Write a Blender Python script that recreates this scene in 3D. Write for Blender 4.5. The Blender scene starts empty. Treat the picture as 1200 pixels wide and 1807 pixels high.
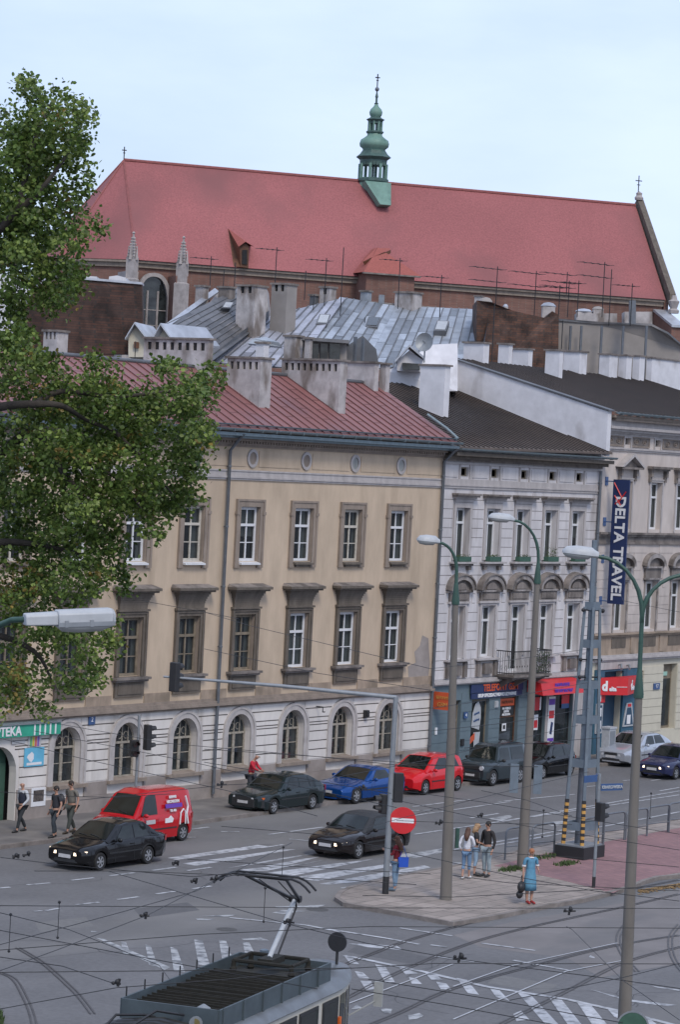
import bpy, math, random
from mathutils import Vector, Matrix
R=math.radians
S=bpy.context.scene
COL=S.collection
# ---------------- camera ----------------
CAM=Vector((0,-64.65,13.285)); YAW,PIT,ROL,FPX=R(55.282),R(1.0568),R(2.94),4951.5
fw=Vector((math.sin(YAW)*math.cos(PIT),math.cos(YAW)*math.cos(PIT),-math.sin(PIT)))
rt=Vector((math.cos(YAW),-math.sin(YAW),0)); up=rt.cross(fw)
rr=math.cos(ROL)*rt+math.sin(ROL)*up; uu=-math.sin(ROL)*rt+math.cos(ROL)*up
cd=bpy.data.cameras.new('camera'); cam=bpy.data.objects.new('camera',cd); COL.objects.link(cam)
M=Matrix((rr,uu,-fw)).transposed().to_4x4(); M.translation=CAM; cam.matrix_world=M
cd.sensor_fit='VERTICAL'; cd.sensor_height=36; cd.sensor_width=36; cd.lens=FPX/1807*36; cd.clip_end=6000; cd.clip_start=1
S.camera=cam
# ---------------- sky, sun ----------------
W=bpy.data.worlds.new("World"); S.world=W; W.use_nodes=True
SUN_EL,SUN_AZ=R(48),R(215)     # azimuth measured from +Y toward +X
nt=W.node_tree; nt.nodes.clear()
def N(t,ty,**k):
    n=t.nodes.new(ty)
    for a,b in k.items(): setattr(n,a,b)
    return n
out=N(nt,'ShaderNodeOutputWorld'); bg=N(nt,'ShaderNodeBackground'); sky=N(nt,'ShaderNodeTexSky')
sky.sky_type='NISHITA'; sky.sun_disc=False; sky.sun_elevation=SUN_EL; sky.sun_rotation=SUN_AZ
sky.air_density=1.0; sky.dust_density=2.0; sky.ozone_density=1.5
tc=N(nt,'ShaderNodeTexCoord'); mp=N(nt,'ShaderNodeMapping'); mp.inputs['Scale'].default_value=(1,1,3.2); mp.inputs['Location'].default_value=(.35,.1,.4)
no=N(nt,'ShaderNodeTexNoise'); no.inputs['Scale'].default_value=4.2; no.inputs['Detail'].default_value=7; no.inputs['Roughness'].default_value=.52
cr=N(nt,'ShaderNodeValToRGB'); cr.color_ramp.elements[0].position=.36; cr.color_ramp.elements[1].position=.66
cr.color_ramp.elements[0].color=(.5,.5,.5,1); cr.color_ramp.elements[1].color=(1,1,1,1)
mix=N(nt,'ShaderNodeMix',data_type='RGBA'); mix.inputs[7].default_value=(5.8,6.9,9.5,1)
L=nt.links.new
L(tc.outputs['Generated'],mp.inputs[0]); L(mp.outputs[0],no.inputs[0]); L(no.outputs[0],cr.inputs[0]); L(cr.outputs[0],mix.inputs[0])
L(sky.outputs[0],mix.inputs[6]); L(mix.outputs[2],bg.inputs[0]); bg.inputs[1].default_value=0.1; L(bg.outputs[0],out.inputs[0])
sl=bpy.data.lights.new('sun','SUN'); so=bpy.data.objects.new('sun',sl); COL.objects.link(so)
sl.energy=1.35; sl.angle=R(16); sl.color=(1,.91,.79)
sd=Vector((math.sin(SUN_AZ)*math.cos(SUN_EL),math.cos(SUN_AZ)*math.cos(SUN_EL),math.sin(SUN_EL)))
so.rotation_euler=sd.to_track_quat('Z','Y').to_euler()
S.view_settings.view_transform='Standard'; S.view_settings.look='None'; S.view_settings.gamma=1; S.view_settings.exposure=0.46
S.render.engine='CYCLES'
# ---------------- geometry helpers ----------------
def rayv(u,v):
    a,b=u-600,v-903.5; c,s=math.cos(ROL),math.sin(ROL)
    X=a*c+b*s; Y=-a*s+b*c
    return fw+rt*(X/FPX)-up*(Y/FPX)
def G(u,v,z=0.0):
    w=rayv(u,v); return CAM+w*((z-CAM.z)/w.z)
def F(u,v,Y=0.0):
    w=rayv(u,v); return CAM+w*((Y-CAM.y)/w.y)
F2=Vector((math.sin(YAW),math.cos(YAW),0))
def Dp(u,v,d):
    w=rayv(u,v); return CAM+w*(d/w.dot(F2))
rnd=random.Random(7)
class MB:
    def __init__(s): s.v=[];s.f=[];s.m=[]
    def add(s,vs,fs,mi=0):
        o=len(s.v); s.v+= [tuple(v) for v in vs]; s.f+=[tuple(i+o for i in f) for f in fs]; s.m+=[mi]*len(fs); return s
    def box(s,x0,x1,y0,y1,z0,z1,mi=0):
        return s.add([(x0,y0,z0),(x1,y0,z0),(x1,y1,z0),(x0,y1,z0),(x0,y0,z1),(x1,y0,z1),(x1,y1,z1),(x0,y1,z1)],[(0,3,2,1),(4,5,6,7),(0,1,5,4),(1,2,6,5),(2,3,7,6),(3,0,4,7)],mi)
    def obox(s,c,a,b,h,z0,z1,mi=0):
        # oriented box: centre c(x,y), half vectors a,b (2d)
        P=[(c[0]+i*a[0]+j*b[0],c[1]+i*a[1]+j*b[1]) for i,j in((-1,-1),(1,-1),(1,1),(-1,1))]
        return s.prism(P,z0,z1,mi)
    def prism(s,P,z0,z1,mi=0,mt=None):
        n=len(P); A=0
        for i in range(n): A+=P[i][0]*P[(i+1)%n][1]-P[(i+1)%n][0]*P[i][1]
        if A<0:P=P[::-1]
        vs=[(p[0],p[1],z0) for p in P]+[(p[0],p[1],z1) for p in P]
        s.add(vs,[tuple(range(n))[::-1]]+[(i,(i+1)%n,n+(i+1)%n,n+i) for i in range(n)],mi)
        s.f.append(tuple(len(s.v)-n+i for i in range(n))); s.m.append(mi if mt is None else mt); return s
    def ext(s,P,d,mi=0):
        # extrude 3d polygon by vector d
        n=len(P); P=[Vector(p) for p in P]; d=Vector(d)
        nn=Vector((0,0,0))
        for i in range(n): nn+=P[i].cross(P[(i+1)%n])
        if nn.dot(d)>0: P=P[::-1]
        return s.add(P+[p+d for p in P],[tuple(range(n)),tuple(range(2*n-1,n-1,-1))]+[(i,n+i,n+(i+1)%n,(i+1)%n) for i in range(n)],mi)
    def poly(s,P,mi=0): return s.add(P,[tuple(range(len(P)))],mi)
    def tube(s,pts,r,n=8,mi=0,cap=True):
        pts=[Vector(p) for p in pts]; k=len(pts)
        rs=r if isinstance(r,(list,tuple)) else [r]*k
        vs=[];pv=None
        for i,p in enumerate(pts):
            t=(pts[min(i+1,k-1)]-pts[max(i-1,0)]).normalized()
            a=(pv-t*pv.dot(t)) if pv is not None else (Vector((0,0,1)) if abs(t.z)<.9 else Vector((1,0,0)))
            a=(a-t*a.dot(t)).normalized(); b=t.cross(a); pv=a
            for j in range(n):
                q=2*math.pi*j/n; vs.append(p+(a*math.cos(q)+b*math.sin(q))*rs[i])
        fs=[(i*n+j,i*n+(j+1)%n,(i+1)*n+(j+1)%n,(i+1)*n+j) for i in range(k-1) for j in range(n)]
        if cap: fs+=[tuple(range(n))[::-1],tuple((k-1)*n+j for j in range(n))]
        return s.add(vs,fs,mi)
    def lathe(s,c,prof,n=16,mi=0,rot=0):
        vs=[];k=len(prof)
        for r,z in prof:
            for j in range(n):
                q=2*math.pi*j/n+rot; vs.append((c[0]+r*math.cos(q),c[1]+r*math.sin(q),c[2]+z))
        fs=[(i*n+j,i*n+(j+1)%n,(i+1)*n+(j+1)%n,(i+1)*n+j) for i in range(k-1) for j in range(n)]
        fs+=[tuple(range(n))[::-1],tuple((k-1)*n+j for j in range(n))]
        return s.add(vs,fs,mi)
    def sphere(s,c,r,n=10,m=7,mi=0,sx=1,sy=1,sz=1):
        vs=[];fs=[]
        for i in range(m+1):
            a=math.pi*i/m
            for j in range(n):
                q=2*math.pi*j/n; vs.append((c[0]+r*sx*math.sin(a)*math.cos(q),c[1]+r*sy*math.sin(a)*math.sin(q),c[2]+r*sz*math.cos(a)))
        for i in range(m):
            for j in range(n): fs.append((i*n+j,(i+1)*n+j,(i+1)*n+(j+1)%n,i*n+(j+1)%n))
        return s.add(vs,fs,mi)
    def build(s,name,mats,parent=None,smooth=0,org=None):
        me=bpy.data.meshes.new(name); vs=s.v
        if org is not None: vs=[(v[0]-org[0],v[1]-org[1],v[2]-org[2]) for v in vs]
        me.from_pydata(vs,[],s.f)
        if not isinstance(mats,(list,tuple)): mats=[mats]
        for m in mats: me.materials.append(m)
        if len(mats)>1: me.polygons.foreach_set('material_index',s.m)
        me.update()
        if smooth:
            me.shade_smooth()
            if smooth<180: me.set_sharp_from_angle(angle=R(smooth))
        o=bpy.data.objects.new(name,me); COL.objects.link(o)
        if org is not None: o.location=org
        if parent is not None: o.parent=parent
        return o
def tag(o,label=None,cat=None,group=None,kind=None):
    if label:o['label']=label
    if cat:o['category']=cat
    if group:o['group']=group
    if kind:o['kind']=kind
    return o
def empty(name,loc=(0,0,0),rz=0,label=None,cat=None,group=None):
    o=bpy.data.objects.new(name,None); COL.objects.link(o); o.location=loc; o.rotation_euler=(0,0,rz); o.empty_display_size=.3
    return tag(o,label,cat,group)
def struct(name,mb,m,**k): return tag(mb.build(name,m,**k),kind='structure')
def copytree(o,parent=None):
    c=o.copy(); COL.objects.link(c)
    if parent is not None: c.parent=parent
    for ch in list(o.children): copytree(ch,c)
    return c
# ---------------- materials ----------------
def mat(name,col,rough=.8,var=.12,scale=3.0,metal=0,bump=0,col2=None,f2=.5,stain=None,streak=0,spec=None,detail=6,mapping=None,coat=0,big=None):
    m=bpy.data.materials.new(name); m.use_nodes=True; t=m.node_tree; p=t.nodes['Principled BSDF']; L=t.links.new
    p.inputs['Roughness'].default_value=rough; p.inputs['Metallic'].default_value=metal
    if spec is not None: p.inputs['Specular IOR Level'].default_value=spec
    if coat: p.inputs['Coat Weight'].default_value=coat; p.inputs['Coat Roughness'].default_value=.05
    col=tuple(col)[:3]
    if var==0 and col2 is None:
        p.inputs['Base Color'].default_value=(*col,1); return m
    g=N(t,'ShaderNodeNewGeometry'); n=N(t,'ShaderNodeTexNoise'); n.inputs['Scale'].default_value=scale; n.inputs['Detail'].default_value=detail; n.inputs['Roughness'].default_value=.62
    src=g.outputs['Position']
    mpn=N(t,'ShaderNodeMapping'); mpn.inputs['Scale'].default_value=mapping or ((1,1,.35) if streak else (1,1,1)); L(src,mpn.inputs[0]); L(mpn.outputs[0],n.inputs[0])
    r=N(t,'ShaderNodeValToRGB'); e=r.color_ramp.elements; e[0].position=.3;e[1].position=.72
    lo=tuple(max(0,c*(1-var*1.6)) for c in col); hi=tuple(c*(1+var) for c in col)
    if col2: lo=col2[:3]; e[0].position=.5-(1-f2)*.25-.1; e[1].position=.5+(f2)*.2
    e[0].color=(*lo,1); e[1].color=(*hi,1); L(n.outputs[0],r.inputs[0])
    colout=r.outputs[0]
    if stain:
        n2=N(t,'ShaderNodeTexNoise'); n2.inputs['Scale'].default_value=stain[1]; n2.inputs['Detail'].default_value=5
        m2=N(t,'ShaderNodeMapping'); m2.inputs['Scale'].default_value=stain[3] if len(stain)>3 else (1,1,1); L(src,m2.inputs[0]); L(m2.outputs[0],n2.inputs[0])
        r2=N(t,'ShaderNodeValToRGB'); r2.color_ramp.elements[0].position=stain[2]; r2.color_ramp.elements[1].position=stain[2]+.16
        L(n2.outputs[0],r2.inputs[0]); mx=N(t,'ShaderNodeMix',data_type='RGBA'); L(r2.outputs[0],mx.inputs[0]); L(colout,mx.inputs[6]); mx.inputs[7].default_value=(*stain[0],1); colout=mx.outputs[2]
    if big:
        n3=N(t,'ShaderNodeTexNoise'); n3.inputs['Scale'].default_value=big[0]; n3.inputs['Detail'].default_value=3; L(src,n3.inputs[0])
        mr=N(t,'ShaderNodeMapRange'); mr.inputs[3].default_value=1-big[1]; mr.inputs[4].default_value=1+big[1]; mr.inputs[1].default_value=.3; mr.inputs[2].default_value=.7; L(n3.outputs[0],mr.inputs[0])
        vm=N(t,'ShaderNodeVectorMath',operation='SCALE'); L(colout,vm.inputs[0]); L(mr.outputs[0],vm.inputs['Scale']); colout=vm.outputs[0]
    L(colout,p.inputs['Base Color'])
    if bump:
        b=N(t,'ShaderNodeBump'); b.inputs['Strength'].default_value=bump; b.inputs['Distance'].default_value=.03; n4=N(t,'ShaderNodeTexNoise'); n4.inputs['Scale'].default_value=scale*5; n4.inputs['Detail'].default_value=4; L(src,n4.inputs[0]); L(n4.outputs[0],b.inputs['Height']); L(b.outputs[0],p.inputs['Normal'])
    return m
def brickmat(name,c1,c2,mortar,scale=1.0,bw=.25,bh=.075,axis='xz',var=(.7,.2),rough=.9,msize=.012):
    m=bpy.data.materials.new(name); m.use_nodes=True; t=m.node_tree; p=t.nodes['Principled BSDF']; L=t.links.new; p.inputs['Roughness'].default_value=rough
    g=N(t,'ShaderNodeNewGeometry'); sp=N(t,'ShaderNodeSeparateXYZ'); L(g.outputs['Position'],sp.inputs[0]); cb=N(t,'ShaderNodeCombineXYZ')
    if axis=='xy': L(sp.outputs[0],cb.inputs[0]); L(sp.outputs[1],cb.inputs[1])
    else:
        ad=N(t,'ShaderNodeMath',operation='ADD'); L(sp.outputs[0],ad.inputs[0]); L(sp.outputs[1],ad.inputs[1]); L(ad.outputs[0],cb.inputs[0]); L(sp.outputs[2],cb.inputs[1])
    b=N(t,'ShaderNodeTexBrick'); b.inputs['Scale'].default_value=scale; b.inputs['Brick Width'].default_value=bw; b.inputs['Row Height'].default_value=bh; b.inputs['Mortar Size'].default_value=msize
    b.inputs['Color1'].default_value=(*c1,1); b.inputs['Color2'].default_value=(*c2,1); b.inputs['Mortar'].default_value=(*mortar,1); L(cb.outputs[0],b.inputs[0])
    n=N(t,'ShaderNodeTexNoise'); n.inputs['Scale'].default_value=var[0]; n.inputs['Detail'].default_value=8; n.inputs['Roughness'].default_value=.7; L(g.outputs['Position'],n.inputs[0])
    mr=N(t,'ShaderNodeMapRange'); mr.inputs[1].default_value=.3; mr.inputs[2].default_value=.7; mr.inputs[3].default_value=1-var[1]*1.5; mr.inputs[4].default_value=1+var[1]; L(n.outputs[0],mr.inputs[0])
    vm=N(t,'ShaderNodeVectorMath',operation='SCALE'); L(b.outputs[0],vm.inputs[0]); L(mr.outputs[0],vm.inputs['Scale']); L(vm.outputs[0],p.inputs['Base Color'])
    return m
def glassmat(name,base,rough=.06,var=.5,alpha=None,scale=1.5):
    m=mat(name,base,rough,var,scale,spec=.6)
    return m
mt={}
mt['asphalt']=mat('asphalt',(.128,.127,.131),.9,.12,6,bump=.2,stain=((.158,.154,.15),.16,.5,(.2,1,1)),big=(.35,.12),detail=9)
mt['walk']=brickmat('walk_slabs',(.31,.265,.235),(.25,.215,.19),(.13,.115,.10),1,.9,.6,'xy',(.8,.22),msize=.02)
mt['walkb']=mat('walk_asphalt',(.15,.14,.135),.9,.15,.8,stain=((.2,.185,.17),.5,.5),bump=.1)
mt['pink']=brickmat('pink_pavers',(.27,.15,.15),(.225,.125,.13),(.16,.105,.105),1,.4,.2,'xy',(.6,.16),msize=.012)
mt['kerb']=mat('kerb_stone',(.21,.185,.17),.9,.2,3,stain=((.11,.095,.08),1.5,.55))
mt['paint']=mat('road_paint',(.40,.41,.43),.8,.16,4,stain=((.16,.165,.175),3.2,.5),big=(.5,.15))
mt['paintw']=mat('worn_paint',(.36,.37,.38),.85,.2,5,stain=((.13,.135,.145),2.6,.46))
mt['rail']=mat('rail_steel',(.085,.08,.08),.55,.2,3,metal=.3)
mt['grass']=mat('grass',(.07,.11,.03),.95,.4,6,stain=((.18,.14,.08),2,.5))
mt['beige']=mat('beige_plaster',(.485,.385,.285),.92,.09,1.6,streak=1,stain=((.37,.29,.21),.55,.56,(1.6,1.6,.28)),big=(.22,.10))
mt['beiged']=mat('dirty_beige_plaster',(.33,.26,.2),.95,.2,2.2,streak=1,stain=((.2,.16,.12),.9,.5))
mt['trim']=mat('grey_trim_stucco',(.25,.205,.17),.9,.16,3,streak=1)
mt['trimd']=mat('dark_trim_stucco',(.125,.105,.086),.9,.22,3.5,streak=1,bump=.1)
mt['whitep']=mat('rusticated_white_plaster',(.63,.60,.57),.9,.08,1.5,streak=1,stain=((.38,.35,.32),.6,.57,(1.6,1.6,.3)),big=(.3,.08))
mt['jointshade']=mat('groove',(.10,.09,.085),.95,.1,2)  # shade of the rustication joints, put into a dark strip colour
mt['plinth']=mat('stained_plinth',(.3,.265,.245),.95,.14,1.2,stain=((.22,.19,.175),.7,.5))
mt['greyw']=mat('light_grey_plaster',(.53,.51,.515),.9,.09,1.8,streak=1,stain=((.29,.265,.255),.8,.54,(1.7,1.7,.28)),big=(.4,.1))
mt['greyd']=mat('sooty_trim_joint_shade',(.2,.175,.16),.9,.3,2.5,streak=1,stain=((.09,.078,.07),1.4,.54))
mt['greyt']=mat('pale_trim',(.4,.375,.37),.9,.14,2.5,streak=1)
mt['rightw']=mat('pinkish_grey_plaster',(.50,.445,.41),.9,.08,1.5,streak=1,stain=((.32,.28,.25),.5,.56,(1,1,.5)),big=(.3,.1))
mt['soot']=mat('sooty_pale_trim',(.30,.275,.265),.9,.25,2.5,stain=((.11,.095,.085),1.6,.47),streak=1)
mt['cream']=mat('cream_plaster',(.52,.49,.4),.85,.05,2,stain=((.4,.37,.3),.6,.62))
mt['blueg']=mat('blue_grey_shop_paint',(.12,.165,.19),.7,.08,2)
mt['deepb']=mat('deep_blue_paint',(.02,.06,.11),.5,.1,2)
mt['navy']=mat('navy_panel',(.015,.03,.1),.45,.08,2)
mt['wframe']=mat('white_window_frame',(.62,.63,.65),.5,.05,4)
mt['oframe']=mat('old_cream_window_frame',(.5,.47,.41),.7,.15,5)
mt['bframe']=mat('brown_window_frame',(.2,.165,.12),.7,.2,5)
mt['pane']=glassmat('window_glass',(.028,.034,.036),.05,.6)
mt['curtain']=mat('curtain_cloth',(.3,.31,.3),.9,.2,5,mapping=(8,8,.3))
mt['pink_roof']=mat('red_sheet_roof',(.225,.098,.093),.5,.08,1.2,stain=((.17,.085,.09),.5,.54),big=(.25,.10),spec=.35)
mt['seam']=mat('dark_roof_seam',(.022,.016,.014),.7,.1,3)
mt['seamr']=mat('dark_red_roof_seam',(.125,.055,.052),.7,.1,3)
mt['pale']=mat('pale_arch_stucco',(.42,.395,.385),.9,.12,3)
mt['brown_roof']=mat('brown_sheet_roof',(.135,.105,.088),.6,.16,1.5,stain=((.085,.068,.06),.5,.5),spec=.35)
mt['tile']=mat('red_clay_tiles',(.30,.10,.10),.85,.16,7,big=(.07,.14),stain=((.21,.08,.08),.12,.52,(1,1,.35)))
mt['zinc']=mat('zinc_sheet',(.30,.33,.36),.45,.2,.9,metal=.35,stain=((.15,.155,.16),.5,.5),big=(.4,.3))
mt['zincd']=mat('dark_zinc_sheet',(.12,.125,.135),.5,.15,.9,metal=.3,stain=((.23,.22,.22),.5,.54))
mt['zincl']=mat('pale_zinc_sheet',(.43,.45,.49),.4,.12,1,metal=.4,big=(.5,.14))
mt['gutter']=mat('zinc_gutter',(.2,.25,.27),.45,.15,4,metal=.5)
mt['pipe']=mat('grey_drainpipe',(.14,.155,.175),.5,.12,4,metal=.3)
mt['brick']=brickmat('church_brick',(.2,.098,.075),(.15,.075,.06),(.17,.12,.1),1,.3,.1,var=(.3,.28))
mt['brickd']=brickmat('sooty_brick',(.088,.042,.03),(.05,.03,.025),(.04,.03,.027),1,.32,.12,var=(.9,.5))
mt['bricko']=brickmat('speckled_brick',(.12,.055,.035),(.06,.035,.028),(.05,.04,.035),1,.3,.12,var=(1.2,.6))
mt['chim']=mat('weathered_chimney_plaster',(.42,.395,.39),.95,.2,1.8,stain=((.17,.145,.13),1.3,.5,(1,1,.45)),bump=.2)
mt['chimw']=mat('whitewashed_chimney',(.6,.6,.63),.9,.08,1.8,stain=((.36,.345,.35),.7,.6,(1,1,.5)))
mt['wallg']=mat('grey_concrete_render',(.27,.25,.235),.95,.1,.9,stain=((.2,.18,.165),.35,.52,(1,1,.5)))
mt['stone']=mat('pale_limestone',(.35,.32,.31),.9,.18,2)
mt['copper']=mat('verdigris_copper',(.135,.245,.20),.6,.16,1.5,stain=((.065,.135,.115),.9,.54),streak=1)
mt['copperd']=mat('dark_verdigris',(.055,.105,.095),.6,.2,2)
mt['black']=mat('black_metal',(.02,.02,.022),.5,.1,3)
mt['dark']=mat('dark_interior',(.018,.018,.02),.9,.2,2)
mt['concrete']=mat('pole_concrete',(.15,.137,.122),.9,.12,2.5,mapping=(1,1,.25),bump=.1)
mt['green']=mat('green_pole_paint',(.03,.075,.058),.5,.14,4)
mt['gal']=mat('galvanised_steel',(.24,.26,.28),.5,.1,4,metal=.3)
mt['mastb']=mat('blue_grey_mast_paint',(.13,.165,.2),.6,.12,3)
mt['lampw']=mat('lamp_housing_grey',(.4,.42,.44),.5,.08,6)
mt['lampg']=mat('lamp_diffuser',(.35,.36,.35),.25,.08,6)
mt['red']=mat('sign_red',(.55,.02,.025),.5,.06,3)
mt['orange']=mat('sign_orange',(.55,.09,.03),.6,.08,3)
mt['white']=mat('sign_white',(.7,.71,.73),.5,.05,3)
mt['teal']=mat('awning_green',(.03,.33,.22),.7,.08,3)
mt['skyb']=mat('poster_blue',(.12,.42,.6),.6,.08,3)
mt['purple']=mat('purple_letters',(.12,.04,.35),.6,.05,3)
mt['yellow']=mat('hazard_yellow',(.5,.28,.07),.6,.15,5)
mt['bluep']=mat('street_plate_blue',(.04,.09,.22),.4,.08,3)
mt['wood']=mat('brown_door_wood',(.11,.045,.02),.6,.2,3)
mt['pgreen']=mat('planter_green',(.04,.10,.07),.7,.15,5)
mt['leafp']=mat('plant_leaf',(.06,.1,.03),.8,.4,6)
mt['bark']=mat('dark_bark',(.045,.037,.03),.95,.25,6,bump=.4)
mt['tyre']=mat('tyre_rubber',(.015,.015,.016),.8,.1,8)
mt['rim']=mat('alloy_rim',(.42,.43,.45),.35,.05,8,metal=.6)
mt['plate']=mat('number_plate',(.45,.45,.46),.5,.05,8)
mt['cglass']=mat('car_glass',(.012,.016,.015),.04,.4,1.5,spec=.5)
mt['chead']=mat('headlight_glass',(.5,.52,.55),.12,.1,10,spec=.7)
mt['plastic']=mat('black_plastic',(.022,.023,.025),.6,.1,6)
mt['clred']=mat('tail_light_red',(.35,.01,.01),.25,.1,10)
mt['amber']=mat('amber_lens',(.6,.12,.02),.3,.1,10)
mt['interior']=mat('car_interior',(.05,.05,.05),.9,.1,4)
mt['wire']=mat('black_wire',(.018,.018,.02),.6,0)
def sheetmat(name,c,lo,hi,rough=.45,metal=.3):
    m=mat(name,c,rough,.14,1.3,metal=metal,stain=((c[0]*.6,c[1]*.6,c[2]*.6),.7,.55)); t=m.node_tree; p=t.nodes['Principled BSDF']; src=p.inputs['Base Color'].links[0].from_socket
    g=N(t,'ShaderNodeNewGeometry'); mr=N(t,'ShaderNodeMapRange'); mr.inputs[3].default_value=lo; mr.inputs[4].default_value=hi; t.links.new(g.outputs['Random Per Island'],mr.inputs[0])
    v=N(t,'ShaderNodeVectorMath',operation='SCALE'); t.links.new(src,v.inputs[0]); t.links.new(mr.outputs[0],v.inputs['Scale']); t.links.new(v.outputs[0],p.inputs['Base Color']); return m
mt['zpatch']=sheetmat('zinc_roof_sheets',(.30,.33,.37),.5,1.45); mt['zpatchd']=sheetmat('dark_roof_sheets',(.12,.12,.125),.7,1.5); mt['zpatchl']=sheetmat('pale_roof_sheets',(.36,.37,.42),.65,1.3)
mt['tile2']=mat('orange_tiles',(.30,.085,.068),.85,.14,6); mt['gw']=mat('flaking_window_paint',(.34,.31,.26),.8,.3,9)
def emi(name,c,s):
    m=mat(name,c,.4,0); p=m.node_tree.nodes['Principled BSDF']; p.inputs['Emission Color'].default_value=(*c,1); p.inputs['Emission Strength'].default_value=s; return m
mt['lit']=emi('lit_headlamp',(1,.8,.6),1.6)
def text(body,size,loc,mx,m,parent,name='lettering',ext=.01,align='CENTER',bold=0):
    cu=bpy.data.curves.new(name,'FONT'); cu.body=body; cu.size=size; cu.extrude=ext; cu.align_x=align; cu.align_y='CENTER'; cu.offset=bold
    cu.resolution_u=3
    o=bpy.data.objects.new(name,cu); COL.objects.link(o)
    me=o.to_mesh(); me2=me.copy(); bpy.data.objects.remove(o); 
    me2.transform(mx); me2.transform(Matrix.Translation(loc)); me2.materials.clear(); me2.materials.append(m)
    o2=bpy.data.objects.new(name,me2); me2.name=name; COL.objects.link(o2); o2.parent=parent
    return o2
def TM(xd,ud):  # text matrix: x direction, up direction
    x=Vector(xd).normalized(); u=Vector(ud).normalized(); n=x.cross(u)
    return Matrix((x,u,n)).transposed().to_4x4()
FRONT=TM((1,0,0),(0,0,1))
# ================= GROUND =================
g=MB(); g.add([(-300,-400,0),(900,-400,0),(900,900,0),(-300,900,0)],[(0,1,2,3)]); struct('ground',g,mt['asphalt'])
# pavement along the facades
kp=[(40,-4.0),(69.5,-3.85),(79.4,-3.9),(87.8,-3.5),(94.0,-3.05),(100.3,-2.9),(107,-2.6),(114.4,-2.4),(140,-2.2)]
P=[(40,.3),(140,.3)]+kp[::-1]
struct('pavement',MB().prism([(x,y+.15*(0 if i<2 else 1)) for i,(x,y) in enumerate(P)],0,.12),mt['walkb'])
k=MB()
for (a,b),(c,d) in zip(kp[:-1],kp[1:]): k.add([(a,b,0),(c,d,0),(c,d+.148,0),(a,b+.148,0),(a,b,.135),(c,d,.135),(c,d+.148,.135),(a,b+.148,.135)],[(0,1,5,4),(4,5,6,7),(1,2,6,5),(3,0,4,7)])
struct('kerb',k,mt['kerb'])
# traffic island
isl=[(590,1590),(596,1580),(612,1572),(640,1564),(700,1551),(760,1540),(835,1526),(890,1512),(940,1500),(1010,1484),(1200,1449),(1330,1424),(1330,1522),(1200,1550),(1165,1553),(1140,1560),(1120,1569),(1090,1578),(1030,1593),(960,1605),(880,1622),(800,1635),(700,1616),(640,1606),(605,1600)]
ip=[G(u,v) for u,v in isl]; ip=[(p.x,p.y) for p in ip]
cx=sum(p[0] for p in ip)/len(ip); cy=sum(p[1] for p in ip)/len(ip)
def off(P,d):
    n=len(P);o=[]
    for i in range(n):
        a,b,c=Vector(P[i-1]),Vector(P[i]),Vector(P[(i+1)%n])
        t=((b-a).normalized()+(c-b).normalized()).normalized(); nn=Vector((-t.y,t.x)); o.append(b+nn*d)
    return [(p.x,p.y) for p in o]
A=sum(ip[i][0]*ip[(i+1)%len(ip)][1]-ip[(i+1)%len(ip)][0]*ip[i][1] for i in range(len(ip)))
inn=off(ip,.16 if A>0 else -.16)
struct('island_pavement',MB().prism(inn,0,.11),mt['walk'])
k=MB()
n=len(ip)
for i in range(n):
    j=(i+1)%n; a,b,c,d=ip[i],ip[j],inn[j],inn[i]
    k.add([(*a,0),(*b,0),(*a,.125),(*b,.125),(*c,.125),(*d,.125),(*c,0),(*d,0)],[(0,1,3,2),(2,3,4,5),(5,4,6,7)])
struct('island_kerb',k,mt['kerb'])
pk=[(872,1528),(960,1507),(1060,1487),(1200,1461),(1320,1437),(1320,1512),(1200,1540),(1160,1546),(1135,1552),(1105,1566),(1082,1576),(1000,1555),(905,1533)]
struct('pink_paving',MB().prism([G(u,v,.11)[:2] for u,v in pk],.105,.116),mt['pink'])
# dry grass tufts and verge
for q,nm in (([(985,1558),(1000,1560)],0),):pass
gr=MB()
def tufts(mb,c,rx,ry,n,h=.12):
    for i in range(n):
        x=c[0]+rnd.gauss(0,rx);y=c[1]+rnd.gauss(0,ry);a=rnd.random()*6.28;hh=h*rnd.uniform(.4,1.2);dx,dy=.03*math.cos(a),.03*math.sin(a)
        mb.add([(x-dx,y-dy,c[2]),(x+dx,y+dy,c[2]),(x+rnd.gauss(0,.04),y+rnd.gauss(0,.04),c[2]+hh)],[(0,1,2)])
for u,v,rx,ry in ((906,1534,.35,.12),(970,1512,.6,.12),(1000,1525,.3,.1)):
    tufts(gr,G(u,v,.115),rx,ry,260)
tag(gr.build('grass',mt['leafp']),'tufts of grass growing round the pole foot and mast on the traffic island','grass',kind='stuff')
vg=MB(); vg.prism([G(*q)[:2] for q in [(-60,1776),(-4,1784),(4,1800),(8,1830),(-60,1830)]],0,.05)
struct('grass_verge',vg,mt['grass'])
gr=MB()
for i in range(1500):
    c=G(rnd.uniform(-50,2),rnd.uniform(1787,1829),.05); tufts(gr,c,.02,.02,1,.16)
tag(gr.build('grass',mt['leafp']),'strip of green grass at the bottom left edge of the road','grass',kind='stuff')
lf=MB()
for i in range(700):
    t=rnd.random(); u=1128+t*100; v=1571-t*16+abs(rnd.gauss(0,3.0)); c=G(u,v,.008); a=rnd.random()*6.28; s=rnd.uniform(.03,.07)
    lf.add([(c.x+s*math.cos(a+k*1.57),c.y+s*math.sin(a+k*1.57),.008+rnd.random()*.03) for k in range(4)],[(0,1,2,3)])
tag(lf.build('fallen_leaves',mat('dry_leaves',(.27,.17,.07),.9,.4,30)),'dry yellow leaves blown against the island kerb','leaves',kind='stuff')
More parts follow.
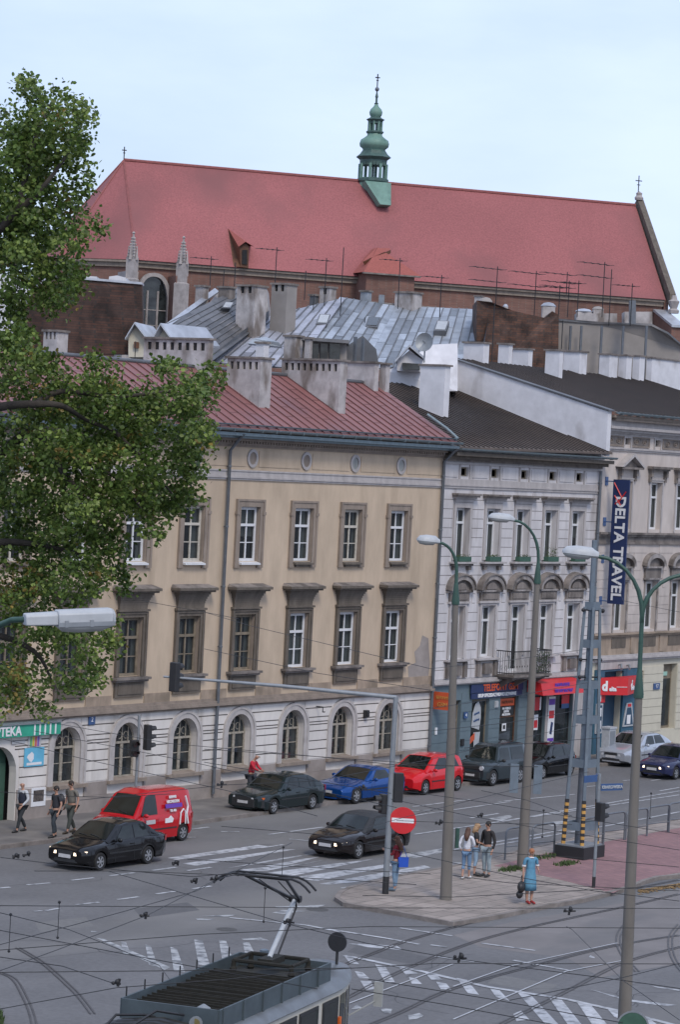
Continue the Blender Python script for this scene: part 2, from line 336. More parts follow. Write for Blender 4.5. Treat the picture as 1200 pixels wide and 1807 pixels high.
# ---- road markings (4 mm sheets) ----
pm=MB();pw=MB()
LZ=[.012]
def lin(a,b,w=.12,mb=None,z=None):
    LZ[0]+=.00004; z=z or LZ[0]
    A=G(*a);B=G(*b);d=(B-A);d.z=0;d.normalize();q=Vector((-d.y,d.x,0))*w/2
    (mb or pm).add([(*(A+q)[:2],z),(*(A-q)[:2],z),(*(B-q)[:2],z),(*(B+q)[:2],z)],[(0,1,2,3)])
ZI=[.004]
def pol(P,mb=None,z=None):
    ZI[0]+=.00012; (mb or pm).poly([(*G(*p)[:2],ZI[0]) for p in P])
# lane dashes bottom left
for a,b in [((-5,1568),(17,1566)),((47,1562),(88,1558.5)),((125,1554),(165,1549.5)),((193,1546),(237,1540.5)),((268,1536.5),(310,1531)),((134,1597),(174,1592.5)),((207,1588),(244,1583)),((275,1578),(312,1573)),((80,1607.5),(103,1603.5)),((60,1609),(72,1607.5)),((340,1569),(372,1564)),((398,1520),(430,1516)),((460,1497),(500,1491)),((330,1537),(372,1531))]: lin(a,b,.14)
# parking / lane dashes near the kerb
for a,b in [((335,1464),(368,1460)),((390,1468),(422,1468)),((318,1478),(345,1478)),((510,1481),(545,1484)),((474,1473),(570,1460)),((700,1431),(768,1430)),((620,1455),(660,1449)),((728,1424),(830,1411))]: lin(a,b,.14)
# edge & lane lines on the right part
for a,b in [((728,1440),(900,1415)),((880,1415),(1015,1402)),((880,1451),(1200,1396)),((730,1473),(1040,1427)),((1040,1427),(1200,1403)),((745,1510),(1000,1464)),((845,1497),(1075,1457)),((1075,1457),(1200,1433)),((1030,1389),(1090,1384)),((1100,1378),(1125,1376)),((1150,1378),(1200,1371)),((1165,1396),(1200,1390)),((830,1444),(880,1436))]: lin(a,b,.13)
for P in [[(675,1510),(745,1503),(800,1494),(795,1502),(735,1514)],[(790,1521),(850,1525),(900,1530),(890,1534),(800,1527)],[(855,1446),(900,1438),(905,1442),(885,1449)],[(960,1452),(1010,1447),(1020,1451),(975,1458)],[(1100,1468),(1155,1463),(1140,1476),(1095,1474)]]: pol(P,pw)
# zebra crossing
for P in [[(295,1514),(455,1491),(474,1494),(310,1518)],[(322,1524),(500,1499),(522,1499),(345,1528)],[(400,1532),(500,1514),(562,1505),(470,1522)],[(468,1528),(540,1515),(566,1512),(490,1531)],
          [(412,1537),(432,1534),(540,1524),(600,1512),(470,1537)],[(430,1546),(600,1523),(660,1516),(520,1545),(450,1551)],[(515,1549),(690,1524),(700,1527),(560,1555)],[(563,1560),(640,1546),(750,1527),(760,1531),(640,1556),(580,1561)],[(600,1567),(700,1552),(800,1532),(830,1530),(700,1560),(620,1569)]]: pol(P)
# hatched area bottom
for P in [[(168,1655),(182,1657),(300,1707),(290,1712)],[(213,1662),(222,1663),(230,1684),(216,1684)],[(256,1667),(266,1670),(278,1706),(262,1703)],[(300,1671),(312,1675),(326,1716),(306,1714)],[(342,1658),(357,1660),(370,1704),(350,1704)],[(386,1659),(399,1661),(413,1700),(392,1697)],[(428,1662),(440,1664),(450,1684),(432,1684)],[(498,1606),(540,1608),(500,1613),(480,1611)],[(350,1617),(420,1614),(400,1618)],
          [(425,1657),(460,1655),(475,1660),(430,1659)],[(160,1643),(172,1644),(172,1646),(160,1645)],[(345,1621),(378,1622),(376,1624),(348,1624)],[(485,1600),(575,1597),(560,1602),(490,1603)]]: pol(P,pw)
# curved line from the tram to the island tip
for a,b in [((405,1620),(540,1633)),((540,1633),(600,1645)),((560,1637),(680,1656)),((680,1656),(740,1667)),((705,1638),(798,1652)),((760,1668),(789,1672)),((768,1688),(838,1698)),((850,1665),(945,1678)),((905,1695),(1010,1714))]: lin(a,b,.14)
for P in [[(614,1665),(700,1669),(712,1677),(650,1672)],[(1042,1686+0),(1050,1689),(1050,1691),(1040,1689)],[(1042,1746),(1110,1764),(1196,1774),(1180,1776),(1110,1768)],[(1150,1740),(1200,1747),(1200,1749),(1160,1743)]]: pol(P)
# chevron band, bottom right
for a,b in [((608,1687),(660,1697)),((660,1697),(742,1714)),((742,1714),(860,1742)),((860,1742),(1000,1764)),((1000,1764),(1100,1786)),((1100,1786),(1200,1812))]: lin(a,b,.2)
for P in [[(608,1688),(622,1690),(634,1702),(618,1701)],[(626,1714),(640,1716),(652,1727),(634,1727)],[(636,1731),(655,1732),(662,1746),(646,1748)],[(662,1702),(680,1706),(697,1733),(680,1735)],[(705,1708),(722,1712),(738,1718),(716,1720)],[(722,1725),(735,1727),(745,1737),(727,1737)],[(750,1717),(772,1722),(782,1730),(762,1730)],[(770,1733),(788,1736),(797,1747),(778,1746)],[(806,1726),(825,1730),(846,1756),(826,1753)],
          [(865,1745),(882,1748),(900,1767),(876,1760)],[(912,1750),(938,1757),(990,1812),(962,1807)],[(970,1762),(992,1765),(1030,1812),(1005,1812)],[(1018,1768),(1042,1772),(1075,1812),(1048,1812)],[(1070,1778),(1094,1783),(1100,1800),(1085,1795)],[(906,1790),(920,1784),(935,1800),(912,1803)],[(1130,1797),(1150,1800),(1168,1815),(1140,1815)]]: pol(P)
for P in [[(620,1731+50),(630,1773),(640,1780),(622,1781)],[(720,1793),(740,1788),(748,1793),(735,1799),(722,1800)],[(670,1780),(692,1781),(690,1789),(678,1788)],[(715,1757+35),(745,1790),(745,1796)]]: pol(P,pw)
struct('road_marking',pm,mt['paint']); struct('road_marking',pw,mt['paintw'])
# concrete patch round the tracks + rails
pt=MB(); 
pt.poly([(*G(*p)[:2],.0025) for p in [(800,1650),(900,1628),(1080,1597),(1200,1570),(1330,1545),(1330,1720),(1200,1700),(1060,1725),(1000,1690),(850,1672)]])
struct('track_bed',pt,mat('track_bed_concrete',(.17,.158,.155),.9,.12,.6,stain=((.12,.118,.12),.4,.5,(.4,1,1)),bump=.1))
rl=MB()
def rail(P,mb=rl,w=.07,z=.018):
    pts=[G(*p) for p in P]
    # Catmull smoothing
    Q=[]
    for i in range(len(pts)-1):
        p0=pts[max(i-1,0)];p1=pts[i];p2=pts[i+1];p3=pts[min(i+2,len(pts)-1)]
        for k in range(8):
            t=k/8; Q.append(.5*((2*p1)+(p2-p0)*t+(2*p0-5*p1+4*p2-p3)*t*t+(3*p1-p0-3*p2+p3)*t**3))
    Q.append(pts[-1])
    for off_ in (-.055,.055):
      for a,b in zip(Q[:-1],Q[1:]):
        d=(b-a);d.z=0
        if d.length<1e-6: continue
        d.normalize();q=Vector((-d.y,d.x,0)); o=q*off_; q=q*.022
        mb.add([(*(a+o+q)[:2],z),(*(a+o-q)[:2],z),(*(b+o-q)[:2],z),(*(b+o+q)[:2],z)],[(0,1,2,3)])
rail([(0,1717),(25,1730),(45,1765),(55,1790),(60,1812)]); rail([(30,1673),(75,1700),(115,1735),(140,1760),(163,1790)])
rail([(560,1722),(640,1690),(720,1660),(800,1637),(860,1622),(940,1606),(1060,1580),(1200,1553)],z=.0185); rail([(560,1790),(650,1742),(740,1700),(830,1665),(920,1640),(1020,1618),(1105,1600),(1200,1578)],z=.0185)
rail([(600,1830),(700,1790),(800,1745),(960,1700),(1060,1675),(1140,1660),(1200,1651)],z=.0185); rail([(850,1825),(990,1755),(1100,1700),(1200,1672),(1240,1665)],z=.0185)
rail([(1108,1628),(1095,1645),(1092,1665),(1103,1690),(1125,1715)],z=.019); rail([(1200,1632),(1186,1650),(1184,1672),(1192,1697),(1215,1725)],z=.019)
struct('tram_track',rl,mt['rail'])
gl=MB()
for a,b in [((615,1772),(800,1702)),((800,1742),(905,1705)),((905,1705),(1090,1665)),((800,1800),(1000,1715)),((1000,1715),(1110,1694))]: lin(a,b,.05,gl,.021)
struct('track_groove',gl,mat('polished_rail',(.42,.43,.45),.5,.1,5))
for i,P in enumerate([[(235,1604),(330,1592),(352,1606),(250,1620)],[(60,1628),(150,1618),(165,1634),(70,1645)],[(820,1478),(930,1461),(950,1470),(838,1489)],[(420,1478),(500,1468),(512,1476),(430,1487)],[(640,1662),(760,1690),(730,1702),(612,1680)],[(880,1720),(985,1738),(965,1752),(860,1735)]]):
    q=MB(); q.poly([(*G(*p)[:2],.0012+.0001*i) for p in P]); struct('asphalt_patch',q,mat('asphalt_patch_%d'%i,((.10,.10,.104),(.15,.148,.146))[i%2],.92,.1,5,bump=.2))
cr_=MB(); rq=random.Random(5)
for k in range(16):
    u,v=rq.uniform(0,1150),rq.uniform(1500,1790); p=G(u,v); a=rq.uniform(-.5,.5)+(1.57 if rq.random()<.3 else 0); pts=[]
    for j in range(12): pts.append(p.copy()); a+=rq.gauss(0,.3); p=p+Vector((math.cos(a)*.35,math.sin(a)*.35,0))
    for A_,B_ in zip(pts[:-1],pts[1:]):
        d=(B_-A_).normalized(); q=Vector((-d.y,d.x,0))*.012; cr_.add([(*(A_+q)[:2],.0022),(*(A_-q)[:2],.0022),(*(B_-q)[:2],.0022),(*(B_+q)[:2],.0022)],[(0,1,2,3)])
struct('asphalt_crack',cr_,mat('crack_filler',(.05,.05,.052),.7,.1))
# manhole and patched rectangles in the carriageway
mh=MB(); 
for u,v,r in ((560,1605,.34),(400,1640,.3),(1010,1430,.3)):
    c=G(u,v); mh.lathe((c.x,c.y,.002),[(0.001,.003),(r,.003),(r,.0)],20)
struct('manhole_cover',mh,mat('cast_iron',(.07,.068,.066),.7,.2,8))
# ================= FACADES =================
def absorb(w,o):
    me=w.data; n0=len(me.materials); om=o.data
    vs=[v.co[:] for v in me.vertices]; fs=[tuple(p.vertices) for p in me.polygons]; mi=[p.material_index for p in me.polygons]
    k=len(vs); vs+=[v.co[:] for v in om.vertices]; fs+=[tuple(i+k for i in p.vertices) for p in om.polygons]; mi+=[n0+p.material_index for p in om.polygons]
    new=bpy.data.meshes.new('wall'); new.from_pydata(vs,[],fs)
    for m in list(me.materials)+list(om.materials): new.materials.append(m)
    new.polygons.foreach_set('material_index',mi); new.update(); w.data=new; bpy.data.objects.remove(o)
def arcpts(c,zs,r,n=14,rise=None):
    rise=rise or r
    return [(c-r*math.cos(math.pi*i/n),zs+rise*math.sin(math.pi*i/n)) for i in range(n+1)]
def facade(mb,x0,x1,z0,z1,ops,D=.3,Y=0,mi=0,md=1,mr=None):
    """wall band with real openings. op=(c,hw,za,zb,arch?)  (arch: zb is the top of a semicircle)"""
    x=x0; mr=mi if mr is None else mr
    def q(a,b,c,d): mb.add([(a,Y,c),(b,Y,c),(b,Y,d),(a,Y,d)],[(0,1,2,3)],mi)
    for c,hw,za,zb,ar in sorted(ops):
        a,b=c-hw,c+hw
        if a>x: q(x,a,z0,z1)
        if za>z0:q(a,b,z0,za)
        if ar:
            zs=zb-hw; P=arcpts(c,zs,hw); h=len(P)//2
            for i in range(len(P)-1):
                p,r_=P[i],P[i+1]; mb.add([(p[0],Y,p[1]),(r_[0],Y,r_[1]),(r_[0],Y,z1),(p[0],Y,z1)],[(0,1,2,3)],mi)
                mb.add([(p[0],Y,p[1]),(p[0],Y+D,p[1]),(r_[0],Y+D,r_[1]),(r_[0],Y,r_[1])],[(0,1,2,3)],mi)
            zt=zs
        else:
            if zb<z1:q(a,b,zb,z1)
            zt=zb; mb.add([(a,Y,zb),(b,Y,zb),(b,Y+D,zb),(a,Y+D,zb)],[(0,1,2,3)],mr)
        mb.add([(a,Y,za),(a,Y+D,za),(a,Y+D,zt),(a,Y,zt)],[(3,2,1,0)],mr)
        mb.add([(b,Y,za),(b,Y+D,za),(b,Y+D,zt),(b,Y,zt)],[(0,1,2,3)],mr)
        mb.add([(a,Y,za),(b,Y,za),(b,Y+D,za),(a,Y+D,za)],[(3,2,1,0)],mi)
        # dark room behind
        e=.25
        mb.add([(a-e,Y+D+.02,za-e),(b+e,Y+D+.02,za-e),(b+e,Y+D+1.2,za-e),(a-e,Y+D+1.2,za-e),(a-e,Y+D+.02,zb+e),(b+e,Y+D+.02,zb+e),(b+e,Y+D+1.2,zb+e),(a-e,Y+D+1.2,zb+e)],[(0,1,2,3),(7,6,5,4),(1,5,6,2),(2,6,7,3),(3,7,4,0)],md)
        x=b
    if x<x1:q(x,x1,z0,z1)
def wframe(mb,hw,h,tz,bars=(1,),t=.105,mi=0,lower2=True):
    # rectangular casement frame centred x=0, bottom z=0, y 0..0.07
    mb.box(-hw,-hw+t,0,.07,0,h,mi); mb.box(hw-t,hw,0,.07,0,h,mi)
    mb.box(-hw+t,hw-t,.004,.066,0,t,mi); mb.box(-hw+t,hw-t,.004,.066,h-t,h,mi)
    if tz: mb.box(-hw+t,hw-t,-.03,.062,tz-.05,tz+.05,mi)
    mb.box(-.035,.035,-.004,.05,t,(tz-.05) if tz else h-t,mi)
    if tz: mb.box(-.028,.028,0,.05,tz+.05,h-t,mi)
    if bars:
        for b in bars:
            mb.box(-hw+t,-.036,.012,.045,b-.018,b+.018,mi); mb.box(.036,hw-t,.012,.045,b-.018,b+.018,mi)
def win(parent,c,z,hw,h,style,tz=None,bars=(),Y=.2,curt=1,seed=0):
    """returns window part (frame) with pane + curtain sub-parts"""
    key=(round(hw,3),round(h,3),style,tz,bars,curt)
    if key not in win.cache:
        f=MB(); wframe(f,hw-.004,h-.006,tz,bars); fo=f.build('window',mt[style])
        p=MB(); p.add([(-hw+.02,.035,.02),(hw-.02,.035,.02),(hw-.02,.035,h-.02),(-hw+.02,.035,h-.02)],[(0,1,2,3)]); po=p.build('pane',PANE,fo)
        if curt:
            q=MB(); n=14
            for (xa,xb,zt,zb) in {1:[(-hw,-hw*.35,h,.0),(hw*.2,hw,h,0)],2:[(-hw,hw,h,h*.45)],3:[(-hw,hw,h,.0)],4:[(-hw*.9,-hw*.1,h*.9,.1),(hw*.55,hw,h,0)]}[curt]:
                vs=[];m=12
                for i in range(m+1):
                    x=xa+(xb-xa)*i/m; y=.13+.02*math.sin(i*2.1); vs+= [(x,y,zb),(x,y,zt)]
                q.add(vs,[(2*i,2*i+2,2*i+3,2*i+1) for i in range(m)])
            q.build('curtain',mt['curtain'],fo)
        win.cache[key]=fo
        o=fo
    else:
        o=win.cache[key].copy(); COL.objects.link(o)
        for ch in list(win.cache[key].children):
            if ch.name.split('.')[0] in ('pane','curtain'): c_=ch.copy(); COL.objects.link(c_); c_.parent=o
    o.parent=parent; o.location=(c,Y,z); return o
win.cache={}
PANE=bpy.data.materials.new('window_glass_clear'); PANE.use_nodes=True
_t=PANE.node_tree; _p=_t.nodes['Principled BSDF']; _p.inputs['Base Color'].default_value=(.03,.036,.04,1); _p.inputs['Roughness'].default_value=.04; _p.inputs['Specular IOR Level'].default_value=.7
_tr=N(_t,'ShaderNodeBsdfTransparent'); _tr.inputs[0].default_value=(.75,.8,.8,1); _mx=N(_t,'ShaderNodeMixShader'); _mx.inputs[0].default_value=.45
_t.links.new(_tr.outputs[0],_mx.inputs[2]); _t.links.new(_p.outputs[0],_mx.inputs[1]); _t.links.new(_mx.outputs[0],_t.nodes['Material Output'].inputs[0])
def sub(mb,name,m,parent,loc=None,smooth=0):
    o=mb.build(name,m,parent,smooth); 
    if loc: o.location=loc
    return o
def attach(cache,key,make,parent,loc):
    # shared-mesh child part placed at loc under parent
    if key in cache: o=cache[key].copy(); COL.objects.link(o)
    else: o=make(); cache[key]=o
    o.parent=parent; o.location=loc; return o
C2={}
def steps(mb,hw,levels,z,y=0,mi=0):
    # stacked horizontal mouldings: (height, extra half width, projection)
    for h,e,pr in levels:
        mb.box(-hw-e,hw+e,-pr,y+.01,z,z+h,mi); z+=h
    return z
def courses(mb,x0,x1,zs,gaps,pr=.022,g=.035,mi=0,mj=None):
    """raised rustication blocks between joints zs, interrupted by gaps (xa,xb,za,zb)"""
    for za,zb in zip(zs[:-1],zs[1:]):
        a=[(x0,x1)]
        for ga,gb,gz0,gz1 in gaps:
            if gz1>za and gz0<zb:
                n=[]
                for (p,q) in a:
                    if gb<=p or ga>=q: n.append((p,q))
                    else:
                        if ga>p:n.append((p,ga))
                        if gb<q:n.append((gb,q))
                a=n
        for p,q in a:
            if q-p>.05:
                mb.box(p,q,-pr,.01,za+g/2,zb-g/2,mi)
                if mj is not None and za!=zs[0]: mb.box(p+.002,q-.002,-.006,.008,za-g/2-.001,za+g/2+.001,mj)  # thin dark strip in the joint, painted shade for the shallow groove
def archgaps(c,r,zs,top,bottom,n=6):
    """stepped gaps approximating an arch surround"""
    out=[(c-r,c+r,bottom,zs)]
    for i in range(n):
        z0=zs+(top-zs)*i/n; w=r*math.sqrt(max(0,1-((i)/n)**2)); out.append((c-w,c+w,z0,zs+(top-zs)*(i+1)/n))
    return out
def pipe(name,parent,x,z0,z1,y=-.14,r=.065,m='pipe',bend=None,rings=True):
    mb=MB(); pts=[(x,y,z0),(x,y,z1)]
    if bend: pts+= [(x+bend[0]*.5,y+bend[1]*.5,z1+bend[2]*.5),(x+bend[0],y+bend[1],z1+bend[2])]
    mb.tube(pts,r,10)
    if rings:
        z=z0+1
        while z<z1-.5: mb.lathe((x,y,z),[(r,0),(r+.018,.01),(r+.018,.07),(r,.08)],10); mb.box(x-.015,x+.015,y,.0,z+.02,z+.05); z+=2.3
    return mb.build(name,mt[m],parent,smooth=40)
def seamroof(mb,P00,P10,P11,P01,n,h=.035,w=.02,mi=0,ms=1,cross=0):
    """roof plane (eave P00-P10, ridge P01-P11) with standing seams as thin raised ribs"""
    P00,P10,P11,P01=map(Vector,(P00,P10,P11,P01))
    mb.add([P00,P10,P11,P01],[(0,1,2,3)],mi)
    nn=(P10-P00).cross(P01-P00).normalized()
    if nn.z<0: nn=-nn
    for i in range(1,n):
        t=i/n; a=P00.lerp(P10,t); b=P01.lerp(P11,t); s=(P10-P00).normalized()*w
        mb.add([a-s,a+s,b+s,b-s,a-s+nn*h,a+s+nn*h,b+s+nn*h,b-s+nn*h],[(4,5,6,7),(0,4,7,3),(1,2,6,5),(0,1,5,4)],ms)
    for j in range(1,cross+1):
        for i in range(n):
            t=(j+((i%2)*.5-.25))/(cross+1); a=P00.lerp(P10,i/n).lerp(P01.lerp(P11,i/n),t); b=P00.lerp(P10,(i+1)/n).lerp(P01.lerp(P11,(i+1)/n),t); s=((P01-P00).normalized())*.012
            mb.add([a-s+nn*.006,b-s+nn*.006,b+s+nn*.012,a+s+nn*.012],[(0,1,2,3)],ms)
# ---------------- beige corner building ----------------
B=empty('apartment_building',(90,0,0),label='beige plastered three storey building with red sheet roof and arched ground floor windows',cat='building')
B.location=(0,0,0)
X0,X1=60.0,100.80
CB=[63.2,66.65,70.1,73.5,76.85,80.22,83.66,87.17,90.76,94.2,97.6]
wl=MB()
ar=[(c,.73,1.22,3.27,1) for c in (76.9,80.3,83.75,87.17,90.76,94.2,97.62)]
door=(73.3,.95,.0,2.75,1)
facade(wl,X0,X1,-.2,3.62,ar+[door,(69.6,.95,0,2.75,1),(66,.73,1.22,3.27,1)],.32,mi=0,md=2)
facade(wl,X0,X1,3.62,8.0,[(c,.63,4.97,7.13,0) for c in CB],.3,mi=1,md=2,mr=3)
facade(wl,X0,X1,8.0,12.45,[(c,.62,9.2,11.3,0) for c in CB],.3,mi=1,md=2,mr=3)
facade(wl,X0,X1,12.45,14.32,[],mi=1)
wl.box(X0,X1,.34,.36,14.2,14.32,1)
wl.add([(X1,0,-.2),(X1,12,-.2),(X1,12,14.3),(X1,3.6,16.6),(X1,0,14.32)],[(0,1,2,3,4)],1)
wl.add([(X0,0,-.2),(X0,12,-.2),(X0,12,14.3),(X0,3.6,16.6),(X0,0,14.32)],[(4,3,2,1,0)],1)
WALL=wl.build('wall',[mt['whitep'],mt['beige'],mt['dark'],mt['trim']],B)
# rusticated courses with gaps round the arches
cs=MB(); gaps=[]
for c,_,_,_,_ in ar: gaps+=archgaps(c,1.03,2.5,3.57,1.0)
gaps+=archgaps(73.3,1.1,1.85,2.95,0)+archgaps(69.6,1.1,1.85,2.95,0)+archgaps(66,1.03,2.5,3.57,1)
courses(cs,X0,X1-.02,[1.22,1.62,1.97,2.36,2.62,2.73,2.92,3.29,3.58],gaps,g=.045,mj=1)
absorb(WALL,cs.build('rusticated_courses',[mt['whitep'],mt['jointshade']],B))
pl=MB()
gp=[(c-1.06,c+1.06,1.05,3) for c,_,_,_,_ in ar]
courses(pl,X0,X1-.02,[-.1,.72,1.2],[(72.3,74.3,-1,3),(68.6,70.6,-1,3)]+gp,pr=.05,g=.006)
absorb(WALL,pl.build('plinth',mt['plinth'],B))
# string course and dirty band
sc=MB(); sc.box(X0,X1,-.10,.0,3.6,3.68); sc.box(X0,X1,-.22,.0,3.68,3.77); sc.box(X0,X1,-.16,0,3.77,3.86)
sc.box(X0,X1,-.05,0,3.86,3.95); sc.build('string_course',mt['trim'],B)
db=MB(); 
xs=[X0]+[v for c in CB for v in (c-.95,c+.95)]+[X1]
for i in range(0,len(xs),2): db.box(xs[i],xs[i+1],-.03,0,3.95,4.3)
absorb(WALL,db.build('plinth_band',mt['beiged'],B))
fb=MB(); fb.box(X0,X1,-.05,0,12.33,12.40); fb.box(X0,X1,-.09,0,12.40,12.47); fb.box(X0,X1,-.04,0,12.47,12.66); fb.box(X0,X1,-.07,0,12.66,12.72)
fb.build('cornice_band',mt['greyt'],B)
fr=MB()
# frieze panels between the ovals + raised borders
for i in range(len(CB)):
    c=CB[i]
    a=c+.42; b=(CB[i+1]-.42) if i+1<len(CB) else X1-.2
    fr.box(a,b,-.025,0,12.86,13.48)
absorb(WALL,fr.build('frieze_panel',mt['beige'],B))
cn=MB()
cn.box(X0,X1,-.06,0,13.6,13.68,0); cn.box(X0,X1,-.13,0,13.68,13.74,0)
x=X0+.05
while x<X1-.1: cn.box(x,x+.09,-.19,-.0,13.745,13.83,0); x+=.18
cn.box(X0,X1,-.25,0,13.83,13.93,0); cn.box(X0,X1+.1,-.5,0,13.93,14.02,1); cn.box(X0,X1+.12,-.74,0,14.02,14.14,1)
cn.build('cornice',[mt['trim'],mt['gutter']],B)
gt=MB()
def halfpipe(mb,x0,x1,y,z,r,mi=0):
    n=8
    vs=[]
    for x in (x0,x1):
        for rr_ in (r,r-.015):
            for i in range(n+1):
                a=math.pi*i/n; vs.append((x,y-rr_*math.cos(a),z-rr_*math.sin(a)))
    k=n+1
    for i in range(n): mb.add([vs[i],vs[i+1],vs[2*k+i+1],vs[2*k+i]],[(0,1,2,3)],mi); mb.add([vs[k+i],vs[k+i+1],vs[3*k+i+1],vs[3*k+i]],[(3,2,1,0)],mi)
    for o in (0,2*k): mb.add([vs[o+i] for i in range(k)],[tuple(range(k))],mi)
halfpipe(gt,X0,X1+.15,-.82,14.30,.11)
halfpipe(gt,X0,X1-.1,-.66,14.47,.06)
x=X0+.4
while x<X1: gt.box(x,x+.03,-.94,-.70,14.17,14.19); gt.box(x,x+.03,-.945,-.93,14.17,14.31); x+=.9
gt.tube([(X1-.15,-.66,14.42),(X1+.05,-.66,14.46),(X1+.05,-.1,14.85),(X1+.0,.9,15.42)],.07,8)
gt.build('gutter',mt['gutter'],B,smooth=40)
ro=MB(); RS=.542
def rz(y): return 14.32+RS*(y+.70)
RY=3.6
seamroof(ro,(X0,-.70,rz(-.7)),(X1+.02,-.70,rz(-.7)),(X1+.02,RY,rz(RY)),(X0,RY,rz(RY)),66,h=.04,w=.014,cross=2)
ro.add([(X0,RY,rz(RY)),(X1+.02,RY,rz(RY)),(X1+.02,12,14.2),(X0,12,14.2)],[(0,1,2,3)])
ro.add([(X1+.02,-.7,rz(-.7)-.12),(X1+.02,RY,rz(RY)-.12),(X1+.02,RY,rz(RY)),(X1+.02,-.7,rz(-.7))],[(0,1,2,3)])
ro.add([(X0,-.7,rz(-.7)-.1),(X1,-.7,rz(-.7)-.1),(X1,-.7,rz(-.7)),(X0,-.7,rz(-.7))],[(0,1,2,3)])
rfo=ro.build('roof',[mt['pink_roof'],mt['seamr']],B)
pp=MB(); P=[(100.7-rnd.random()*.2,z) for z in (4.3,4.8,5.3)]+[(100.4,5.9),(99.9,6.05),(99.75,5.6),(99.35,5.35),(99.5,4.9),(98.9,4.75),(99.0,4.3)]; pp.add([(x,-.006,z) for x,z in P],[tuple(range(len(P)))]); P2=[(99.95,5.15),(99.6,5.05),(99.5,4.6),(99.9,4.45),(100.3,4.7),(100.35,5.3)]; pp.add([(x,-.010,z) for x,z in P2],[tuple(range(6))[::-1]]); pp.build('peeling_plaster',mt['plinth'],B)
rc=MB(); rc.tube([(X0,RY,rz(RY)+.03),(X1,RY,rz(RY)+.03)],.09,8); rc.build('ridge_cap',mt['zincd'],rfo,smooth=50)
# windows
def upsurround():
    m=MB(); hw=.62
    z0,z1=8.95,11.57
    m.box(-hw-.25,-hw-.01,-.07,0,z0+.1,z1); m.box(hw+.01,hw+.25,-.07,0,z0+.1,z1); m.box(-hw-.01,hw+.01,-.07,0,11.31,z1)
    m.box(-hw-.29,-hw-.19,-.1,0,z0,z1+.03);m.box(hw+.19,hw+.29,-.1,0,z0,z1+.03); m.box(-hw-.19,hw+.19,-.1,0,z1-.05,z1+.03)
    m.box(-hw-.33,-hw-.15,-.12,0,11.0,11.12); m.box(hw+.15,hw+.33,-.12,0,11.0,11.12)
    m.box(-hw-.19,-hw+.05,-.085,0,z0,9.1); m.box(hw-.05,hw+.19,-.085,0,z0,9.1)
    return m.build('surround',mt['trim'])
def upsill(): 
    m=MB(); m.add([(-.62,.115,9.21),(.62,.115,9.21),(.62,-.2,9.13),(-.62,-.2,9.13),(-.62,.115,9.08),(.62,.115,9.08),(.62,-.2,9.07),(-.62,-.2,9.07)],[(3,2,1,0),(2,3,7,6),(4,5,6,7),(0,4,7,3),(1,2,6,5)]); m.box(-.5,.5,-.13,0,8.98,9.066); return m.build('sill',mt['trimd'])
def upsillw():
    m=MB(); m.add([(-.62,.115,9.21),(.62,.115,9.21),(.62,-.2,9.13),(-.62,-.2,9.13),(-.62,.115,9.08),(.62,.115,9.08),(.62,-.2,9.07),(-.62,-.2,9.07)],[(3,2,1,0),(2,3,7,6),(4,5,6,7),(0,4,7,3),(1,2,6,5)]); return m.build('sill',mt['wframe'])
def losurround():
    m=MB(); hw=.63
    for s in (-1,1):
        a,b=sorted((s*(hw+.01),s*(hw+.2))); m.box(a,b,-.08,0,4.97,7.3); a,b=sorted((s*(hw+.13),s*(hw+.24))); m.box(a,b,-.12,0,4.97,7.34)
    m.box(-hw-.01,hw+.01,-.08,0,7.14,7.3); m.box(-hw-.13,hw+.13,-.12,0,7.26,7.34); m.box(-hw-.28,hw+.28,-.17,0,7.36,7.44)
    return m.build('surround',mt['trimd'])
def lohood():
    m=MB(); z=7.44
    n=7
    for i in range(n):  # flaring frieze
        t=i/n; p=.10+.22*t*t; m.box(-.80-.22*t*t,.80+.22*t*t,-p,0,z,z+.6/n,0); z+=.6/n
    m.box(-1.12,1.12,-.38,0,8.05,8.12); m.box(-1.18,1.18,-.46,0,8.12,8.22)
    m.add([(-1.18,-.46,8.22),(1.18,-.46,8.22),(1.1,0,8.34),(-1.1,0,8.34)],[(0,1,2,3)],1); m.add([(-1.18,-.46,8.22),(-1.1,0,8.34),(-1.18,0,8.22)],[(0,1,2)],1); m.add([(1.18,-.46,8.22),(1.1,0,8.34),(1.18,0,8.22)],[(0,2,1)],1)
    return m.build('hood',[mt['trimd'],mt['greyd']])
def losill():
    m=MB(); m.box(-1.02,1.02,-.28,.0,4.86,4.95); m.box(-.95,.95,-.2,0,4.78,4.86); m.box(-.62,.62,0,.11,4.90,4.965); return m.build('sill',mt['greyd'])
def loapron():
    m=MB(); m.box(-.84,.84,-.09,0,4.22,4.776); m.box(-.7,.7,-.12,-.09,4.32,4.68); return m.build('apron',mt['trimd'])
for i,c in enumerate(CB):
    w=win(B,c,9.2,.62,2.1,'wframe' if i%3 else 'oframe',1.4,(.72,),curt=(1,4,1,2)[i%4],Y=.12)
    attach(C2,'us',upsurround,w,(0,-.12,-9.2)); attach(C2,'usi'+('w' if i in(5,6,7) else ''),upsillw if i in (5,6,7) else upsill,w,(0,-.12,-9.2))
    st='wframe' if i in (8,9,10) else 'bframe'
    w=win(B,c,4.97,.63,2.16,st,1.42,(.72,),curt=(1,4,3)[i%3] if st=='wframe' else 4,Y=.12)
    attach(C2,'ls',losurround,w,(0,-.12,-4.97)); attach(C2,'lh',lohood,w,(0,-.12,-4.97)); attach(C2,'lsi',losill,w,(0,-.12,-4.97)); attach(C2,'lap',loapron,w,(0,-.12,-4.97))
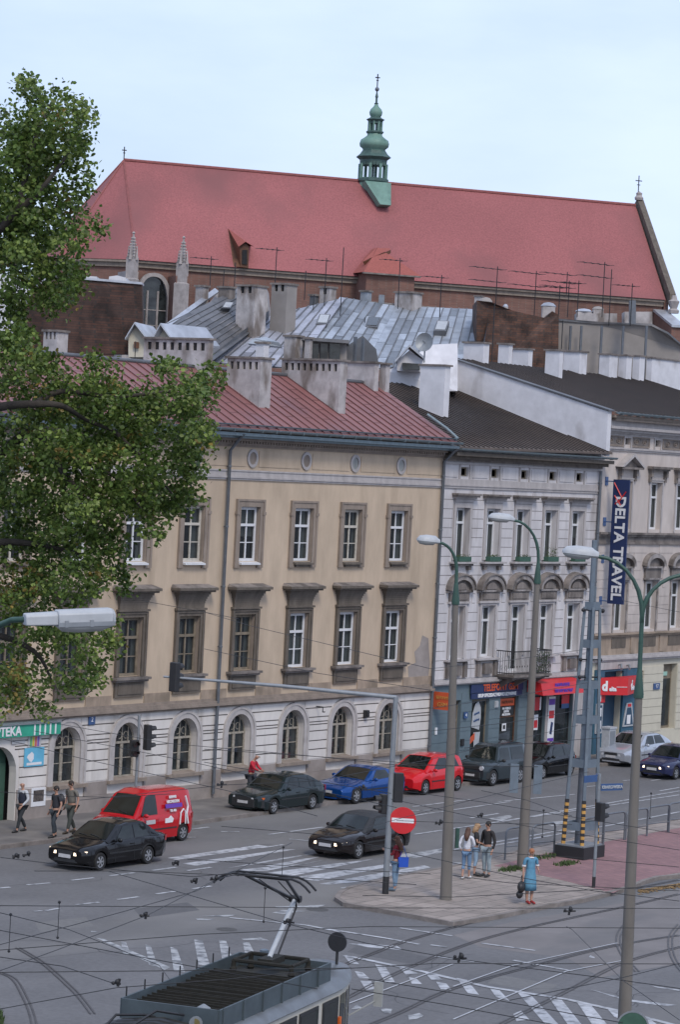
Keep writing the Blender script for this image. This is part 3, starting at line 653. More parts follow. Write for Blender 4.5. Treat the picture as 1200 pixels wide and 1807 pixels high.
def oval(light):
    def f():
        m=MB(); n=20; a,b=.34,.36
        for k in range(n):
            q0,q1=2*math.pi*k/n,2*math.pi*(k+1)/n
            for (r0,r1,y0) in ((1,.68,-.06),):
                P=[(a*r0*math.cos(q0),y0,b*r0*math.sin(q0)),(a*r0*math.cos(q1),y0,b*r0*math.sin(q1)),(a*r1*math.cos(q1),y0,b*r1*math.sin(q1)),(a*r1*math.cos(q0),y0,b*r1*math.sin(q0))]
                m.add(P,[(3,2,1,0)],0); m.add([P[0],P[1],(P[1][0],0,P[1][2]),(P[0][0],0,P[0][2])],[(0,1,2,3)],0); m.add([P[2],P[3],(P[3][0],0,P[3][2]),(P[2][0],0,P[2][2])],[(0,1,2,3)],0)
        m.add([(a*.68*math.cos(2*math.pi*k/n),-.012,b*.68*math.sin(2*math.pi*k/n)) for k in range(n)],[tuple(range(n))[::-1]],1)
        return m.build('oval_medallion',[mt['greyt'],mt['curtain'] if light else mt['trim']])
    return f
for i,c in enumerate(CB): attach(C2,'ov%d'%(i>=9),oval(i>=9),B,(c-.02,0,13.18))
# arched ground floor windows
def archwin():
    m=MB(); hw=.725; zs=3.27-.73; n=14
    # outer frame
    m.box(-hw,-hw+.06,0,.06,1.25,zs); m.box(hw-.06,hw,0,.06,1.25,zs); m.box(-hw+.06,hw-.06,.004,.056,1.25,1.31)
    P=arcpts(0,zs,hw-.03,n); m.tube([(p[0],.03,p[1]) for p in P],.035,5)
    m.box(-hw+.06,hw-.06,-.01,.05,zs-.06,zs+.02)
    m.box(-.035,.035,-.004,.05,1.31,zs-.06); m.box(-.02,.02,0,.045,zs+.02,3.24)
    for s in (-1,1): m.box(s*.36-.016,s*.36+.016,.004,.04,zs+.02,zs+.60); 
    for z in (1.95,): m.box(-hw+.06,-.036,.01,.045,z-.015,z+.015); m.box(.036,hw-.06,.01,.045,z-.015,z+.015)
    # inner casement edges (old flaking paint)
    for x0,x1 in((-hw+.075,-.05),(.05,hw-.075)):
        for z0,z1 in ((1.33,1.93),(1.97,zs-.07)):
            m.box(x0,x0+.025,-.006,.03,z0,z1); m.box(x1-.025,x1,-.006,.03,z0,z1)
    # scroll grille in the fanlight
    for s in (-1,1):
        m.tube([(s*(.05+.13*(1+math.cos(a))),-.02,zs+.25+.13*math.sin(a)) for a in [k*math.pi/5 for k in range(9)]],.012,5)
    f=m.build('window',mt['gw'])
    p=MB(); p.add([(hw*.98,.035,1.26),(-hw*.98,.035,1.26)]+[(x,.035,z) for x,z in arcpts(0,zs,hw*.98,n)],[tuple(range(n+3))]); p.build('pane',mt['pane'],f)
    s=MB(); r0,r1=.74,1.02
    A0=arcpts(0,zs,r0,n);A1=arcpts(0,zs,r1,n); Am=arcpts(0,zs,.93,n)
    def ring(Aa,Ab,y,zb):
        Aa=[(Aa[0][0],zb)]+Aa+[(Aa[-1][0],zb)]; Ab=[(Ab[0][0],zb)]+Ab+[(Ab[-1][0],zb)]
        for i in range(len(Aa)-1):
            a,b,c,d=Aa[i],Aa[i+1],Ab[i+1],Ab[i]
            s.add([(a[0],y,a[1]),(b[0],y,b[1]),(c[0],y,c[1]),(d[0],y,d[1])],[(0,1,2,3)])
            s.add([(d[0],y,d[1]),(c[0],y,c[1]),(c[0],0,c[1]),(d[0],0,d[1])],[(0,1,2,3)]); s.add([(a[0],y,a[1]),(b[0],y,b[1]),(b[0],.02,b[1]),(a[0],.02,a[1])],[(3,2,1,0)])
    ring(A0,A1,-.07,1.2); ring(Am,arcpts(0,zs,1.04,n),-.1,1.2)
    so_=s.build('surround',mt['pale'],f); so_.location=(0,-.22,0)
    q=MB(); q.box(-1.08,1.08,-.2,0,1.08,1.2); q.add([(-.73,.22,1.26),(.73,.22,1.26),(.73,-.2,1.2),(-.73,-.2,1.2)],[(3,2,1,0)]); qo=q.build('sill',mt['trim'],f); qo.location=(0,-.22,0)
    return f
aw=archwin(); first=True
for c in (76.9,80.3,83.75,87.17,90.76,94.2,97.62,66):
    o=aw if first else copytree(aw); first=False; o.parent=B; o.location=(c,.22,0)
for c in (73.3,69.6):
    d=MB(); d.box(c-.93,c+.93,.5,.56,0,2.74); d.box(c-.9,c-.03,.46,.5,.05,2.1); d.box(c+.03,c+.9,.46,.5,.05,2.1); do=d.build('door',mt['pgreen'],B)
    h=MB(); h.tube([(c+.1,.42,1.0),(c+.1,.42,1.2)],.02,6); h.build('handle',mt['gal'],do)
pipe('drainpipe',B,85.55,.3,13.45,bend=(0,-.6,.65)); pipe('drainpipe',B,100.72,.3,13.45,bend=(.05,-.6,.6))
# plaques
def board(name,m,parent,x0,x1,z0,z1,y=-.04,d=.03,label=None):
    o=MB().box(x0,x1,y-d,y,z0,z1).build(name,m,parent); return o
for a in ((78.0,78.36,3.3,3.66),):
    s=board('house_number_plate',mt['bluep'],None,*a); tag(s,'small blue house number plate with a white 2, above the wall between two arched windows','sign')
    t=text('2',.24,((a[0]+a[1])/2,-.075,(a[2]+a[3])/2),FRONT,mt['white'],s,'number')
s=board('poster',mt['skyb'],None,74.58,75.62,1.98,2.64); tag(s,'light blue poster with a white blot beside the pharmacy door','poster')
MB().add([(74.9+.16*math.cos(k*.63)*(1+.3*(k%2)),-.074,2.32+.12*math.sin(k*.63)*(1+.3*(k%3))) for k in range(10)],[tuple(range(10))[::-1]]).build('emblem',mt['white'],s)
MB().box(74.7,75.5,-.076,-.072,2.03,2.12).build('caption_bar',mt['white'],s)
s=board('rainbow_sticker',mat('sticker_backing',(.45,.46,.47),.6,.05),None,74.75,75.45,2.66,3.05,d=.012); tag(s,'small rainbow striped sticker above the light blue poster','sticker')
for i,c in enumerate(((.1,.35,.15),(.5,.45,.05),(.5,.1,.1),(.2,.1,.4))): MB().box(74.85+i*.13,74.95+i*.13,-.057,-.0525,2.68,3.03).build('stripe',mat('stripe%d'%i,c,.6,0),s)
s=board('noticeboard',mt['white'],None,75.05,75.82,.55,1.2); tag(s,'white notice board with a dark picture low on the wall behind the walking men','notice board')
MB().box(75.15,75.7,-.078,-.071,.72,1.12).build('picture',mat('print',(.12,.1,.09),.7,.6,6),s)
s=MB().box(73.9,74.6,-.05,-.03,2.82,2.92).build('address_strip',mt['lampw']); tag(s,'narrow pale strip sign just under the green pharmacy awning','sign')
# small fixtures: bracket + alarm box
s=MB(); s.tube([(92.3,0,3.35),(92.3,-.35,3.35),(92.3,-.35,3.15),(92.45,-.35,3.15)],.025,6); tag(s.build('wall_bracket',mt['black']),'small black hooked bracket on the white wall under the string course','bracket')
s=MB(); s.box(95.7,95.9,-.2,0,2.75,3.05); s.box(95.73,95.87,-.23,-.2,2.8,3.0); tag(s.build('alarm_box',mt['plastic']),'small black box fixed on the white wall between two arched windows','box')
# green pharmacy fascia board, leftmost
A=empty('shop_sign',label='green and white pharmacy board over the leftmost doorway',cat='sign')
MB().box(70.5,76.3,-.2,-.04,3.08,3.5).build('board',mt['teal'],A)
text('APTEKA',.46,(73.35,-.215,3.28),FRONT,mt['white'],A,bold=.012)
for k in range(5): MB().box(74.85+k*.28,74.93+k*.28,-.212,-.206,3.1,3.48).build('stripe',mt['white'],A)
m=MB(); m.box(70.5,76.3,-.26,-.2,3.5,3.54); m.build('top_edge',mt['gal'],A)
# ---------------- narrow white-grey building ----------------
B2=empty('townhouse',label='narrow pale grey townhouse with five window axes, shops and a brown sheet roof',cat='building')
X0,X1=100.82,114.42
CW=[102.6,105.1,107.62,110.1,112.55]
wl=MB()
shop=[(102.95,.32,0,3.15,0),(104.9,.72,.5,3.12,0),(107.35,.78,0,3.15,0),(110.05,.5,.3,3.1,0),(112.1,.9,.35,3.05,0)]
facade(wl,X0,X1,-.2,3.86,[shop[0]]+shop[1:3]+shop[3:],.25,mi=2,md=1)
facade(wl,X0,X1,3.86,8.7,[(c,.55,4.98 if i!=2 else 4.25,7.24,0) for i,c in enumerate(CW)],.32,mi=0,md=1)
facade(wl,X0,X1,8.7,12.3,[(c,.55,9.24,11.5,0) for c in CW],.32,mi=0,md=1)
facade(wl,X0,X1,12.3,13.95,[(c,.33,12.86,13.26,0) for c in CW],.2,mi=0,md=1)
wl.add([(X1,0,-.2),(X1,12,-.2),(X1,12,17),(X1,0,14.2)],[(0,1,2,3)],0)
WALL=wl.build('wall',[mt['greyw'],mt['dark'],mt['blueg']],B2)
cs=MB(); gp=[]
for c in CW: gp+=[(c-.78,c+.78,9.05,12.4),(c-.85,c+.85,4.0,7.45)]+archgaps(c,1.12,7.9,8.66,7.4)
gp+=[(106.0,109.3,3.8,5.4)]
courses(cs,X0+.02,X1-.02,[4.1+.408*k for k in range(21)],gp,g=.026,mj=1)
absorb(WALL,cs.build('rusticated_courses',[mt['greyw'],mt['greyd']],B2))  # joint shade painted here with the sooty trim colour
cn=MB(); cn.box(X0,X1,-.06,0,12.34,12.44); cn.box(X0,X1,-.1,0,12.44,12.5); cn.box(X0,X1,-.05,0,12.5,12.74); cn.box(X0,X1,-.08,0,13.38,13.44);
for c in CW:
    cn.box(c-.46,c-.36,-.05,0,12.74,13.38); cn.box(c+.36,c+.46,-.05,0,12.74,13.38)
cn.build('frieze',mt['greyt'],B2)
pn=MB()
xs=[X0+.1]+[v for c in CW for v in (c-.55,c+.55)]+[X1-.15]
for i in range(0,len(xs),2): pn.box(xs[i]+.06,xs[i+1]-.06,-.03,0,12.82,13.3)
absorb(WALL,pn.build('frieze_panel',mt['greyw'],B2))
cn=MB(); cn.box(X0,X1,-.14,0,13.5,13.6,0); cn.box(X0,X1+.2,-.34,0,13.6,13.74,1); cn.box(X0+.2,X1+.3,-.58,0,13.74,13.9,1)
cn.build('cornice',[mt['greyd'],mt['trimd']],B2)
gt=MB(); halfpipe(gt,X0+.3,X1+.3,-.68,14.06,.1); 
x=X0+.6
while x<X1: gt.box(x,x+.03,-.79,-.6,13.94,13.96); x+=.8
gt.build('gutter',mt['gutter'],B2,smooth=40)
ro=MB()
_a,_b,_c=Vector((X0-.1,-.62,14.12)),Vector((X1,-.62,14.30)),Vector((X1,8.4,17.07)); _n=(_b-_a).cross(_c-_a)
def _rp(u,v):
    w=rayv(u,v); return CAM+w*((_a-CAM).dot(_n)/w.dot(_n))
RTL,RTR=_rp(664,676),_rp(806,684); RTL.x=X0-.1; 
seamroof(ro,(X0-.1,-.62,14.12),(X1,-.62,14.30),RTR,RTL,34,h=.04,w=.03)
ro.add([(X0,-.62,14.0),(X1,-.62,14.2),(X1,-.62,14.30),(X0,-.62,14.12)],[(0,1,2,3)]); ro.add([RTL,RTR,(RTR.x,RTR.y+4,14.5),(RTL.x,RTL.y+4,14.5)],[(0,1,2,3)])
ro.build('roof',[mt['brown_roof'],mt['seam']],B2)
sc=MB(); sc.box(X0,X1,-.12,0,3.84,3.9); sc.box(X0,X1,-.2,0,3.9,3.98); sc.box(X0,X1,-.14,0,3.98,4.08); sc.build('string_course',mt['greyt'],B2)
def wup():
    m=MB()
    for s in (-1,1): a,b=sorted((s*.56,s*.72)); m.box(a,b,-.06,0,9.24,11.72)
    m.box(-.56,.56,-.06,0,11.51,11.72); m.box(-.74,.74,-.04,0,11.72,11.9); return m.build('surround',mt['greyt'])
def whood(): 
    m=MB(); m.box(-.86,.86,-.18,0,11.9,11.97,0); m.box(-.92,.92,-.3,0,11.97,12.05,1); m.box(-.96,.96,-.36,0,12.05,12.13,1); m.box(-.72,.72,-.09,0,11.76,11.9,0); return m.build('hood',[mt['greyt'],mt['greyd']])
def wsill():
    m=MB(); m.box(-.92,.92,-.3,0,9.1,9.18,0); m.box(-.8,.8,-.2,0,9.0,9.1,1)
    for s in (-1,1): a,b=sorted((s*.5,s*.72)); m.box(a,b,-.16,0,8.82,9.0,1)
    m.box(-.55,.55,0,.2,9.18,9.235,0); return m.build('sill',[mt['greyt'],mt['greyd']])
def wls():
    m=MB()
    for s in (-1,1): a,b=sorted((s*.56,s*.7)); m.box(a,b,-.06,0,4.98,7.36)
    m.box(-.56,.56,-.06,0,7.25,7.36); m.box(-.85,.85,-.12,0,7.36,7.45); return m.build('surround',mt['greyt'])
def wlh():
    m=MB(); m.box(-.78,.78,-.1,0,7.45,7.86,1); m.box(-.62,.62,-.13,-.1,7.53,7.78,1); m.box(-1.0,-.82,-.14,0,7.84,7.93,0); m.box(.82,1.0,-.14,0,7.84,7.93,0)
    m.box(-.82,.82,-.18,0,7.86,7.94,0)
    P=arcpts(0,7.94,.98,12,rise=.66);Q=arcpts(0,7.94,.76,12,rise=.46); Z=arcpts(0,7.94,1.04,12,rise=.73)
    for i in range(12):
        a,b,c,d=P[i],P[i+1],Q[i+1],Q[i]; y=-.26
        m.add([(a[0],y,a[1]),(b[0],y,b[1]),(c[0],y,c[1]),(d[0],y,d[1])],[(3,2,1,0)],0); m.add([(c[0],y,c[1]),(d[0],y,d[1]),(d[0],0,d[1]),(c[0],0,c[1])],[(0,1,2,3)],1)
        e,f=Z[i],Z[i+1]; m.add([(a[0],y-.06,a[1]),(b[0],y-.06,b[1]),(f[0],y-.06,f[1]),(e[0],y-.06,e[1])],[(0,1,2,3)],1); m.add([(e[0],y-.06,e[1]),(f[0],y-.06,f[1]),(f[0],0,f[1]+.03),(e[0],0,e[1]+.03)],[(0,1,2,3)],1); m.add([(a[0],y-.06,a[1]),(b[0],y-.06,b[1]),(b[0],y,b[1]),(a[0],y,a[1])],[(3,2,1,0)],1)
    m.add([(x,-.1,z) for x,z in Q],[tuple(range(13))[::-1]],1)
    m.add([(.45*math.cos(math.pi*k/8),-.14-.04,7.97+.3*math.sin(math.pi*k/8)) for k in range(9)],[tuple(range(9))],1)
    return m.build('hood',[mt['soot'],mt['greyd']])
def wlsl(apr=True):
    def f():
        m=MB(); m.box(-.95,.95,-.26,0,4.86,4.94,0)
        if apr:
            m.box(-.84,.84,-.12,0,4.8,4.86,1); m.box(-.3,.3,-.2,0,4.25,4.7,1)
            for s in (-1,1): a,b=sorted((s*.58,s*.82)); m.box(a,b,-.16,0,4.15,4.8,1)
            m.box(-.84,.84,-.05,0,4.12,4.8,0)
        return m.build('sill',[mt['greyt'],mt['greyd']])
    return f
for i,c in enumerate(CW):
    w=win(B2,c,9.24,.55,2.26,'wframe',1.62,(),curt=(1,3,1,4,2)[i],Y=.24)
    attach(C2,'wu',wup,w,(0,-.24,-9.24)); attach(C2,'wh',whood,w,(0,-.24,-9.24)); attach(C2,'wsl',wsill,w,(0,-.24,-9.24))
    z0=4.98 if i!=2 else 4.25
    w=win(B2,c,z0,.55,7.24-z0,'wframe',(1.6 if i!=2 else 2.33),(),curt=(3,1,2,3,1)[i],Y=.24)
    attach(C2,'wl',wls,w,(0,-.24,-z0)); attach(C2,'wlh',wlh,w,(0,-.24,-z0))
    if i!=2: attach(C2,'wlsl%d'%(i!=3),wlsl(i!=3),w,(0,-.24,-z0))
    # square attic vents
    m=MB(); m.box(-.32,-.26,0,.05,0,.4); m.box(.26,.32,0,.05,0,.4); m.box(-.26,.26,.004,.046,.34,.4); m.box(-.26,.26,.004,.046,0,.06); o=m.build('attic_window',mt['bframe'],B2); o.location=(c,.12,12.86)
    # planters
    pb=MB(); pb.box(-.48,.48,-.28,-.04,9.19,9.4)
    lab=['leftmost','second from left','middle','second from right','rightmost'][i]
    p=empty('window_planter',(c,0,0),label='green planter box on the %s upper window sill of the grey townhouse'%lab if i!=3 else 'green planter box with tall leafy plants on an upper window sill',cat='planter',group='planter boxes on the upper sills'); pb.build('box',mt['pgreen'],p)
    lf=MB()
    for k in range(220 if i==3 else 70):
        a=rnd.random()*6.28; x,y,z=rnd.uniform(-.46,.46),rnd.uniform(-.27,-.05),9.4+rnd.random()**1.5*(.42 if i==3 else .09)*(1.3 if (i==3 and rnd.random()<.2) else 1); s=rnd.uniform(.03,.06)
        lf.add([(x,y,z),(x+s*math.cos(a),y+s*math.sin(a),z+s*.7),(x+s*1.2*math.cos(a+.6),y+s*1.2*math.sin(a+.6),z+s*.2)],[(0,1,2)])
    lf.build('plants',mt['leafp'],p)
pipe('drainpipe',B2,114.28,.3,13.4,r=.07); 
# balcony
bl=empty('balcony',(0,0,0)); bl.parent=B2
m=MB(); m.box(105.95,109.25,-1.0,0,4.1,4.2); m.box(106.0,109.2,-.9,0,4.02,4.1)
for x in (106.25,107.5,108.8): m.add([(x,0,3.55),(x+.14,0,3.55),(x+.14,0,4.02),(x,0,4.02),(x,-.85,4.02),(x+.14,-.85,4.02)],[(0,4,3),(1,2,5),(0,1,5,4),(3,4,5,2)])
m.build('slab',mt['greyd'],bl)
m=MB()
def rail3(pts,z0,z1,mb,sp=.11,r=.012,n=4):
    for (a,b) in zip(pts[:-1],pts[1:]):
        a,b=Vector(a),Vector(b); L_=(b-a).length; k=int(L_/sp)
        mb.tube([(a.x,a.y,z1),(b.x,b.y,z1)],.025,6); mb.tube([(a.x,a.y,z0+.08),(b.x,b.y,z0+.08)],.018,6)
        for i in range(k+1):
            p=a.lerp(b,i/k); mb.tube([(p.x,p.y,z0),(p.x,p.y,z0+.45),(p.x,p.y,z1)],[r,r,r],n)
            if i<k and i%2==0:
                q=a.lerp(b,(i+.5)/k); d=(b-a).normalized()*.05; mb.tube([(q.x-d.x,q.y-d.y,z0+.3),(q.x,q.y,z0+.42),(q.x+d.x,q.y+d.y,z0+.3),(q.x,q.y,z0+.2),(q.x-d.x,q.y-d.y,z0+.3)],.009,4)
rail3([(106.0,0,0),(106.0,-.95,0),(109.2,-.95,0),(109.2,0,0)],4.2,5.25,m)
m.build('railing',mt['black'],bl)
pt_=MB()
for k in range(900):
    x=rnd.uniform(107.9,109.2); z=4.25+rnd.random()*.95; y=-.9+abs(rnd.gauss(0,.1)); a=rnd.random()*6.28; s=rnd.uniform(.03,.06)
    pt_.add([(x,y,z),(x+s*math.cos(a),y,z+s*math.sin(a)),(x+s*math.cos(a+1.4),y-.03,z+s*math.sin(a+1.4))],[(0,1,2)])
tag(pt_.build('balcony_plants',mt['leafp']),'dark green plants filling the right end of the balcony railing','plants',kind='stuff')
# shopfront details
sh=MB(); 
courses(sh,X0+.02,109.0,[.1+.42*k for k in range(9)],[(c-hw-.02,c+hw+.02,za-.05,zb+.02) for c,hw,za,zb,_ in shop]+[(103.9,108.3,3.1,3.8)],g=.02,pr=.02)
absorb(WALL,sh.build('shop_cladding',mt['blueg'],B2))
sh=MB(); courses(sh,109.0,X1-.02,[.0,3.86],[(c-hw-.02,c+hw+.02,za-.05,zb+.02) for c,hw,za,zb,_ in shop],g=.01,pr=.03); absorb(WALL,sh.build('shop_cladding',mt['greyt'],B2))
def shopwin(c,hw,za,zb,mf='plastic',door=False,y=.15):
    m=MB(); m.box(c-hw,c-hw+.06,y,y+.06,za,zb); m.box(c+hw-.06,c+hw,y,y+.06,za,zb); m.box(c-hw+.06,c+hw-.06,y+.004,y+.056,zb-.08,zb); m.box(c-hw+.06,c+hw-.06,y+.004,y+.056,za,za+.08)
    if door: m.box(c-hw+.06,c+hw-.06,y+.003,y+.06,2.2,2.3); m.box(c-hw+.06,c+hw-.06,y+.02,y+.05,za+.08,za+.8)
    f=m.build('door' if door else 'window',mt[mf],B2)
    MB().add([(c-hw,y+.03,za),(c+hw,y+.03,za),(c+hw,y+.03,zb),(c-hw,y+.03,zb)],[(0,1,2,3)]).build('pane',mt['pane'],f); return f
shopwin(102.95,.32,0,3.15,'bframe',True); shopwin(104.9,.72,.5,3.12,'bframe'); f=shopwin(107.35,.78,0,3.15,'wood',True); shopwin(110.05,.5,.3,3.1); shopwin(112.1,.9,.35,3.05)
# signs of the shops
def sign(name,label,x0,x1,z0,z1,m,y=-.06,d=.05,cat='sign',**k):
    o=MB().box(x0,x1,y-d,y,z0,z1).build(name,mt[m] if isinstance(m,str) else m); return tag(o,label,cat,**k)
s=sign('shop_sign','dark blue shop sign reading TELEFONY in orange letters left of the balcony',103.9,108.3,3.42,3.8,'navy')
text('TELEFONY GSM',.42,(106.35,-.125,3.61),TM((1,0,0),(0,0,1)),mt['orange'],s,bold=.012)
s=sign('shop_sign','dark strip sign with small white lettering below the TELEFONY sign',103.95,108.25,3.17,3.4,'navy',y=-.05)
text('SKUP SPRZEDAZ NOWE UZYWANE',.2,(106.1,-.11,3.285),FRONT,mt['white'],s,bold=.01)
s=empty('projecting_sign',label='orange sign with faint lettering jutting from the wall at the left end of the shops',cat='sign')
MB().box(100.98,101.04,-.95,-.05,2.87,3.62).build('panel',mt['orange'],s)
text('SERWIS',.2,(100.97,-.5,3.38),TM((0,-1,0),(0,0,1)),mt['yellow'],s); text('GSM',.26,(100.97,-.5,3.08),TM((0,-1,0),(0,0,1)),mt['yellow'],s)
m=MB(); m.tube([(101.01,0,3.55),(101.01,-.1,3.55)],.02); m.tube([(101.01,0,2.95),(101.01,-.1,2.95)],.02); m.build('bracket',mt['black'],s)
s=sign('house_number_plate','blue number plate with a white 4 beside the narrow shop entrance',103.45,103.72,2.35,2.62,'bluep'); text('4',.2,(103.585,-.115,2.485),FRONT,mt['white'],s,'number')
s=MB(); s.box(101.25,101.4,-.06,0,1.75,2.05); tag(s.build('notice_sheet',mt['white']),'small white sheet stuck on the blue-grey wall under the orange sign','notice')
s=MB(); s.box(103.35,103.6,-.08,0,1.15,1.45); s.box(103.38,103.57,-.1,-.08,1.18,1.42); tag(s.build('letter_box',mt['plastic']),'small dark letter box on the blue-grey wall left of the shop window','letter box')
s=MB(); s.box(106.05,106.3,-.06,0,2.7,3.0); s.box(106.08,106.27,-.1,-.06,2.73,2.97); tag(s.build('alarm_box',mt['lampw']),'small white alarm box on the wall beneath the TELEFONY sign','box')
# posters in the windows
p=MB(); P=[(104.45,1.9),(105.1,1.75),(105.2,2.3),(105.15,2.75),(104.95,3.02),(104.7,2.9),(104.5,2.5)]
p.ext([(x,.13,z) for x,z in P],(0,.012,0)); o=p.build('window_poster',mt['lampw']); tag(o,'pale rounded poster with blue writing in the left shop window','poster')
text('nowe',.2,(104.83,.12,2.5),TM((1,0,.2),(-.2,0,1)),mt['bluep'],o); text('telefony',.15,(104.83,.12,2.2),TM((1,0,.2),(-.2,0,1)),mt['bluep'],o)
p=MB(); p.ext([(x,.13,z) for x,z in [(104.75,.75),(105.1,.8),(105.2,1.66),(104.65,1.66)]],(0,.012,0)); tag(p.build('window_poster',mt['lampw']),'plain pale lower poster in the left shop window','poster')
p=MB(); p.ext([(x,.12,z) for x,z in [(104.2,1.05),(104.75,1.35),(104.75,1.65),(104.2,1.32)]],(0,.012,0)); tag(p.build('window_sticker',mt['orange']),'slanted orange sticker in the left shop window','sticker')
s=sign('window_sticker','orange poster with black top on the brown shop door',106.75,107.95,2.72,3.05,'orange',y=.12,d=.012,cat='sticker'); text('NAPRAWA',.2,(107.35,.105,2.88),FRONT,mt['wood'],s)
for k,tx in enumerate(('NA MIEJSCU','SERWIS GSM','AKCESORIA')):
    pass
s=sign('window_sticker','black transparent lettering panel in white letters on the brown shop door',106.75,107.95,2.28,2.7,'plastic',y=.125,d=.01,cat='sticker')
for k,tx in enumerate(('NA MIEJSCU','SERWIS','AKCESORIA')): text(tx,.13,(107.3,.11,2.6-.135*k),FRONT,mt['white'],s,bold=.006)
s=sign('notice_sheet','white paper notice on the brown shop door',107.0,107.35,1.6,1.95,'white',y=.12,d=.01,cat='notice'); MB().box(107.08,107.27,.104,.108,1.68,1.86).build('picture',mt['plastic'],s)
# red awning sign
s=empty('awning_sign',label='red awning board with two lines of purple lettering right of the balcony',cat='awning')
m=MB(); m.add([(108.75,-.05,3.86),(112.6,-.05,3.86),(112.6,-.75,3.74),(108.75,-.75,3.74),(108.75,-.9,3.2),(112.6,-.9,3.2),(112.6,-.05,3.3),(108.75,-.05,3.3)],[(0,3,2,1),(3,4,5,2),(4,7,6,5),(0,7,4,3),(1,2,5,6)]); m.build('canvas',mt['red'],s)
for k,tx in enumerate(('NAPRAWA','TELEFONOW')):
    text(tx,.27,(110.6,-.80-.075*k,3.6-.27*k),TM((1,0,0),(0,-.15,1)),mt['purple'],s,bold=.014)
s=sign('window_poster','white poster with red and purple bands in the shop doorway under the red awning',110.72,111.3,.8,3.0,'white',y=-.05,d=.02,cat='poster')
MB().box(110.74,111.28,-.074,-.0705,2.62,2.9).build('band',mt['purple'],s); MB().box(110.74,111.28,-.074,-.0705,.82,1.1).build('band',mt['purple'],s); MB().box(110.78,111.24,-.074,-.0705,2.0,2.36).build('band',mt['red'],s)
MB().ext([(x,-.0705,z) for x,z in [(110.9,1.3),(111.1,1.25),(111.2,1.8),(111.0,1.85)]],(0,-.004,0)).build('phone_picture',mt['navy'],s)
s=sign('window_poster','red and white poster in the dark left window under the red awning',109.7,110.35,2.4,3.0,'red',y=.13,d=.01,cat='poster'); MB().box(110.22,110.35,.116,.119,2.4,3.0).build('edge',mt['white'],s)
s=sign('window_poster','small red and white notice low in the dark window under the red awning',109.75,110.15,1.5,2.2,'white',y=.13,d=.01,cat='poster'); MB().box(109.8,110.1,.116,.119,1.6,1.95).build('band',mt['red'],s)
s=sign('window_poster','tilted red and blue lettered poster in the right shop window',112.2,112.9,2.5,3.0,'red',y=.13,d=.01,cat='poster'); MB().box(112.2,112.9,.116,.119,2.38,2.6).build('band',mt['bluep'],s)
s=sign('window_display','pale green and white goods behind the right shop window',111.5,112.5,1.0,1.5,mat('goods',(.25,.35,.3),.7,.5,8),y=.3,d=.05,cat='display')
# ---------------- right building ----------------
B3=empty('ornate_building',label='pinkish grey ornate building with pedimented windows at the right edge',cat='building')
X0,X1=114.44,134.0
CR=[117.0,120.0,122.65,125.3,128,130.7]
wl=MB()
facade(wl,X0,X1,-.2,4.5,[(116.65,.9,0,4.0,0),(119.35,.35,0,3.9,0),(122.45,.72,.95,4.15,0),(126.5,.7,1,4,0)],.4,mi=1,md=2)
facade(wl,X0,X1,4.5,10.0,[(c,.57,5.9,8.2,0) for c in CR],.32,mi=0,md=2)
facade(wl,X0,X1,10.0,14.4,[(c,.57,10.72,12.98,0) for c in CR],.32,mi=0,md=2)
facade(wl,X0,X1,14.4,16.0,[(c,.27,14.72,15.02,0) for c in (116.9,119.9,122.7,125.4,128)],.2,mi=0,md=2)
wl.add([(X0,0,-.2),(X0,12,-.2),(X0,12,17.2),(X0,8.4,18.35),(X0,0,16.2)],[(4,3,2,1,0)],3)
WALL=wl.build('wall',[mt['rightw'],mt['cream'],mt['dark'],mt['chimw']],B3)
# party wall upstand above the neighbour roof
pw_=MB(); pw_.ext([(X0-.35,-.45,14.1),(X0-.35,8.3,16.9),(X0-.35,8.3,18.42),(X0-.35,.02,16.3),(X0-.35,-.45,16.2)],(.35,0,0)); pw_.build('party_wall',mt['chimw'],B3)
cp=MB(); cp.ext([(X0-.42,-.55,16.2),(X0-.42,8.3,18.42),(X0-.42,8.3,18.5),(X0-.42,-.55,16.27)],(.5,0,0)); cp.build('coping',mt['zincd'],B3)
cs=MB(); gp=[]
for c in CR: gp+=[(c-.8,c+.8,5.8,8.5)]+archgaps(c,1.15,9.0,9.66,8.3)
courses(cs,X0+.15,X1,[5.8+.42*k for k in range(11)],gp,g=.024); absorb(WALL,cs.build('rusticated_courses',mt['rightw'],B3))
cs=MB(); courses(cs,118.95,X1,[.9+.4*k for k in range(9)],[(119.0,119.72,0,3.95),(121.7,123.2,.9,4.2),(125.75,127.3,0,4.1)],g=.035,pr=.03); absorb(WALL,cs.build('rusticated_courses',mt['cream'],B3))
m=MB(); m.box(X0,X1,-.1,0,10.0,10.1); m.box(X0,X1,-.04,0,10.1,10.36); m.box(X0,X1,-.16,0,10.36,10.46); m.box(X0,X1,-.24,0,10.46,10.56); m.build('string_course',mt['greyd'],B3)
m=MB(); m.box(X0,X1,-.2,0,5.7,5.78); m.box(X0,X1,-.1,0,5.6,5.7); m.box(X0,X1,-.03,0,4.75,5.6)
for x in [118.4,121.3,124,126.7]: m.box(x-.22,x+.22,-.07,0,4.8,5.58)
absorb(WALL,m.build('parapet_band',mt['beiged'],B3))
m=MB()
for c in CR: m.box(c-.68,c+.68,-.06,0,5.08,5.55)
absorb(WALL,m.build('recessed_panel',mt['trimd'],B3))
m=MB(); m.box(X0,X1,-.16,0,4.44,4.54); m.box(X0,X1,-.24,0,4.54,4.64); m.box(X0,X1,-.14,0,4.64,4.75); m.build('string_course',mt['greyt'],B3)
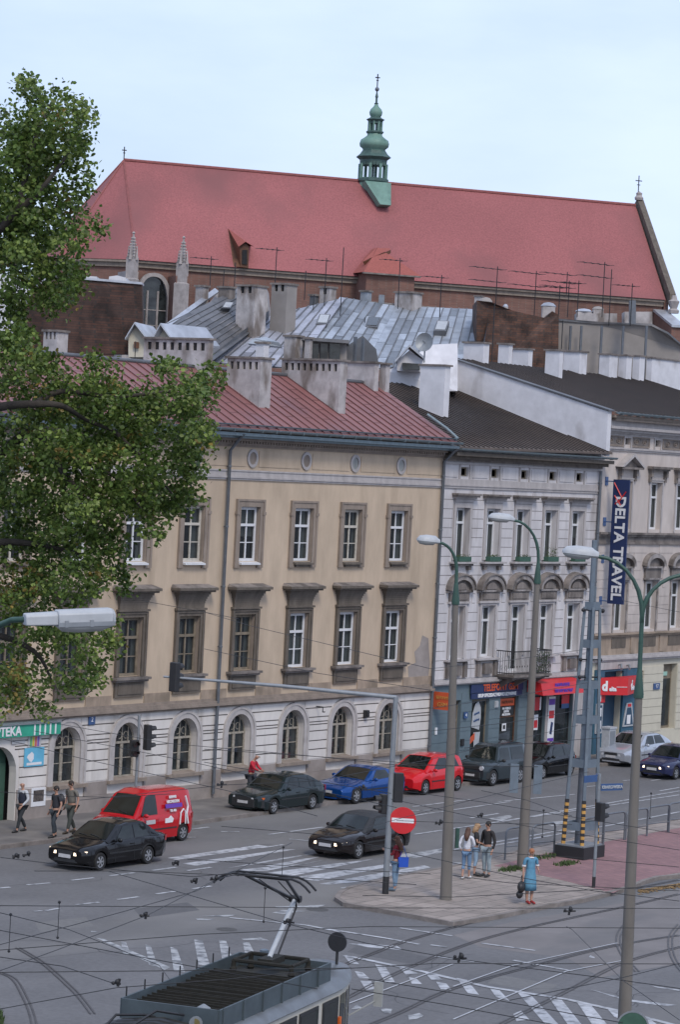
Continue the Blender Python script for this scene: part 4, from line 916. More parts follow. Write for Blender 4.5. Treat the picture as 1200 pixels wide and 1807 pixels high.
m=MB(); m.box(X0,X1,-.07,0,14.4,14.48); m.box(X0,X1,-.12,0,14.48,14.56); m.box(X0,X1,-.06,0,15.12,15.22); m.box(X0,X1,-.16,0,15.22,15.3); m.box(X0,X1,-.3,0,15.3,15.42,0)
for c in (116.9,119.9,122.7,125.4,128):
    for s in (-1,1): a,b=sorted((c+s*.29,c+s*.38)); m.box(a,b,-.06,0,14.56,15.12)
    m.box(c-.29,c+.29,-.05,0,15.03,15.12)
m.build('frieze',mt['greyt'],B3)
m=MB()
for c in (115.6,118.15,121.3,124.05,126.7):
    w_=.82 if c<116 else .85
    m.box(c-w_,c+w_,-.015,0,14.68,15.06,0)
    m.box(c-w_,c+w_,-.05,0,15.06,15.1,1); m.box(c-w_,c+w_,-.05,0,14.62,14.68,1)
    for s in (-1,1): a,b=sorted((c+s*w_,c+s*(w_+.06))); m.box(a,b,-.05,0,14.62,15.1,1)
    for k in (-1,1): 
        n=14
        m.tube([(c+k*w_*.48+.24*math.cos(a)*(1-a/14),-.03,14.87+.15*math.sin(a)*(1-a/14)) for a in [j*.6 for j in range(n)]],.022,5,1)
        m.sphere((c+k*w_*.48,-.03,14.87),.05,6,4,1)
absorb(WALL,m.build('frieze_panel',[mt['greyd'],mt['trim']],B3))
m=MB(); m.box(X0+.1,X1,-.44,0,15.42,15.55,0); m.box(X0+.05,X1,-.3,0,15.55,15.8,0); m.box(X0+.3,X1,-.55,0,15.8,15.93,1); m.box(X0+.1,X1,-.6,0,15.93,16.05,1); m.build('cornice',[mt['greyt'],mt['trim']],B3)
gt=MB(); halfpipe(gt,X0+.15,X1,-.72,16.2,.12)
x=X0+.4
while x<X1: gt.box(x,x+.04,-.86,-.6,16.05,16.08); x+=.85
gt.build('gutter',mt['gutter'],B3,smooth=40)
ro=MB(); seamroof(ro,(X0+.02,-.6,16.2),(X1,-.6,16.2),(X1,8.5,18.5),(X0+.02,8.5,18.5),44,h=.03,w=.05)
ro.add([(X0,-.6,16.1),(X1,-.6,16.1),(X1,-.6,16.2),(X0,-.6,16.2)],[(0,1,2,3)]); ro.add([(X0,8.5,18.5),(X1,8.5,18.5),(X1,16,16),(X0,16,16)],[(0,1,2,3)])
ro.build('roof',[mt['brown_roof'],mt['seam']],B3)
def rup(ped):
    def f():
        m=MB()
        for s in (-1,1): a,b=sorted((s*.58,s*.7)); m.box(a,b,-.05,0,10.6,13.08,0)
        m.box(-.58,.58,-.05,0,12.99,13.08,0); m.box(-.82,.82,-.08,0,13.08,13.15,0)
        for s in (-1,1):
            a,b=sorted((s*.66,s*.84)); m.box(a,b,-.2,0,13.25,13.56,1); m.box(a,b,-.12,0,13.0,13.25,1)
        if ped:
            m.box(-1.05,1.05,-.36,0,13.56,13.66,1); 
            for s in (-1,1): m.ext([(s*1.15,-.4,13.66),(s*.95,-.4,13.66),(0,-.4,14.16),(0,-.4,14.32)],(0,.4,0),0)
            m.ext([(-.9,-.12,13.66),(.9,-.12,13.66),(0,-.12,14.15)],(0,.12,0),1)
        else: m.box(-.9,.9,-.26,0,13.56,13.64,1); m.box(-.98,.98,-.36,0,13.64,13.76,1)
        return m.build('surround',[mt['greyt'],mt['greyd']])
    return f
def rlo():
    m=MB()
    for s in (-1,1): a,b=sorted((s*.58,s*.7)); m.box(a,b,-.05,0,5.8,8.3,0)
    m.box(-.58,.58,-.05,0,8.21,8.3,0); m.box(-.85,.85,-.14,0,8.3,8.38,0); m.box(-.78,.78,-.1,0,8.38,8.86,1); m.box(-.9,.9,-.2,0,8.86,8.95,0)
    P=arcpts(0,8.95,1.0,12,rise=.62);Q=arcpts(0,8.95,.76,12,rise=.42)
    for i in range(12):
        a,b,c,d=P[i],P[i+1],Q[i+1],Q[i]; y=-.28
        m.add([(a[0],y,a[1]),(b[0],y,b[1]),(c[0],y,c[1]),(d[0],y,d[1])],[(3,2,1,0)],0); m.add([(c[0],y,c[1]),(d[0],y,d[1]),(d[0],0,d[1]),(c[0],0,c[1])],[(0,1,2,3)],1); m.add([(a[0],y,a[1]),(b[0],y,b[1]),(b[0],0,b[1]+.05),(a[0],0,a[1]+.05)],[(0,1,2,3)],1)
    m.add([(x,-.08,z) for x,z in Q],[tuple(range(13))[::-1]],1)
    return m.build('surround',[mt['soot'],mt['greyd']])
for i,c in enumerate(CR):
    w=win(B3,c,10.72,.57,2.26,'wframe',1.55,(),curt=(1,1,3,4,1,3)[i],Y=.24); attach(C2,'ru%d'%(i in(0,3)),rup(i in (0,3)),w,(0,-.24,-10.72))
    w=win(B3,c,5.9,.57,2.3,'wframe',1.6,(),curt=(3,4,1,1,3,1)[i],Y=.24); attach(C2,'rl',rlo,w,(0,-.24,-5.9))
m=MB(); m.box(121.75,123.15,.3,.36,.95,4.14); f=m.build('door',mt['bframe'],B3); MB().box(121.9,123.0,.27,.3,1.1,3.4).build('pane',mt['pane'],f)
s=sign('window_poster','pale green sticker on the tall dark doorway at the right',121.8,122.6,3.55,3.75,mat('pale_green',(.3,.5,.42),.6,.05),y=.25,d=.01,cat='sticker')
m=MB(); m.box(119.0,119.7,.3,.34,0,3.9); f=m.build('door',mt['plastic'],B3)
# blue portal of the travel shop
P3=empty('shop_portal',(0,0,0),label='deep blue shop portal with an open dark doorway under the red angled sign',cat='shop front')
m=MB(); m.box(114.9,115.7,-.12,0,0,4.08); m.box(117.58,118.95,-.12,0,0,4.08); m.box(115.7,117.58,-.11,0,3.98,4.08); m.build('frame',mt['blueg'] if False else mat('petrol_blue',(.03,.10,.16),.6,.1,2),P3)
m=MB(); m.box(115.76,117.54,.3,.34,0,3.98); m.build('door',mt['deepb'],P3)
m=MB(); m.box(115.0,118.9,-.16,-.0,4.09,4.42); m.build('fascia',mt['greyt'],P3)
S3=empty('angled_sign',label='red V-shaped shop sign with white lettering over the deep blue portal',cat='sign')
A_,C_,Bq=(115.05,-.14),(116.5,-.95),(119.1,-.14)
m=MB(); m.prism([A_,C_,Bq],2.92,3.72); m.build('box',mt['red'],S3)
for (p,q,tx,sz) in ((A_,C_,'delta',.34),(C_,Bq,'delta',.34)):
    a=Vector((*p,3.3));b=Vector((*q,3.3)); d=(b-a); L_=d.length; d.normalize(); nn=Vector((d.y,-d.x,0)); 
    mid=a+d*(L_*.42)+nn*.02
    text('d',.62,mid-d*.32+Vector((0,0,.02)),TM(d,(0,0,1)),mt['white'],S3,bold=.03); text('elta',.27,mid+d*.12+Vector((0,0,-.1)),TM(d,(0,0,1)),mt['white'],S3,bold=.015)
    MB().tube([a+d*(L_*.62)+nn*.015,a+d*(L_*.97)+nn*.015],.014,4).build('line',mt['white'],S3)
m=MB(); 
s=empty('poster_board',label='tapered white poster frame on the blue portal under the red sign',cat='poster'); m.ext([(117.62,-.13,1.3),(118.72,-.13,1.3),(118.4,-.13,2.42),(117.9,-.13,2.42)],(0,-.05,0)); m.build('frame',mt['lampw'],s)
MB().ext([(117.74,-.185,1.38),(118.58,-.185,1.38),(118.34,-.185,2.2),(117.96,-.185,2.2)],(0,-.004,0)).build('print',mt['deepb'],s); MB().box(117.95,118.3,-.195,-.19,1.42,1.85).build('sheet',mt['white'],s); MB().box(117.98,118.32,-.195,-.186,2.24,2.38).build('caption_bar',mt['red'],s)
s=sign('poster_case','glass poster case with two white sheets left of the blue doorway',115.0,115.6,1.1,2.5,'lampw',y=-.12,d=.06,cat='poster'); MB().box(115.08,115.52,-.186,-.182,1.18,2.42).build('print',mt['deepb'],s); MB().box(115.15,115.45,-.192,-.188,1.3,1.7).build('sheet',mt['white'],s); MB().box(115.15,115.45,-.192,-.188,1.9,2.3).build('sheet',mt['white'],s)
s=sign('small_sign','little red and white sign at the left of the blue portal',115.1,115.75,2.55,2.95,'red',y=-.14,d=.04); MB().box(115.15,115.35,-.188,-.184,2.6,2.9).build('sheet',mt['white'],s)
s=sign('house_number_plate','blue number plate with white digits on the cream rusticated wall',120.7,121.3,2.95,3.25,'bluep',y=-.04); text('17',.26,(121.0,-.1,3.1),FRONT,mt['white'],s,'number')
m=MB(); m.tube([(117.7,0,4.2),(117.7,-.3,4.25)],.03,6); m.tube([(117.7,-.3,4.25),(117.4,-.5,4.1)],.06,8); tag(m.build('floodlight',mt['gal']),'small spotlight on a bracket above the blue portal','light')
m=MB(); m.tube([(116.9,0,4.25),(116.9,-.3,4.3)],.03,6); m.tube([(116.9,-.3,4.3),(116.6,-.5,4.12)],.06,8); tag(m.build('security_camera',mt['gal']),'grey camera on a bracket left of the spotlight','camera')
# banner
Q=empty('banner_sign',label='tall navy vertical sign reading DELTA TRAVEL in white letters',cat='sign')
m=MB(); m.box(114.97,115.05,-1.3,-.44,7.24,13.05); m.build('panel',mt['navy'],Q)
text('DELTA TRAVEL',.72,(114.955,-.87,9.85),TM((0,0,-1),(0,-1,0)).copy() if False else TM((0,0,-1),(0,-1,0)),mt['white'],Q,bold=.02)
m=MB(); 
for a,b in (((-.5,12.9),(-.95,12.2)),((-.95,12.2),(-.6,11.9)),((-1.15,12.5),(-.75,11.95)),((-.55,12.3),(-.9,11.85))): m.tube([(114.95,a[0],a[1]),(114.95,b[0],b[1])],.03,4)
m.build('red_bird_logo',mt['red'],Q)
for z in (12.95,11.05,9.3,7.35):
    m=MB(); m.box(114.95,115.2,-.04,0,z-.2,z+.2); m.tube([(115.01,0,z),(115.01,-.44,z)],.025,6); m.build('bracket',mt['bluep'],Q)
# bakground party wall top of right building etc. is in the roofs section
# ================= ROOFSCAPE =================
SC=FPX
def chimney(label,uL,uC,uR,vT,vB,Y,m='chim',holes=0,cap=.08,ext=.6,cat='chimney',group=None,pots=0,name='chimney',capm=None,slope=0,aerial=0):
    """box chimney: near vertical edge at pixel column uC, left (-X) face uL..uC, front (-Y) face uC..uR, on plane Y"""
    b=F(uC,vB,Y); t=F(uC,vT,Y); dep=(b-CAM).dot(F2); s=SC/dep
    dy=max(.2,(uC-uL)/s/math.sin(YAW)); dx=max(.2,(uR-uC)/s/math.cos(YAW)); x,z0,z1=b.x,b.z,t.z
    r=empty(name,(0,0,0),label=label,cat=cat,group=group)
    w=MB()
    if holes:
        # body below the vents, then piers and a top slab: real openings
        zt=z1-.12; zh=z1-.42
        w.box(x,x+dx,Y,Y+dy,z0-ext,zh,0)
        n=holes; pw_=dy/(2*n+1)
        for k in range(n+1): w.box(x,x+dx,Y+k*2*pw_ if k else Y,Y+(k*2+1)*pw_,zh,zt,0)
        w.box(x+.12 if dx>.4 else x+.05,x+dx-.02,Y+.02,Y+dy-.02,zh,zt,1)
        w.box(x,x+dx,Y,Y+dy,zt,z1,0)
    else:
        w.box(x,x+dx,Y,Y+dy,z0-ext,z1,0)
    w.build('stack',[mt[m],mt['dark']],r)
    c=MB(); c.box(x-.08,x+dx+.08,Y-.08,Y+dy+.08,z1,z1+cap); c.build('cap',mt[capm] if capm else mt['greyd'],r)
    if pots:
        for k in range(pots):
            q=MB(); q.lathe((x+dx/2,Y+dy*(k+.5)/pots,z1+cap),[(.13,0),(.1,.35),(.15,.4),(.02,.5)],10); q.build('pot',mt['gal'],r,smooth=40)
    if aerial:
        pass
    return r,(x,dx,Y,dy,z1+cap)
AER=[]
def aerial(u,v0,v1,Y,kind=0,label='television aerial'):
    D_=None if Y<20 else (140 if Y<50 else 153); b=F(u,v0,Y) if D_ is None else Dp(u,v0,D_);t=F(u,v1,Y) if D_ is None else Dp(u,v1,D_); m=MB(); r=.018 if Y<20 else .026
    m.tube([b,(b.x,b.y,t.z)],r,5)
    L_=1.2 if kind!=2 else 2.2
    if kind: 
        for k in range(1 if kind==1 else 2):
            z=t.z-.15-k*.7; m.tube([(b.x-L_*.8,b.y+.5,z),(b.x+L_*.2,b.y-.1,z)],r*.7,5)
            for j in range(5):
                q=Vector((b.x-L_*.8,b.y+.5,z)).lerp(Vector((b.x+L_*.2,b.y-.1,z)),j/4); m.tube([(q.x-.1,q.y-.3,z),(q.x+.1,q.y+.3,z)],r*.5,4)
    o=m.build('aerial',mt['wire']); tag(o,None,'aerial','thin aerials standing on the roofs'); AER.append((o,u,v1)); return o
cg='plastered chimneys along the beige building roof'
chimney('long wedge chimney with four dark vents, half hidden by tree at the ridge',246,366,374,600,640,2.9,holes=8,group=cg)
chimney('tall plastered wedge chimney with a row of vents, nearest the tree on the red roof',395,456,475,633,721,-.0+.9,holes=5,group=cg,pots=0)
chimney('long plastered chimney with a row of vents, standing right on the red roof',492,597,610,637,710,.9,holes=9,group=cg)
chimney('pale patchy chimney wall at the right end of the red roof ridge',612,660,668,641,677,3.0,m='chim',group=cg)
chimney('short plain chimney block where red and brown roofs meet',669,680,687,643,684,3.0,m='chim',group=cg)
chimney('square white chimney with brick showing through, standing on the brown roof',740,783,793,646,712,3.4,m='chimw')
wg='whitewashed chimneys on the roofs to the right'
chimney('white chimney block at the top of the white party wall',818,852,863,606,647,8.0,m='chimw',group=wg)
chimney('narrow white chimney left of the low white wall',879,897,904,608,650,9.5,m='chimw',group=wg)
chimney('low wide white chimney in front of the brick firewall',905,932,940,617,650,9.5,m='chimw',group=wg)
chimney('tall two-part white chimney standing lowest on the brown roof',962,986,993,619,674,6.2,m='chimw',group=wg)
chimney('broad white chimney behind the tall two-part one',995,1022,1037,621,662,7.9,m='chimw',group=wg)
chimney('long white chimney row with five ribs, left section',1058,1075,1092,626,665,7.9,m='chimw',group=wg)
chimney('long white chimney row with five ribs, middle section',1092,1105,1116,628,667,7.9,m='chimw',group=wg)
chimney('long white chimney row with five ribs, right section',1117,1128,1139,629,667,7.9,m='chimw',group=wg)
chimney('low white wall-like chimney cut by the right edge of the picture',1141,1150,1230,632,668,8.1,m='chimw',group=wg)
# --- white rear range with dormer between the roofs
def solid(name,P,dv,m,label=None,cat=None,parent=None,kind=None,**k):
    """P: list of (u,v,depth) traced outline at real distance; dv: solid thickness vector"""
    mb=MB(); mb.ext([Dp(*p) for p in P],dv); o=mb.build(name,mt[m] if isinstance(m,str) else m,parent)
    return tag(o,label,cat,**k)
BK=F2*6
def bk(k): return F2*k
R1=empty('rear_house',label='white rendered rear house with a small gabled dormer behind the brown roof',cat='house')
solid('wall',[(683,690,132),(808,690,132),(808,606,133),(765,608,133),(683,655,132)],bk(4),'chimw',parent=R1)
solid('dormer_wall',[(701,654,131),(745,656,131),(745,634,131),(722,619,131),(701,636,131)],bk(2.4),'chimw',parent=R1)
o=MB(); a,b,c_=Dp(697,640,130.6),Dp(723,612,130.6),Dp(749,634,130.6)
o.ext([a,b,b+Vector((0,0,.12)),a+Vector((0,0,.12))],bk(3)); o.ext([b,c_,c_+Vector((0,0,.12)),b+Vector((0,0,.12))],bk(3)); o.build('dormer_roof',mt['zincl'],R1)
solid('window',[(710,652,130.7),(741,653,130.7),(741,642,130.7),(710,640,130.7)],bk(.3),'pane',parent=R1)
solid('eave',[(683,640,131.5),(808,610,131.5),(808,606,131.5),(760,606,131.5),(683,636,131.5)],bk(1),'zincd',parent=R1) if False else None
# satellite dish
d=MB(); c=Dp(750,605,129); ax=(-F2*1.0+Vector((-.55,.1,.25))).normalized(); e1=ax.cross(Vector((0,0,1))).normalized(); e2=ax.cross(e1)
vs=[c]; fs=[]
for k in range(1,5):
    for j in range(20):
        a=2*math.pi*j/20; r=.42*k/4; vs.append(c+e1*r*math.cos(a)+e2*r*1.05*math.sin(a)-ax*(-.16*(k/4)**2))
for j in range(20): fs.append((0,1+j,1+(j+1)%20))
for k in range(3):
    for j in range(20): fs.append((1+k*20+j,1+(k+1)*20+j,1+(k+1)*20+(j+1)%20,1+k*20+(j+1)%20))
SD=empty('satellite_dish',label='grey satellite dish on a post above the white rear house',cat='satellite dish')
d.add(vs,fs); d.build('reflector',mt['gal'],SD,smooth=60); m=MB(); m.tube([c,c+ax*.5],.02,5); m.tube([c-ax*.05,c-ax*.05+Vector((0,0,-.9))],.035,6); m.build('arm',mt['gal'],SD)
# --- brown brick firewall and grey rendered block behind the white chimneys
solid('brick_firewall',[(840,690,150),(842,530,150),(866,533,150),(905,548,151),(962,561,152),(975,549,152),(987,556,152),(985,690,152)],bk(5),'bricko',label='speckled dark brick firewall rising behind the white chimneys',cat='wall')
chimney('grey plastered chimney stub at the left end of the brick firewall',836,846,851,523,565,46,m='chim')
GB=empty('grey_block',label='grey rendered rear block with a sloping right parapet below the church',cat='building')
solid('wall',[(984,690,154),(985,566,154),(1060,572,154.5),(1150,575,155),(1180,590,155),(1215,620,156),(1215,690,156)],bk(8),'wallg',parent=GB)
solid('coping',[(984,566,153.9),(1060,572,154.4),(1150,575,154.9),(1180,590,154.9),(1215,620,155.9),(1215,617,155.9),(1180,586,154.9),(1150,571,154.9),(1060,568,154.4),(984,562,153.9)],bk(8.2),'zincd',parent=GB)
for u in (1008,1027,1063,1101,1142):
    o=MB(); p=Dp(u,575,153.6); o.tube([p,p+Vector((0,0,-3.4))],.07,6); o.build('drainpipe',mt['pipe'],GB)
for (u0,u1,v0,v1,l) in ((1018,1090,553,575,'low grey chimney block above the grey rear block'),(1103,1152,550,572,'wide grey chimney block with rusty panel on the grey rear block')):
    solid('chimney',[(u0,v1+8,156),(u1,v1+8,156),(u1,v0,156),(u0,v0,156)],bk(1.6),'chim',label=l,cat='chimney')
solid('roof_vent',[(1112,572,153),(1123,572,153),(1123,530,153),(1112,530,153)],bk(.5),'pipe',label='tall dark ventilator box on the grey block',cat='vent')
for i,(u0,u1,v0,v1,cm,l) in enumerate(((846,870,524,547,'wallg','rounded white topped chimney left above the brick wall'),(955,983,533,553,'zincl','grey chimney with a zinc hood above the brick wall'),(1016,1048,544,560,'zincl','pale zinc ventilator left of the grey chimney blocks'),(1046,1068,540,556,'wallg','tilted grey chimney top leaning right'),(888,898,536,550,'zincl','small white bent flue above the brick wall'))):
    a=Dp(u0,v1,156);b=Dp(u1,v1,156);t=Dp(u0,v0,156); w_=(b-a).length; hz=t.z-a.z; mid=(a+b)/2+bk(.5)
    r=empty('chimney',label=l,cat='chimney'); m=MB(); ra=rt*w_/2; 
    m.obox((mid.x,mid.y),(ra.x*.8,ra.y*.8),(F2.x*.4,F2.y*.4),0,mid.z-1.5,mid.z+hz*.6); m.build('stack',mt['chim'],r)
    m=MB(); m.lathe((mid.x,mid.y,mid.z+hz*.6),[(w_*.46,0),(w_*.5,.05),(w_*.46,hz*.15),(w_*.3,hz*.35),(.05,hz*.42)],14); m.build('hood',mt[cm],r,smooth=50)
# --- big zinc roofs in the middle
ZR=empty('zinc_roof_house',label='house with a broad patched zinc roof and skylights below the church roof',cat='house')
m=MB()
def q4(a,b,c,d): return [Dp(*p) for p in (a,b,c,d)]
def sroof(P,n,m0,m1,parent,cross=0,h=.05,w=.03,name='roof'):
    mb=MB(); a,b,c,d=q4(*P); nn=(b-a).cross(d-a).normalized()
    if nn.z<0: nn=-nn
    mb.add([a-nn*.05,b-nn*.05,c-nn*.05,d-nn*.05],[(0,1,2,3)],0); k=cross+2; rq=random.Random(n)
    for i in range(n):
        cuts=[0]+sorted(min(.97,max(.04,(j+rq.uniform(-.3,.3))/k)) for j in range(1,k))+[1]
        for t0,t1 in zip(cuts[:-1],cuts[1:]):
            s0,s1=i/n,(i+.985)/n; f=lambda s,t:a.lerp(b,s).lerp(d.lerp(c,s),t)+nn*rq.uniform(0,.004)
            mb.add([f(s0,t0+.004),f(s1,t0+.004),f(s1,t1),f(s0,t1)],[(0,1,2,3)],0)
        if i:
            s_=(b-a).normalized()*w; p=a.lerp(b,i/n)-s_*.3; q=d.lerp(c,i/n)-s_*.3
            mb.add([p-s_,p+s_,q+s_,q-s_,p-s_+nn*h,p+s_+nn*h,q+s_+nn*h,q-s_+nn*h],[(4,5,6,7),(0,4,7,3),(1,2,6,5),(0,1,5,4)],1)
    sroof.last=(a,nn)
    return mb.build(name,[mt[m0],mt[m1]],parent)
sroof(((640,652,146),(836,640,148),(852,546,158),(700,540,157)),11,'zpatch','zincd',ZR,cross=3)
PLZ=sroof.last
sroof(((500,640,144),(640,652,146),(700,540,157),(600,524,156)),8,'zpatch','zincd',ZR,cross=2)
PLL=sroof.last
solid('verge',[(834,640,147.5),(850,640,147.5),(861,570,150),(852,546,157),(848,546,157)],bk(3),'zincd',parent=ZR)
solid('rear_wall',[(560,640,157),(852,640,158.5),(852,549,158.5),(600,527,156.6)],bk(6),'chim',parent=ZR)
def skylight(u,v,w_,h_,pl,label,glow=''):
    r=empty('skylight',label=label,cat='skylight',group='skylights in the zinc roofs'); a0,nn=pl
    def on(u,v):
        w=rayv(u,v); return CAM+w*((a0-CAM).dot(nn)/w.dot(nn))
    P=[on(u-w_/2,v+h_/2),on(u+w_/2-4,v+h_/2+1),on(u+w_/2+2,v-h_/2+1),on(u-w_/2+6,v-h_/2)]
    m=MB(); m.ext([p+nn*.22 for p in P],-nn*.3); m.build('frame',mt['zincd'],r); c=sum(P,Vector((0,0,0)))/4
    m=MB(); m.ext([c+(p-c)*.8+nn*.25 for p in P],-nn*.05); m.build('pane',mt['lampw'] if glow else mt['cglass'],r)
DR=empty('dark_roof_house',label='house with a steep dark sheet roof and pale verges left of the tall chimneys',cat='house')
sroof(((287,574,142),(372,628,142),(474,556,152),(420,508,153)),9,'zpatchd','zincd',DR,cross=1)
PLD=sroof.last
solid('verge',[(283,578,141.5),(294,578,141.5),(386,514,152.5),(379,508,152.5)],bk(1),'zincl',parent=DR)
solid('rear_wall',[(300,620,153.5),(480,620,153.5),(470,508,153.8),(390,508,153.8)],bk(5),'chim',parent=DR)
solid('party_wall',[(364,634,141),(374,637,141),(474,562,151),(474,548,151)],bk(1.2),'zincd',parent=DR)
sroof(((370,640,142.5),(520,650,143),(610,525,155.5),(478,556,152)),8,'zpatchl','zincd',ZR,cross=2)
PLP=sroof.last
skylight(568,569,24,17,PLL,'bright skylight left of the tall aerial on the zinc roof','b')
skylight(657,574,26,17,PLZ,'dark open skylight in the middle of the zinc roof')
skylight(778,581,26,18,PLZ,'half open skylight at the right of the zinc roof','b')
skylight(397,544,20,11,PLD,'bright skylight in the dark left roof','b')
# gabled dormers at the left
for (x0,x1,v0,v1,vg,xr,l) in ((226,268,590,616,568,292,'small gabled zinc dormer nearest the brick gable wall'),(273,312,592,604,570,385,'wide gabled zinc dormer with a pale roof behind the vented chimney')):
    r=empty('dormer',label=l,cat='dormer'); mx_=x0+ (x1-x0)*.25
    m=MB(); m.ext([Dp(x0,v0+40,136),Dp(x1-8,v0+40,136),Dp(x1-8,v0+4,136),Dp((x0+x1)/2-9,vg+2,136),Dp(x0,v0,136)],bk(3)); m.build('gable',mt['cream'],r)
    a,b=Dp((x0+x1)/2-10,vg,135.6),Dp(xr-22,vg+8,139)
    m=MB(); dn=Dp(x1-4,v0+12,135.6)-a; m.ext([a,b,b+dn,a+dn],(0,0,-.1)); dl=Dp(x0-6,v0+6,135.6)-a; m.ext([a,a+dl,b+dl,b],(0,0,-.1)); m.build('roof',[mt['zincl']],r)
    if x0<230: MB().ext([Dp(236,614,135.9),Dp(245,615,135.9),Dp(245,604,135.9),Dp(236,603,135.9)],-bk(.06)).build('window',mt['wood'],r)
# chimneys in the middle distance
def stack(label,u0,u1,vT,vB,d,m='chim',cap=1,holes=0,group=None,frac=.62,dd=None,pl=None):
    if pl:
        w=rayv((u0+u1)/2,vB); P_=CAM+w*((pl[0]-CAM).dot(pl[1])/w.dot(pl[1])); d=(P_-CAM).dot(F2)+.1
    a=Dp(u0,vB,d);b=Dp(u1,vB,d);t=Dp(u0,vT,d); w_=(u1-u0)*d/FPX; 
    # oriented like the street grid: left face share frac
    dy=w_*frac/math.sin(YAW); dx=w_*(1-frac)/math.cos(YAW)
    c=a  # far-left corner is (x, y+dy): near corner = a + shift
    x=a.x; y=a.y-dy  
    r=empty('chimney',label=label,cat='chimney',group=group); mb=MB(); mb.box(x,x+dx,y,y+dy,a.z-(.9 if pl else 1.5),t.z-(.35 if holes else 0),0)
    if holes:
        k=dy/(2*holes+1)
        for i in range(holes+1): mb.box(x,x+dx,y+2*i*k,y+(2*i+1)*k,t.z-.35,t.z,0)
        mb.box(x+.1,x+dx-.03,y+.03,y+dy-.03,t.z-.35,t.z,1)
    mb.build('stack',[mt[m],mt['dark']],r)
    if cap: MB().box(x-.07,x+dx+.07,y-.07,y+dy+.07,t.z,t.z+.1).build('cap',mt['greyd'],r)
mg='weathered grey chimneys among the zinc roofs'
stack('broad weathered chimney with rust stain, left of the pair of tall ones',414,467,505,588,143,group=mg,holes=2,pl=PLD)
stack('tall grey square chimney right of the stained one',475,520,502,588,142,group=mg,holes=2,m='wallg',pl=PLP)
stack('small chimney at the top left of the dark roof',343,366,506,542,150,group=mg)
stack('low dark chimney on the ridge of the dark roof',384,414,508,530,151,group=mg,m='greyd')
stack('small vented chimney behind the tall aerial',563,592,508,538,156,group=mg,holes=1)
stack('wide dull chimney on the zinc roof ridge, below the brick church tower',696,744,517,546,157,group=mg)
stack('small zinc box chimney on the ridge line, left',635,655,515,540,157,group=mg,m='zinc')
stack('slim zinc flue on the ridge line',668,678,520,540,157,m='zinc',group=mg,cap=0)
stack('squat grey box between the tall chimneys and the ridge',546,562,522,538,156,group=mg,m='zincd')
stack('round topped white flue in front of the zinc roofs',450,473,606,640,138,group=mg,m='chimw')
stack('small pale chimney left of the roof terrace',500,533,594,630,139,group=mg,m='chim')
stack('pale chimney at the corner of the roof terrace',536,550,598,636,138.5,group=mg,m='chim')
stack('slim dark flue left of the satellite dish',622,629,594,636,140,m='pipe',group=mg,cap=0)
stack('second slim dark flue right of the first',636,642,597,636,140,m='pipe',group=mg,cap=0)
TB=empty('roof_terrace',label='flat roofed grey dormer with dark openings in front of the zinc roof',cat='dormer')
m=MB(); m.ext([Dp(533,640,139.5),Dp(612,646,139.5),Dp(612,602,139.5),Dp(533,597,139.5)],bk(3)); m.build('wall',mt['wallg'],TB)
m=MB(); m.ext([Dp(530,600,139),Dp(616,606,139),Dp(616,600,139),Dp(530,594,139)],bk(3.8)); m.build('roof',mt['zincd'],TB)
for a,b in ((544,562),(566,578),(582,600)): MB().ext([Dp(a,636,139.3),Dp(b,637,139.3),Dp(b,607,139.3),Dp(a,606,139.3)],-bk(.04)).build('window',mt['pane'],TB)
DM=empty('dormer',label='small blue-grey zinc dormer with hipped top near the round white flue',cat='dormer')
m=MB(); m.ext([Dp(437,606,140.5),Dp(497,612,140.5),Dp(492,604,140.5),Dp(468,594,141.3),Dp(446,598,140.8)],bk(2)); m.build('roof',mt['zinc'],DM)
for q in ((620,560,632,640,603,'a')),: 
    DM2=empty('dormer',label='dark peaked zinc dormer on the right half of the zinc roof',cat='dormer'); m=MB(); m.ext([Dp(600,640,143),Dp(668,640,143),Dp(664,616,143),Dp(640,592,143),Dp(610,612,143)],bk(4)); m.build('roof',mt['zincd'],DM2)
# brick gable wall at the left
solid('brick_gable_wall',[(36,625,135),(38,560,135),(52,522,135),(84,488,135.5),(250,502,137),(252,625,137)],bk(.8)+Vector((0,0,0)),'brickd',label='big dark sooty brick gable wall behind the tree at the left',cat='wall')
solid('gable_coping',[(38,560,134.9),(52,522,134.9),(84,488,135.4),(250,502,136.9),(250,498,136.9),(84,484,135.4),(50,519,134.9),(35,557,134.9)],bk(1.4),'zincl',label='pale zinc coping along the top of the dark brick gable wall',cat='coping')
solid('roof_block',[(190,500,139),(222,503,139),(222,490,139),(206,486,139),(192,488,139)],bk(2),'chimw',label='white vent housing with round cap on top of the brick gable wall',cat='vent')
solid('roof_block',[(140,497,139),(170,499,139),(170,488,139),(138,486,139)],bk(2),'chimw',label='low white block on top of the gable wall behind the leaves',cat='vent')
stack('grey chimney with louvres in front of the dark brick gable wall',75,118,585,612,130,m='chim',holes=3)
WB=empty('white_building',label='white building glimpsed between the leaves at the far left',cat='building'); solid('wall',[(-40,640,150),(52,640,150),(60,500,150),(20,485,150),(-40,480,150)],bk(9),'chimw',parent=WB)
stack('white chimney seen through leaves at the far left',14,40,574,620,131,m='chimw')
